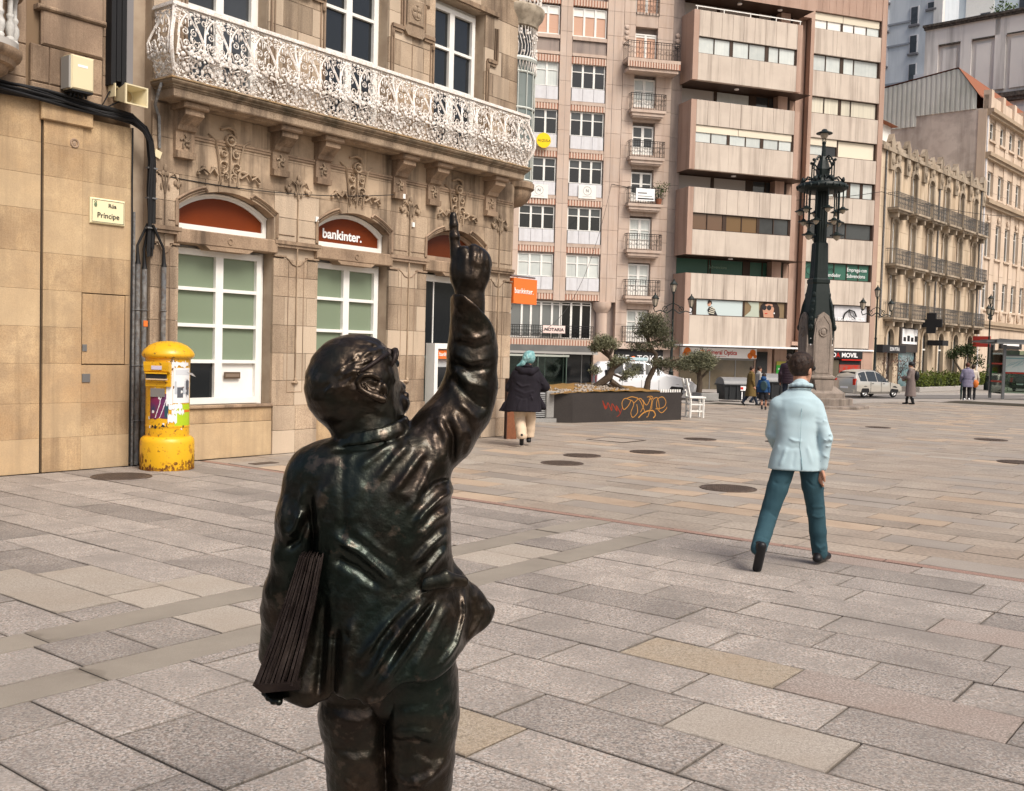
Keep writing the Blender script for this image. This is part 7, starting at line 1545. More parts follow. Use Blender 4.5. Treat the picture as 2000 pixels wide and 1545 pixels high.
    def fold(s, pts, w, amp, side=None):
        """ridge (amp > 0) or crease (amp < 0) along a line; side=(axis, limit, sign): run straight through that axis on one side only"""
        P = [np.array(p, float) for p in pts]; m = w*2.6; lo = np.min(P, 0)-m; hi = np.max(P, 0)+m
        if side: lo[side[0]], hi[side[0]] = (s.lo[side[0]], side[1]) if side[2] < 0 else (side[1], s.lo[side[0]]+s.h*s.n[side[0]])
        sl, (X, Y, Z) = s.win(lo, hi); best = np.full(X.shape, 9., np.float32); tt = np.zeros_like(best); n = len(P)-1
        for i in range(n):
            a, b = P[i].copy(), P[i+1].copy(); q = [X, Y, Z]
            if side: a[side[0]] = b[side[0]] = 0; q = list(q); q[side[0]] = 0*X
            ab = b-a; L = max(1e-9, ab@ab); t = np.clip(((q[0]-a[0])*ab[0]+(q[1]-a[1])*ab[1]+(q[2]-a[2])*ab[2])/L, 0, 1)
            d = np.sqrt((q[0]-a[0]-t*ab[0])**2+(q[1]-a[1]-t*ab[1])**2+(q[2]-a[2]-t*ab[2])**2); u = d < best; best = np.where(u, d, best); tt = np.where(u, (i+t)/n, tt)
        tap = np.clip(np.minimum(tt, 1-tt)*5+.12, 0, 1); s.D[sl] -= amp*np.exp(-(best/w)**2)*tap; return s
    def ripple(s, amp, f, seed=0):
        """gentle uneven surface"""
        sl, (X, Y, Z) = s.win(s.lo, s.lo+s.h*s.n); r = np.random.RandomState(seed)
        for q in range(5):
            v = r.normal(size=3)*f*(1+.5*q); s.D += (amp/(1+.5*q))*np.sin(X*v[0]+Y*v[1]+Z*v[2]+r.rand()*6).astype(np.float32)
        return s
    def mesh(s, name, m, smooth=1):
        D = s.D; D[0]=D[-1]=.5; D[:,0]=D[:,-1]=.5; D[:,:,0]=D[:,:,-1]=.5; I = D < 0; nx, ny, nz_ = D.shape
        C = np.zeros((nx-1,ny-1,nz_-1), np.int8); sh = [(i,j,k) for i in (0,1) for j in (0,1) for k in (0,1)]
        for i,j,k in sh: C += I[i:nx-1+i, j:ny-1+j, k:nz_-1+k]
        act = np.argwhere((C > 0) & (C < 8)); idx = np.full(C.shape, -1, np.int32); idx[tuple(act.T)] = np.arange(len(act))
        acc = np.zeros((len(act),3)); cnt = np.zeros(len(act))
        for a in range(3):
            o = [x for x in range(3) if x != a]
            for u in (0,1):
                for v in (0,1):
                    off = np.zeros(3, int); off[o[0]] = u; off[o[1]] = v; off2 = off.copy(); off2[a] = 1
                    d0 = D[tuple((act+off).T)]; d1 = D[tuple((act+off2).T)]; c = (d0 < 0) != (d1 < 0); t = np.where(c, d0/np.where(c, d0-d1, 1), 0)
                    p = np.tile(off, (len(act),1)).astype(float); p[:,a] += t; acc[c] += p[c]; cnt[c] += 1
        Vx = s.lo+(act+acc/np.maximum(cnt,1)[:,None])*s.h
        F_ = []
        for a in range(3):
            o1, o2 = (a+1)%3, (a+2)%3
            sl0 = [slice(1,-1)]*3; sl0[a] = slice(0,-1); sl1 = list(sl0); sl1[a] = slice(1,None)
            A, B = I[tuple(sl0)], I[tuple(sl1)]; e = np.argwhere(A != B); e2 = e.copy(); e2[:,o1] += 1; e2[:,o2] += 1; inside = A[tuple(e.T)]
            q = []
            for du, dv in ((0,0),(-1,0),(-1,-1),(0,-1)):
                c = e2.copy(); c[:,o1] += du; c[:,o2] += dv; q.append(idx[tuple(c.T)])
            q = np.array(q).T; q[~inside] = q[~inside][:,::-1]; F_.append(q)
        F_ = np.concatenate(F_); F_ = F_[(F_ >= 0).all(1)]
        for _ in range(smooth):
            S = np.zeros_like(Vx); n = np.zeros(len(Vx))
            for i in range(4):
                a, b = F_[:,i], F_[:,(i+1)%4]; np.add.at(S, a, Vx[b]); np.add.at(n, a, 1)
            Vx = Vx*.5+.5*S/np.maximum(n,1)[:,None]
        me = bpy.data.meshes.new(name); me.vertices.add(len(Vx)); me.vertices.foreach_set('co', Vx.astype(np.float32).ravel())
        me.loops.add(F_.size); me.loops.foreach_set('vertex_index', F_.astype(np.int32).ravel()); me.polygons.add(len(F_))
        me.polygons.foreach_set('loop_start', np.arange(0, F_.size, 4, dtype=np.int32)); me.polygons.foreach_set('use_smooth', np.ones(len(F_), bool)); me.update(calc_edges=True); me.validate()
        me.materials.append(m); return me

# ---------------------------------------------------------------- the bronze newspaper man
BRONZE = M('dark_patinated_bronze', (.026,.019,.0145), .33, 0, [(5,(.012,.016,.012),.75,.14),(2.6,(.062,.042,.028),.7,.14),(45,(.02,.014,.011),.5,.12),(4.2,(.014,.032,.027),.5,.12),(16,(.12,.09,.07),.5,.05,.62)], (48,.7,.0045), metal=.85, spec=.4, coat=.12)
BRONZE_D = M('dull_black_bronze', (.018,.012,.011), .5, 0, [(12,(.06,.045,.038),.5,.2)], (60,.4,.004), metal=.5)
def statue():
    Y0 = 2.65; K = Y0/2000
    c_, s_ = math.cos(R(1.5)), math.sin(R(1.5))
    def P(u, v, d=0.):
        # drawing board units (1.325 mm) of the figure's back view, upright after a 1.5 degree turn; d is depth in metres
        a, b = (u-740)*K, (1966-v)*K; return np.array([a*c_-b*s_, d, a*s_+b*c_])
    T = thing('bronze_statue', 'dark bronze statue of a bald man pointing up, newspapers under his arm', 'statue', (-.302, Y0, -.009), R(6.5))
    r = lambda px: px*K
    # ---- body: head, raised hand, left hand and the core under the clothes, one skin
    f = Field((-.32,-.26,.35), (.40,.40,2.13), .0042)
    f.ell(P(686,742,.0), (r(87),.098,r(88)), .02).ell(P(672,768,-.008), (r(70),.088,r(70)), .03).ell(P(712,702,.03), (r(46),.080,r(42)), .03)
    f.ell(P(738,768,.055), (r(43),.062,r(56)), .025).ell(P(740,728,.05), (r(32),.062,r(40)), .025).ell(P(716,800,.02), (r(56),.078,r(52)), .03)
    f.cap(P(705,800,.01), P(724,900,.0), r(60), r(74), .03)
    f.cap(P(733,674,.0), P(752,690,.07), r(9), r(9), .012).cap(P(750,692,.085), P(770,709,.10), r(8), r(9), .006).ell(P(770,711,.10), (r(10),.017,r(9)), .004).ell(P(767,714,.082), (r(7),.012,r(6)), .004)
    f.ell(P(754,740,.07), (r(19),.045,r(24)), .016)                                             # cheek
    f.ell(P(779,764,.085), (r(12),.034,r(18)), .008).cap(P(787,758,.07), P(788,759,.11), r(4.5), r(4.5), .004).cap(P(793,773,.07), P(793,774,.11), r(6), r(5.5), .004)
    f.ell(P(784,788,.075), (r(15),.034,r(14)), .010).cap(P(778,798,.06), P(738,826,.0), r(18), r(34), .02)
    f.cap(P(794,765,.05), P(795,766,.13), .0045, .0045, .003, op='cut')
    # ear
    e = -.084
    f.ell(P(728,751,e+.010), (r(29),.022,r(20)), .008, Matrix.Rotation(R(38),3,'Y'))
    f.chain([P(741,737,e-.010),P(727,729,e-.018),P(711,731,e-.02),P(702,742,e-.02),P(706,755,e-.02),P(719,765,e-.02),P(735,772,e-.018),P(747,777,e-.014)], [r(5)]*5+[r(5.5),r(8),r(9)], .004)
    f.chain([P(737,744,e-.012),P(722,741,e-.016),P(715,748,e-.016),P(723,757,e-.016),P(738,762,e-.014)], [r(2.6)]*5, .003)
    f.ell(P(732,752,e-.016), (r(8),.009,r(5)), .005, op='cut'); f.cap(P(750,750,e-.004), P(753,764,e-.002), r(6), r(5), .006); f.ripple(.0006, 60, 5)
    # wisps of hair round the back and temple, brow creases
    rr = random.Random(12)
    for k in range(46):
        t = rr.random(); u0 = 648+78*t+rr.uniform(-12,12); v0 = 752-52*t+rr.uniform(-22,20); L = rr.uniform(14,34); a = R(rr.uniform(-50,-15))
        f.fold([P(u0,v0), P(u0+L*.5*math.cos(a),v0+L*.5*math.sin(a)-2), P(u0+L*math.cos(a),v0+L*math.sin(a))], .0042, rr.choice((.0032,.0036,-.003)), (1,.02,-1))
    for q in ((705,668,722,664,738,672),(700,676,718,672,738,680)): f.fold([P(*q[0:2]),P(*q[2:4]),P(*q[4:6])], .004, -.0025, (1,.03,-1))
    f.fold([P(757,742),P(766,755),P(770,772)], .007, -.0018, (1,.09,-1)); f.fold([P(700,790),P(715,800),P(735,803)], .006, -.003, (1,.02,-1)); f.fold([P(770,740),P(781,752),P(786,765)], .005, .003, (1,.1,-1))
    # raised right hand
    f.ell(P(918,526,.0), (r(41),.040,r(46)), .014).ell(P(926,508,.0), (r(33),.043,r(28)), .010).cap(P(916,545,.0), P(918,600,.0), r(32), r(25), .016).cap(P(918,590,.0), P(922,700,.02), r(25), r(30), .02)
    f.chain([P(890,500,.0),P(887,462,.0),P(886,440,.0),P(885,421,.0)], [r(11.5),r(9.6),r(8.6),r(7.4)], .006)
    f.ell(P(888,462,-.002), (r(10),.0135,r(9)), .004).ell(P(886,440,-.001), (r(8.6),.0115,r(6)), .003)
    f.cap(P(879,424,-.002), P(880,436,-.001), r(2.4), r(2), .002)
    for q in (456,460,464,468): f.fold([P(878,q+1),P(887,q),P(896,q+1)], .0018, -.0013, (1,.0,-1))
    f.fold([P(880,424),P(886,418),P(893,425),P(892,436)], .0022, -.0018, (1,.0,-1))
    for (u,v,d,q) in ((905,493,-.010,12),(924,489,-.007,12.5),(940,500,-.002,12),(950,514,.004,11)):
        f.ell(P(u,v,d), (r(q),r(q)*1.1,r(q)), .006); f.chain([P(u,v,d),P(u+1,v-2,d+.034),P(u-4,v+24,d+.050),P(u-8,v+34,d+.026)], [r(q)*.95,r(q)*.95,r(q)*.8,r(q)*.7], .005)
    for (u,v) in ((914,486),(932,490),(946,504)): f.fold([P(u,v-8),P(u+1,v+8),P(u-2,v+24)], .004, -.0045, (1,.03,-1))
    for q in (((905,500),(906,530),(909,560)),((924,498),(920,530),(915,560)),((941,512),(932,538),(922,562))): f.fold([P(*w_) for w_ in q], .0055, .0028, (1,.0,-1))
    f.chain([P(893,548,.012),P(893,522,.030),P(900,507,.052),P(915,508,.064)], [r(12),r(11),r(10),r(8.5)], .008)   # thumb across the front
    f.fold([P(893,500),P(890,530),P(894,560)], .007, -.004, (1,.01,-1))
    # core under the clothes, down to the knees, and the left hand under the papers
    f.cap(P(724,890,.0), P(735,1000,.0), r(70), r(95), .03, flat=((0,1,0),1.4)).cap(P(735,1000,0), P(750,1330,0), r(95), r(95), .03, flat=((0,1,0),1.4)).cap(P(815,880,0), P(905,800,.05), r(30), r(28), .02).cap(P(905,800,.05), P(922,700,.02), r(28), r(28), .02)
    f.cap(P(610,950,.0), P(556,1140,.02), r(30), r(28), .02).cap(P(556,1140,.02), P(522,1335,.09), r(26), r(20), .02)
    f.ell(P(528,1328,-.02), (r(22),.07,r(13)), .01)
    for k, (u, v) in enumerate(((510,1352),(519,1360),(529,1365),(540,1364))): f.chain([P(u+8,v-34,-.02-.012*k),P(u+10,v-26,-.06-.012*k),P(u+13,v-24,-.095-.01*k)], [r(9.5),r(8.5),r(7)], .004)
    link('body', f.mesh('body', BRONZE), T)
    # ---- jacket
    j = Field((-.37,-.25,.78), (.36,.34,1.90), .0043)
    S = []
    for v, a, b, cy, ry in ((848,672,782,.005,.070),(866,640,818,.0,.086),(895,604,858,.0,.110),(935,580,880,.0,.130),(985,578,880,.0,.140),(1040,582,880,.0,.142),(1090,585,884,.005,.142),(1140,588,896,.005,.146),(1190,592,908,.005,.152),(1240,598,912,.0,.158),(1300,604,902,-.005,.162),(1375,606,896,-.005,.165)):
        p = P((a+b)/2, v, cy); S.append((p[2], p[0], p[1], r((b-a)/2), ry))
    j.loft(S, .02, 2.2)
    j.ell(P(642,908,.0), (r(75),.085,r(48)), .04).ell(P(785,892,.0), (r(80),.090,r(52)), .04)
    j.chain([P(606,945,.0),P(589,1010,-.01),P(578,1080,.0),P(560,1160,.03),P(548,1200,.05),P(528,1300,.10)], [r(53),r(47),r(45),r(46),r(41),r(34)], .022)
    j.ell(P(590,1030,-.035), (r(26),.03,r(24)), .02)
    # raised sleeve
    j.chain([P(820,890,.0),P(868,846,.03),P(905,800,.05)], [r(62),r(60),r(56)], .03).chain([P(905,800,.05),P(921,755,.055),P(924,690,.04),P(923,560,.0)], [r(54),r(50),r(46),r(44)], .03)
    j.plane(P(930,611,0), np.array([.55,.30,.78]), .006)
    j.cap(P(921,540,.0), P(922,606,.0), r(30), r(27), .005, op='cut')
    # flap of the front blown out at the right, tails
    j.chain([P(872,1160,.0),P(915,1190,.035),P(956,1213,.06)], [r(44),r(30),r(9)], .03, flat=((0,1,0),1.5)).chain([P(956,1213,.06),P(935,1240,.045),P(880,1278,.0)], [r(9),r(26),r(36)], .03, flat=((0,1,0),1.5)).cap(P(880,1215,.0), P(925,1218,.04), r(52), r(34), .03, flat=((0,1,0),1.6))
    j.chain([P(620,1240,-.03),P(600,1330,-.04)], [r(40),r(60)], .03)
    sl, (X, Y, Z) = j.win(j.lo, j.lo+j.h*j.n); hx = [P(u,v)[0] for u, v in ((480,1356),(560,1356),(640,1346),(660,1341),(760,1322),(900,1284),(960,1230),(1000,1190))]; hz = [P(u,v)[2] for u, v in ((480,1356),(560,1356),(640,1346),(660,1341),(760,1322),(900,1284),(960,1230),(1000,1190))]
    d = ((np.interp(X, hx, hz).astype(np.float32)+.012*np.sin(X*40)-Z)*.85).astype(np.float32); k_ = .014; h = np.clip(.5-.5*(j.D-d)/k_, 0, 1); j.D[:] = j.D*(1-h)+d*h+k_*h*(1-h)
    # hollow under the hem
    # collar: a folded band round the neck
    ring = []
    for q in range(19):
        a = 2*math.pi*q/18; ring.append(P(724+66*math.cos(a)+(-2)*math.sin(a), 836-13*math.cos(a)-8*math.sin(a), .080*math.sin(a)))
    ring0 = P(724,838,0)
    for dz, rad, q in ((.006,.0085,1.0),(-.006,.011,1.03),(-.019,.012,1.07)): j.chain([(p-ring0)*np.array([q,q,1])+ring0+np.array([0,0,dz]) for p in ring], [rad]*19, .004)
    j.fold([P(650,874),P(700,868),P(750,858),P(796,842)], .007, -.010, (1,.0,-1))
    j.cap(P(724,815,.0), P(724,836,.0), r(58), r(54), .004, op='cut')
    F1 = (1,.02,-1)
    for pts, w_, a in (
        (((700,905),(735,880),(772,850)),12,.007),(((735,925),(772,882),(798,856)),11,.008),(((762,955),(800,905),(832,868)),11,.008),(((795,985),(822,935),(842,895)),10,.006),(((712,925),(694,960),(690,1010)),14,.003),
        (((884,955),(860,962),(826,988),(806,1012)),10,.012),(((874,935),(845,940),(815,962)),9,-.007),(((880,992),(846,1005),(812,1038)),11,.007),(((872,1030),(838,1052),(800,1090)),11,.008),(((868,1062),(845,1085),(818,1112)),10,.008),
        (((655,1030),(700,1055),(735,1085),(772,1122)),11,.011),(((650,1068),(700,1092),(742,1126)),11,-.008),(((690,1010),(735,1050),(770,1080)),10,.004),
        (((842,1130),(800,1158),(755,1196),(700,1262)),10,.011),(((832,1152),(790,1190),(750,1240),(712,1305)),10,.012),(((850,1160),(810,1215),(770,1268),(738,1312)),10,.011),(((822,1142),(770,1186),(728,1236)),7,-.009),(((842,1158),(798,1208),(758,1262)),7,-.010),(((868,1168),(835,1228),(800,1290)),14,.006),
        (((690,1180),(682,1250),(672,1330)),12,.007),(((660,1200),(655,1270),(652,1345)),9,-.010),(((640,1150),(632,1250),(622,1350)),10,-.008),(((902,1150),(906,1195),(888,1245),(850,1285)),9,.008),(((918,1178),(922,1210),(900,1262)),10,-.005),(((944,1195),(946,1212),(915,1258)),8,.004),
        (((678,868),(672,930),(676,1000),(664,1080),(655,1180)),8,-.0022),(((612,955),(617,1030),(612,1090),(602,1150)),11,-.013),(((596,985),(580,1020),(566,1035)),9,.009),(((605,1000),(588,1045),(566,1060)),8,-.008),(((640,930),(628,970),(622,1020)),10,.006),(((600,935),(590,980),(585,1010)),9,.004),
        (((560,960),(556,1010),(560,1060)),9,.004),(((668,1330),(700,1345),(760,1330)),8,.004),
        (((852,812),(868,850),(866,905)),10,.010),(((880,800),(898,842),(890,905)),10,.009),(((865,812),(882,850),(880,905)),7,-.010),(((840,838),(850,870),(848,905)),9,.007),(((905,830),(918,860),(905,900)),9,.006),
        (((884,742),(905,768),(930,790),(950,800)),10,-.011),(((884,722),(915,748),(952,758)),11,.009),(((890,782),(915,802),(935,830)),10,.008),(((884,690),(915,708),(958,700)),11,.008),(((886,708),(918,724),(960,716)),8,-.008),(((886,655),(920,664),(960,650)),10,.006),(((890,668),(925,680),(960,668)),8,-.005),(((895,640),(915,650),(935,668)),9,.005)):
        j.fold([P(*q) for q in pts], r(w_)*.78, a*(1.35 if pts[0][1] > 850 else .85), F1 if pts[0][1] > 800 or a < 9 else None)
    j.ripple(.0007, 38, 3)
    rr = random.Random(3)
    for k in range(60):
        u, v = rr.uniform(590,880), rr.uniform(880,1320); a = rr.uniform(0,6.3); L = rr.uniform(10,40)
        j.fold([P(u,v),P(u+L*math.cos(a),v+L*math.sin(a))], r(rr.uniform(5,11)), rr.uniform(-.003,.003), F1)
    # pocket opening
    j.cap(P(824,1146,-.150), P(903,1147,-.110), r(7), r(7), .004, flat=((0,1,0),.35), op='cut')
    link('jacket', j.mesh('jacket', BRONZE), T)
    pk = Field((.04,-.24,1.0), (.27,.02,1.25), .004); pk.chain([P(828,1126,-.142),P(862,1119,-.139),P(898,1127,-.112)], [r(10),r(14),r(10)], .012, flat=((0,1,0),2.2)); pk.cap(P(826,1114,-.136), P(864,1104,-.132), r(5), r(5), .014); pk.cap(P(864,1104,-.132), P(902,1120,-.105), r(5), r(5), .014); pk.fold([P(826,1137),P(864,1133),P(903,1138)], .004, -.006, (1,0,-1)); link('pocket_flap', pk.mesh('pocket_flap', BRONZE), T)
    # ---- trousers and shoes
    t = Field((-.27,-.22,.02), (.29,.24,1.0), .0065)
    t.chain([P(692,1300,.0),P(686,1400,.0),P(696,1545,.0),P(700,1750,.01),P(700,1925,.0)], [r(72),r(66),r(60),r(50),r(50)], .02).chain([P(806,1290,.0),P(817,1390,.0),P(812,1545,.0),P(806,1750,.01),P(804,1925,.0)], [r(84),r(79),r(69),r(56),r(54)], .006)
    for pts, w_, a in ((((650,1380),(700,1395),(730,1385)),10,.006),(((640,1450),(690,1470),(730,1462)),10,.006),(((752,1425),(800,1412),(850,1420)),10,.007),(((760,1440),(810,1435),(850,1450)),8,-.007),(((850,1495),(820,1510),(800,1520)),8,.008),(((870,1480),(838,1505),(800,1540)),9,.006),(((745,1360),(748,1450),(752,1540)),9,-.006),(((800,1440),(835,1470),(860,1475)),8,-.005),(((755,1500),(790,1520),(820,1500)),9,.006),(((660,1500),(690,1530),(700,1560)),10,.005),(((770,1380),(820,1370),(880,1345)),9,.004)): t.fold([P(*q) for q in pts], r(w_), a, F1)
    t.ripple(.0014, 50, 9); link('trousers', t.mesh('trousers', BRONZE_D if False else BRONZE), T)
    for u in (700, 804):
        q = Field((P(u,1950)[0]-.08,-.10,-.012), (P(u,1950)[0]+.08,.25,.16), .006); b = P(u,1940); q.cap((b[0],-.03,.05), (b[0]+.01,.16,.035), .050, .042, .02, flat=((0,0,1),1.2)); q.cap((b[0],-.02,.06), (b[0],.0,.13), .045, .045, .02); q.plane((0,0,.0), (0,0,-1), .004); link('shoe', q.mesh('shoe', BRONZE_D), T)
    MB().prismz([(.30*math.cos(2*math.pi*k/24)+.02, .30*math.sin(2*math.pi*k/24)+.05) for k in range(24)], -.01, .012).build('base_plate', BRONZE_D, T)
    # ---- glasses
    g = MB(); g.tube([P(696,734,-.088),P(703,726,-.092),P(722,714,-.090),P(742,700,-.070),P(757,690,-.035)], [.0045,.0055,.006,.006,.0055], 6)
    for c, d0 in (((753,700),-.005),((757,698),.085)):
        n = (P(790,715,d0+.02)-P(753,700,d0)); n /= np.linalg.norm(n); a = Vector(n).orthogonal().normalized(); b = Vector(n).cross(a); o = Vector(P(*c,d0)+n*.012)
        g.tube([o+(a*math.cos(q*math.pi/9)+b*math.sin(q*math.pi/9))*.027 for q in range(19)], .0055, 6, cap=False)
    [g.ball(P(*q), (.020,.010,.024), 10, 6) for q in ((756,697,.005),)]; g.tube([P(762,696,.02),P(766,694,.04),P(764,694,.06)], .005, 6); g.build('glasses', BRONZE_D, T, smooth='all')
    # ---- bundle of newspapers, sheet by sheet
    NB = sub('newspaper_bundle', T); rr = random.Random(21)
    for k in range(13):
        w0, w1 = 592+3.5*k, 508+6.1*k; th0, th1 = rr.uniform(1.8,3.0), rr.uniform(4.2,5.8); e0 = -.125+rr.uniform(-.006,.012); dv = rr.uniform(-3,4); m = MB()
        rows = []
        for i in range(9):
            q = i/8; v = 1066+dv+(1300-1066+rr.uniform(-1,1))*q; u = w0+(w1-w0)*q+3*math.sin(q*3.1)+rr.uniform(-.5,.5); th = th0+(th1-th0)*q; e = e0+rr.uniform(-.003,.003)-.02*q
            rows.append([tuple(P(u,v,e)), tuple(P(u+th,v,e)), tuple(P(u+th+6,v+2,.14)), tuple(P(u+6,v+2,.14))])
        m.loft(rows); m.build('newspaper_sheet', BRONZE_D, NB)
    m = MB(); m.loft([[tuple(P(u,v,e)) for u, v, e in ((507,1300,-.15),(592,1296,-.15),(598,1320,.14),(503,1322,.14))],[tuple(P(u,v,e)) for u, v, e in ((524,1318,-.14),(592,1314,-.14),(598,1338,.14),(515,1342,.14))]]); m.build('folded_bottom', BRONZE_D, NB)
statue()

# ---------------------------------------------------------------- people
SKIN = M('skin', (.45,.24,.16), .55, 0, [(20,(.38,.18,.12),.4,.2)]); HAIR_D = M('dark_brown_hair', (.018,.010,.007), .6, 0, [(40,(.06,.035,.024),.6,.15)], (70,.6,.01))
SHOE_B = M('black_shoe', (.012,.012,.014), .4); JEAN = M('blue_grey_denim', (.022,.060,.078), .85, 0, [(4,(.042,.098,.12),.6,.2),(140,(.02,.05,.065),.4,.15)], (150,.3,.003)); DENIM_D = M('dark_denim', (.018,.026,.042), .85)
class Person:
    """x to the figure's right, y forward, z up; joints in metres for a standing 1.75 m adult, changed per pose"""
    base = dict(head=(0,.03,1.62), neck=(0,.0,1.46), shR=(.19,0,1.40), elR=(.25,-.03,1.12), wrR=(.25,.06,.88), shL=(-.19,0,1.40), elL=(-.25,-.03,1.12), wrL=(-.25,.06,.88), hipR=(.09,0,.92), knR=(.10,.02,.50), anR=(.10,-.02,.09), hipL=(-.09,0,.92), knL=(-.10,.02,.50), anL=(-.10,-.02,.09))
    def __init__(s, lab, loc, yaw, h=.016, scale=1., group=None, head_yaw=0, **pose):
        s.T = thing('person', lab, 'person', loc, R(yaw), group); s.T.scale = (scale,)*3; s.h = h; s.J = {k: np.array(v, float) for k, v in {**s.base, **pose}.items()}; s.hy = R(head_yaw)
        s.toe = {'R': None, 'L': None}
    def F(s, pts, m=.12, h=None):
        P = np.array(pts, float); return Field(P.min(0)-m, P.max(0)+m, h or s.h)
    def body(s, skin=SKIN, sunglasses=False, hand=1.):
        J = s.J; f = s.F(list(J.values()), .16, min(s.h,.012)); c = J['head']; fw = np.array([-math.sin(s.hy), math.cos(s.hy), 0]); rt = np.array([fw[1], -fw[0], 0])
        f.ell(c+(0,0,.02), (.078,.095,.10), .02, Matrix.Rotation(s.hy,3,'Z')).ell(c+fw*.03-(0,0,.055), (.055,.062,.075), .03, Matrix.Rotation(s.hy,3,'Z'))
        f.cap(c+fw*.088-(0,0,-.005), c+fw*.112-(0,0,.03), .010, .015, .012); f.ell(c+fw*.085-(0,0,.075), (.024,.016,.012), .012); f.ell(c+fw*.072-(0,0,.112), (.024,.022,.02), .015)
        for q in (-1,1): f.ell(c+rt*q*.08-(0,0,.015)-fw*.005, (.012,.022,.034), .008, Matrix.Rotation(s.hy,3,'Z')); f.ell(c+rt*q*.032+fw*.083+(0,0,.012), (.014,.01,.009), .004, Matrix.Rotation(s.hy,3,'Z'), op='cut')
        f.cap(c-fw*.02-(0,0,.06), J['neck']-(0,0,.02), .052, .058, .02)
        f.cap(J['neck']-(0,0,.06), (J['hipL']+J['hipR'])/2+(0,0,.05), .09, .10, .03)
        for q in 'RL':
            f.chain([J['neck']-(0,0,.06), J['sh'+q]-(0,0,.02), J['el'+q], J['wr'+q]], [.06,.045,.036,.026], .02)
            f.chain([J['hip'+q], J['kn'+q], J['an'+q]], [.075,.05,.038], .02)
            w = J['wr'+q]; d = w-J['el'+q]; d /= np.linalg.norm(d); side = np.cross(d, [1,0,0] if abs(d[0]) < .8 else [0,1,0]); side /= np.linalg.norm(side); n = np.cross(d, side)
            f.cap(w, w+d*.085, .026, .036, .012, flat=(n,1.5))
            for k in range(4):
                o = w+d*.085+side*(.027-.018*k); Lf = (.062,.074,.070,.054)[k]; f.chain([o, o+d*Lf*.5-n*.006, o+d*Lf*.85-n*.028], [.0105,.0095,.008], .004)
            f.chain([w+d*.02+side*.03, w+d*.055+side*.052-n*.01, w+d*.095+side*.050-n*.02], [.015,.012,.010], .008)
        o = link('body', f.mesh('body', skin), s.T); s.fw, s.rt = fw, rt
        if sunglasses:
            m = MB(); 
            for q in (-1,1): m.tube([c+rt*q*.082-fw*.01+(0,0,.012), c+rt*q*.074+fw*.07+(0,0,.014)], .005, 5); m.ball(c+rt*q*.036+fw*.092+np.array([0,0,.008]), (.028,.028,.022), 8, 5)
            m.tube([c+rt*.06+fw*.092+(0,0,.02), c-rt*.06+fw*.092+(0,0,.02)], .006, 5); m.build('sunglasses', SHOE_B, s.T, smooth='all')
        return s
    def hair(s, m=HAIR_D, vol=.018, long=0, up=0, seed=1):
        c = s.J['head']; fw, rt = s.fw, s.rt; f = s.F([c], .30, min(s.h,.010)); rr = random.Random(seed)
        f.ell(c-fw*.014+(0,0,.035+up*.3), (.078+vol,.092+vol,.092+vol+up), .02, Matrix.Rotation(s.hy,3,'Z'))
        f.ell(c+fw*.115-(0,0,.035), (.10,.075,.095), .02, Matrix.Rotation(s.hy,3,'Z'), op='cut')
        if long: f.cap(c-fw*.05, c-fw*.05-(0,0,long), .085, .065, .03)
        else: f.ell(c-(0,0,.185), (.13,.13,.105), .02, op='cut')
        for q in (-1,1): f.ell(c+rt*q*.105-(0,0,.03)-fw*.0, (.030,.036,.048), .015, op='cut')
        for k in range(60):
            a = rr.uniform(0,6.28); e = rr.uniform(-.4,1.4); d = np.array([math.cos(a)*math.cos(e), math.sin(a)*math.cos(e), math.sin(e)]); p = c-fw*.014+d*(.095+vol*.6)+(0,0,.03); q = p+np.array([rr.uniform(-.03,.03), rr.uniform(-.03,.03), rr.uniform(-.055,-.02)]); f.fold([p,(p+q)/2+d*.004,q], .0085, rr.choice((.009,.010,-.008)))
        link('hair', f.mesh('hair', m), s.T); return s
    def top(s, m, hem=.80, w=.19, d=.125, flare=.0, name='jacket', sleeve=.052, collar=True, folds=14, seed=1, waist=.0, cuff=.0, lean=None, off=(0,0), extra=()):
        J = s.J; hipc = (J['hipL']+J['hipR'])/2; sc = (J['shL']+J['shR'])/2; f = s.F([J[k] for k in ('neck','shR','shL','elR','elL','wrR','wrL')]+[np.array([hipc[0]-.25-flare,-.2-flare,hem]), np.array([hipc[0]+.25+flare,.2+flare,hem])], .12)
        secs = []; n = 8
        for i in range(n+1):
            t = i/n; z = hem+(sc[2]+.03-hem)*t; q = np.clip((z-hipc[2])/(sc[2]-hipc[2]), 0, 1); c = hipc+(sc-hipc)*q
            wid = w*(1-.10*max(0,1-abs(t-.45)*4)*(1 if waist else 0)-waist*max(0,1-abs(t-.45)*3.5))+flare*(1-t)**1.6-(.03 if t > .97 else 0); dep = d+flare*.8*(1-t)**1.6-(.03 if t > .9 else 0); secs.append((z, c[0]+off[0]*(1-t)**2, c[1]+off[1]*(1-t)**2, wid, dep))
        f.loft(secs, .02, 2.4)
        f.cap(J['shR']+(-.02,0,-.02), J['shL']+(.02,0,-.02), .065, .065, .035).cap(sc+(0,0,.0), J['neck']+(0,0,.012), .135, .082, .05).cap(J['shR']*.55+J['neck']*.45-(0,0,.03), J['shL']*.55+J['neck']*.45-(0,0,.03), .075, .075, .04)
        for q in 'RL': f.chain([J['sh'+q]+(0,0,-.02), J['el'+q], J['wr'+q]*(.93)+J['el'+q]*.07], [.072,sleeve*1.12,sleeve], .022)
        if collar:
            ring = [J['neck']+np.array([.082*math.cos(a), .078*math.sin(a)+.0, .03+.015*-math.sin(a)]) for a in [2*math.pi*k/12 for k in range(13)]]; f.chain(ring, [.019]*13, .01)
        rr = random.Random(seed)
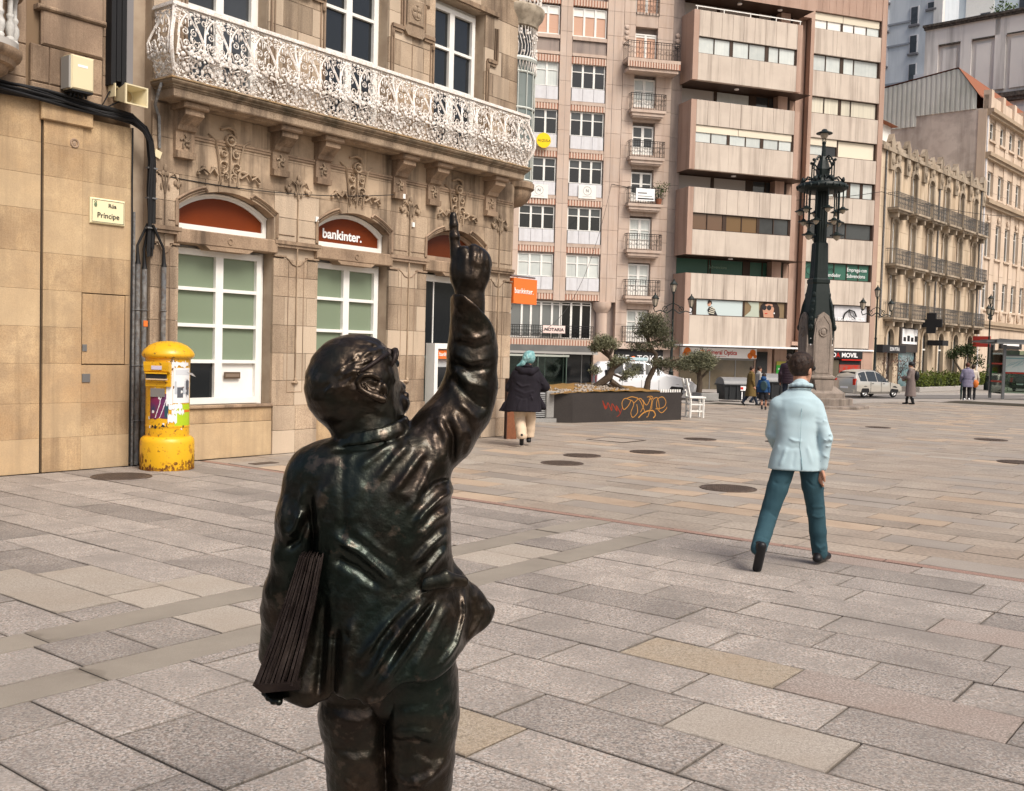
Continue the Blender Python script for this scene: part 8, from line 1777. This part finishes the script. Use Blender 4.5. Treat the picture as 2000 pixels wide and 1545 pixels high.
        for k in range(folds):
            z = rr.uniform(hem+.05, sc[2]-.12); a = rr.uniform(0,6.28); L = rr.uniform(.08,.2); t = (z-hem)/(sc[2]-hem); c = hipc+(sc-hipc)*np.clip((z-hipc[2])/(sc[2]-hipc[2]),0,1)
            p = np.array([c[0]+(w+flare*(1-t))*math.cos(a), c[1]+(d+flare*(1-t))*math.sin(a), z]); e = p+np.array([rr.uniform(-.05,.05), rr.uniform(-.03,.03), L if rr.random() < .6 else .02]); f.fold([p,(p+e)/2,e], rr.uniform(.014,.026), rr.uniform(-.010,.011))
        for q in 'RL':
            for t in (.35,.5,.62,.8):
                p = J['sh'+q]*(1-t)*1+J['el'+q]*t if t < .6 else J['el'+q]*(1-(t-.6)*2.5)+J['wr'+q]*(t-.6)*2.5; f.fold([p+(-.06,-.05,.01),p+(0,-.06,-.012),p+(.06,-.05,.012)], .012, .006)
        for pts, w_, a in extra: f.fold(pts, w_*.9, a*1.7)
        f.ripple(.0006, 22, seed)
        s.topf = f; o = link(name, f.mesh(name, m), s.T); return s
    def legs(s, m, r=(.092,.066,.058), name='trousers', zmin=None, seed=2, folds=True):
        J = s.J; f = s.F([J[k] for k in ('hipR','hipL','knR','knL','anR','anL')], .17); f.cap(J['hipR']+(0,0,.06), J['hipL']+(0,0,.06), .095, .095, .03, flat=((0,1,0),1.0)); rr = random.Random(seed)
        for q in 'RL':
            a = J['an'+q]+(0,0,.0); f.chain([J['hip'+q], (J['hip'+q]+J['kn'+q])/2, J['kn'+q], (J['kn'+q]+a)/2, a], [r[0],(r[0]+r[1])/2+.004,r[1],(r[1]+r[2])/2,r[2]], .014)
            if folds:
                for k in range(9*int(folds)):
                    t = rr.choice((.05,.5,.55,.85,.9,.95,.45,.2)); p = J['hip'+q]*(1-2*t)+J['kn'+q]*2*t if t < .5 else J['kn'+q]*(2-2*t)+a*(2*t-1); x = rr.uniform(-.03,.03); y = rr.choice((-.065,-.065,.05)); f.fold([p+(-.07,y,x),p+(rr.uniform(-.02,.02),y*1.1,-x-.01),p+(.07,y,x*rr.random())], rr.uniform(.008,.013), rr.choice((.009,-.008,.008)))
        f.ripple(.0011, 24, seed)
        if zmin: f.plane((0,0,zmin), (0,0,-1), .006)
        link(name, f.mesh(name, m), s.T); return s
    def shoes(s, m=SHOE_B, L=.20, dirs=None, high=0):
        J = s.J
        for q in 'RL':
            a = J['an'+q]; d = np.array((dirs or {}).get(q, (0,1,-.05)), float); d /= np.linalg.norm(d); up = np.array([0,0,1.]); up = up-d*(up@d); up = up/np.linalg.norm(up) if np.linalg.norm(up) > .1 else np.array([0,1.,0]); sole = a-up*.045
            f = s.F([a-d*.08, a+d*L, a+up*(.06+high)], .08, min(s.h,.010)); f.cap(sole-d*.045, sole+d*(L-.06), .040, .038, .02, flat=(up,1.15)).cap(a-d*.02, a+up*(.03+high), .046, .046, .02)
            f.plane(sole-up*.036, -up, .004); link('shoe', f.mesh('shoe', m), s.T)
        return s
    def part(s, name, m, fn, smooth='all', lo=None, hi=None):
        mb = MB(); fn(mb); o = mb.build(name, m, s.T, smooth=smooth); return o
def on(x, y): return (x, y, gz(x, y))

def people():
    # man in the pale blue jacket, walking away
    BLUE = M('pale_blue_wool', (.38,.485,.52), .85, 0, [(200,(.41,.55,.59),.4,.1),(3,(.30,.42,.465),.5,.2)], (180,.2,.002))
    p = Person('man in a pale blue blazer and jeans walking away across the plaza', (2.315,8.3,0), 0, .008, head_yaw=-52,
        head=(.055,.10,1.605), neck=(.03,.03,1.435), shR=(.150,.01,1.315), elR=(.222,-.07,1.06), wrR=(.205,-.05,.81), shL=(-.145,.03,1.325), elL=(-.17,.10,1.07), wrL=(-.08,.28,.95), hipR=(.115,0,.86), knR=(.205,.06,.45), anR=(.262,.10,.095), hipL=(-.07,.0,.86), knL=(-.205,-.04,.42), anL=(-.335,-.28,.19))
    p.body(sunglasses=True).hair(vol=.020, seed=4)
    p.top(BLUE, hem=.79, w=.172, d=.118, name='blazer', sleeve=.046, folds=10, seed=5, waist=.06, flare=.035, off=(-.03,0), extra=[
        ([(.105,-.12,1.36),(.118,-.13,1.25),(.125,-.12,1.14)],.010,-.012), ([(-.125,-.10,1.33),(-.135,-.11,1.22),(-.14,-.10,1.10)],.010,-.008), ([(.10,-.13,1.18),(.06,-.14,1.12),(.03,-.14,1.08)],.014,.008), ([(.11,-.13,1.13),(.07,-.14,1.05),(.04,-.14,1.0)],.012,-.006),
        ([(-.10,-.12,1.06),(-.04,-.13,1.03),(.02,-.13,1.035)],.014,.006), ([(-.13,-.11,1.0),(-.06,-.13,.97),(0,-.13,.985)],.012,-.005), ([(.06,-.13,1.0),(.08,-.13,.92),(.10,-.12,.85)],.016,.006), ([(-.10,-.12,.98),(-.13,-.12,.90),(-.15,-.11,.82)],.016,.006), ([(-.04,-.13,.95),(-.05,-.14,.88),(-.06,-.14,.81)],.013,-.005),
        ([(.19,-.13,1.10),(.225,-.14,1.085),(.26,-.11,1.10)],.009,.009), ([(.18,-.13,1.04),(.22,-.15,1.055),(.265,-.11,1.04)],.009,.010), ([(.185,-.13,1.07),(.22,-.145,1.07),(.265,-.11,1.072)],.007,-.009), ([(.18,-.12,.98),(.21,-.13,.995),(.26,-.10,1.0)],.009,.007), ([(.17,-.11,.90),(.205,-.12,.915),(.25,-.09,.90)],.009,.005), ([(.155,-.10,1.25),(.185,-.11,1.21),(.215,-.08,1.18)],.012,.007), ([(.16,-.10,1.18),(.19,-.12,1.16),(.23,-.10,1.15)],.010,-.006),
        ([(.0,-.145,.90),(.004,-.15,.85),(.01,-.15,.785)],.006,-.012), ([(.04,-.12,1.40),(.08,-.11,1.36),(.12,-.09,1.34)],.012,.005)])
    p.legs(JEAN, (.090,.072,.064), folds=2); p.shoes(dirs={'R': (.62,.78,-.03), 'L': (-.05,.42,-1.0)}, L=.22)
    p.part('seam', M('seam_shadow', (.24,.37,.40), .85), lambda b: (b.tube([(.005,-.118,1.30),(-.0,-.135,1.15),(.0,-.128,.98),(.01,-.142,.90)], .0018, 4), b.tube([(.012,-.145,.90),(.018,-.150,.805)], .0035, 4)))
    p.part('dark_lining', SHOE_B, lambda b: b.tube([p.J['neck']+np.array([.104*math.cos(a), .100*math.sin(a)-.002, .012-.015*math.sin(a)]) for a in [math.pi*1.1+math.pi*.8*k/10 for k in range(11)]], .006, 6))
    p.part('cuff_buttons', SHOE_B, lambda b: [b.ball((.180-.002*k,-.088+.003*k,.872+.016*k), .0085, 7, 5) for k in range(4)])
    p.part('shirt_hem', SHOE_B, lambda b: b.loft([[(.012+.150*math.cos(2*math.pi*k/20), .0+.105*math.sin(2*math.pi*k/20), z) for k in range(20)] for z in (.785,.83)]))
    # woman with teal head scarf, dark coat blown open
    PUR = M('dark_plum_coat', (.010,.008,.012), .85, 0, [(8,(.018,.014,.021),.5,.2)], (60,.3,.005)); BEI = M('cream_trousers', (.60,.47,.34), .8, 0, [(6,(.48,.36,.25),.5,.2)]); TEAL = M('teal_scarf', (.16,.36,.37), .5, 0, [(14,(.45,.62,.60),.6,.15),(30,(.06,.18,.19),.5,.12)])
    p = Person('woman with wind-blown teal hair, dark plum coat and cream trousers, walking away', (.22,18.05,0), 0, .012, head_yaw=-10, head=(.06,.06,1.54), neck=(.03,.0,1.38), shR=(.22,.0,1.30), elR=(.36,.02,1.06), wrR=(.18,.16,1.02), shL=(-.17,.0,1.30), elL=(-.26,.05,1.03), wrL=(-.10,.2,.98), hipR=(.08,0,.84), knR=(.12,.12,.50), anR=(.10,.16,.13), hipL=(-.08,0,.84), knL=(-.07,.02,.48), anL=(-.03,-.20,.20))
    p.body().top(PUR, hem=.62, w=.25, d=.17, flare=.09, name='coat', sleeve=.075, folds=26, seed=8, off=(-.03,-.02), extra=[([(-.20,-.17,1.16),(-.05,-.2,1.06),(.12,-.2,1.10)],.02,.011), ([(-.18,-.17,1.02),(0,-.2,.94),(.2,-.19,1.0)],.02,.012), ([(-.20,-.2,.92),(-.02,-.22,.85),(.18,-.2,.92)],.018,-.010), ([(.10,-.2,.95),(.16,-.24,.80),(.24,-.24,.64)],.02,.014), ([(-.05,-.2,.85),(-.10,-.24,.75),(-.12,-.26,.63)],.02,.013), ([(-.18,-.2,.9),(-.24,-.22,.78),(-.30,-.2,.64)],.02,-.012), ([(.05,-.2,.88),(.06,-.25,.75),(.06,-.26,.63)],.018,-.012), ([(.18,-.12,1.22),(.26,-.12,1.14),(.33,-.06,1.10)],.018,.011)]); p.legs(BEI, (.11,.095,.095), zmin=.15, folds=2); p.shoes(L=.2, dirs={'R': (.1,1,-.1), 'L': (0,.55,-.8)}, high=.06)
    f = p.F([p.J['head']], .30, .010); c = p.J['head']; f.ell(c+(0,-.01,.03), (.115,.12,.125), .02); f.chain([c+(.05,-.05,.10), c+(-.04,-.10,.04), c+(-.11,-.10,-.08), c+(-.20,-.10,-.12)], [.05,.06,.045,.018], .02)
    for k in range(22): a = k*.6; f.fold([c+(.12*math.cos(a),-.13,.12*math.sin(a)), c+(.06*math.cos(a+.5),-.15,.02+.06*math.sin(a+.5)), c+(-.08,-.12,-.10)], .010, (.012 if k%2 else -.012))
    f.ell(c+(0,.11,-.03), (.09,.07,.10), .02, op='cut'); link('hair', f.mesh('hair', TEAL), p.T)
    f = p.F([(-.45,-.15,.6),(.45,.15,1.35)], .1, .012); f.chain([(-.14,-.02,.80),(-.29,-.04,.70),(-.44,-.06,.625)], [.14,.10,.014], .03, flat=((0,1,0),1.6)); f.chain([(.20,-.02,.85),(.32,0,.72),(.39,0,.665)], [.10,.06,.012], .03, flat=((0,1,0),1.6)); link('coat_tails', f.mesh('coat_tails', PUR), p.T)
    f = p.F([(-.2,-.2,1.2),(.3,.1,1.5)], .08, .012); f.chain([(-.14,-.02,1.37),(-.05,-.13,1.33),(.10,-.15,1.32),(.2,-.06,1.37)], [.05,.06,.06,.05], .03, flat=((0,1,0),1.2)); link('hood', f.mesh('hood', PUR), p.T)
    # man in quilted jacket half hidden behind the blue jacket
    QU = M('plum_quilted_jacket', (.028,.016,.024), .45, 0, [(6,(.045,.03,.04),.4,.2)])
    p = Person('man in a dark plum quilted jacket, mostly hidden behind the pale blue blazer', (8.95,33.2,0), -12, .016, scale=1.03); p.body(skin=SKIN).hair(); p.top(QU, hem=.82, w=.23, d=.17, name='quilted_jacket', folds=0, sleeve=.07, seed=3); p.legs(DENIM_D).shoes()
    p.part('quilt_rings', QU, lambda b: [b.tube([(.235*math.cos(a), .175*math.sin(a), z) for a in [2*math.pi*k/20 for k in range(21)]], .012, 5) for z in (.92,1.0,1.08,1.16,1.24,1.32)])
    # pair crossing: brown coat, and a companion behind
    OLI = M('mustard_brown_coat', (.13,.085,.025), .8, 0, [(5,(.09,.06,.02),.5,.2)]); st = dict(knR=(.12,.12,.50), anR=(.12,.26,.11), knL=(-.10,-.02,.50), anL=(-.10,-.30,.16))
    p = Person('woman in a long mustard brown coat striding past the grey bins', on(10.6,45.5), -80, .016, **st); p.body().hair(vol=.012); p.top(OLI, hem=.42, w=.21, d=.15, flare=.10, name='long_coat', folds=16); p.legs(DENIM_D).shoes(dirs={'L': (0,.7,-.6)})
    LG = M('pale_grey_jacket', (.34,.32,.29), .8); p = Person('person in a pale jacket walking just behind the mustard coat', on(11.2,46.6), -80, .018, scale=1.0, **st); p.body().hair(vol=.01); p.top(LG, hem=.8, folds=8); p.legs(DENIM_D).shoes()
    # child with backpack
    BP = M('blue_hooded_top', (.015,.06,.16), .7); BPK = M('slate_backpack', (.03,.06,.07), .6); p = Person('child in a blue hooded top, dark shorts and backpack by the monument steps', on(7.95,32.4), -25, .014, scale=.66, knR=(.12,.10,.50), anR=(.11,.12,.10), knL=(-.06,-.04,.48), anL=(-.02,-.12,.12))
    p.body().hair(vol=.03); p.top(BP, hem=.86, w=.22, d=.16, name='hooded_top', sleeve=.065, folds=10); p.legs(M('black_shorts', (.012,.012,.015), .8), (.13,.13,.13), name='shorts', zmin=.5, folds=False); p.shoes(high=.06)
    f = p.F([(0,0,1.0),(0,0,1.5)], .3, .016); f.ell((.06,-.22,1.18), (.17,.11,.24), .03).ell((.06,-.30,1.08), (.12,.06,.12), .02); link('backpack', f.mesh('backpack', BPK), p.T); f = p.F([(0,0,1.5)], .25, .016); f.ell((0,-.05,1.52), (.14,.13,.12), .02).ell((0,.1,1.55), (.09,.1,.10), .01, op='cut'); link('hood', f.mesh('hood', BP), p.T)
    # woman in grey coat and black hat on the right
    GC = M('grey_brown_coat', (.16,.125,.115), .85, 0, [(20,(.2,.16,.15),.4,.15)]); p = Person('woman in a long grey coat with black hat and backpack, reading on the far pavement', on(15.37,39.5), 60, .015, scale=.93, knR=(.10,.10,.50), anR=(.10,.16,.09), anL=(-.10,-.12,.09), wrR=(.06,.30,1.12), elR=(.24,.08,1.12), wrL=(-.06,.30,1.12), elL=(-.24,.08,1.12))
    p.body(); p.top(GC, hem=.34, w=.20, d=.16, flare=.07, name='long_coat', folds=16, sleeve=.065); p.legs(SHOE_B, (.08,.055,.05), name='tights'); p.shoes(high=.12)
    f = p.F([p.J['head']], .2, .012); f.ell(p.J['head']+(0,-.02,.06), (.115,.125,.10), .02); link('hat', f.mesh('hat', SHOE_B), p.T); f = p.F([p.J['neck']], .2, .014); f.chain([p.J['neck']+np.array([.085*math.cos(a), .08*math.sin(a), .03]) for a in [2*math.pi*k/10 for k in range(11)]], [.045]*11, .02); link('fur_collar', f.mesh('fur_collar', M('beige_fur', (.42,.33,.27), .95, 0, [(60,(.3,.22,.17),.5,.15)], (80,.6,.01))), p.T)
    f = p.F([(0,-.2,1.2)], .3, .015); f.ell((0,-.22,1.2), (.14,.10,.2), .02); link('backpack', f.mesh('backpack', SHOE_B), p.T); f = p.F([(0,.3,1.05)], .25, .015); f.ell((0,.28,1.04), (.17,.09,.09), .02); link('muff_bag', f.mesh('muff_bag', M('tan_bag', (.22,.15,.12), .8)), p.T); p.part('teal_leaflet', TEAL, lambda b: b.box(-.1,.1,.33,.345,1.14,1.3), smooth=False)
    # couple on the far pavement
    LIL = M('lilac_checked_coat', (.17,.155,.22), .85, 0, [(9,(.26,.24,.32),.6,.15)]); p = Person('woman in a belted lilac grey coat seen from behind, leaning on an umbrella', on(20.15,45.4), -8, .016, scale=.95); p.body().hair(m=M('chestnut_hair', (.10,.035,.02), .6)); p.top(LIL, hem=.62, w=.235, d=.17, flare=.04, waist=.06, name='belted_coat', folds=14, sleeve=.07); p.legs(SHOE_B, (.10,.075,.065)).shoes(SIGNW)
    p.part('belt', DENIM_D, lambda b: b.tube([(.225*math.cos(a), .165*math.sin(a), 1.0) for a in [2*math.pi*k/20 for k in range(21)]], .028, 5)); 
    u = thing('umbrella', 'closed dark green umbrella held point down beside the lilac coat', 'umbrella', on(19.82,45.2)); MB().tube([(0,0,.02),(0,0,.1),(0,0,.5),(0,0,.78)], [.008,.03,.05,.02], 7).build('canopy', M('dark_green_cloth', (.012,.03,.026), .7), u, smooth=True); MB().tube([(0,0,.78),(0,0,.9),(.03,0,.93),(.06,0,.90)], .012, 6).build('handle', SHOE_B, u)
    p = Person('person in a cream top with an orange bag, right of the lilac coat', on(20.62,45.9), -20, .018, scale=.9); p.body().hair(vol=.02); p.top(M('cream_jacket', (.52,.46,.38), .8), hem=.78, folds=8); p.legs(SHOE_B).shoes(); f = p.F([(0,0,.8)], .35, .016); f.ell((.12,-.16,.82), (.15,.10,.20), .02); link('bag', f.mesh('bag', M('orange_bag', (.55,.15,.03), .6)), p.T)
    # someone stepping out of the picture on the left: only the shoe tip shows
    p = Person('person leaving at the left edge, only the tip of a dark shoe in the picture', (-4.98,8.72,0), 80, .02, scale=1., knR=(.1,.1,.5), anL=(-.10,-.34,.11), knL=(-.10,-.06,.50)); p.body().hair(); p.top(DENIM_D, folds=6); p.legs(DENIM_D).shoes(L=.22)
people()
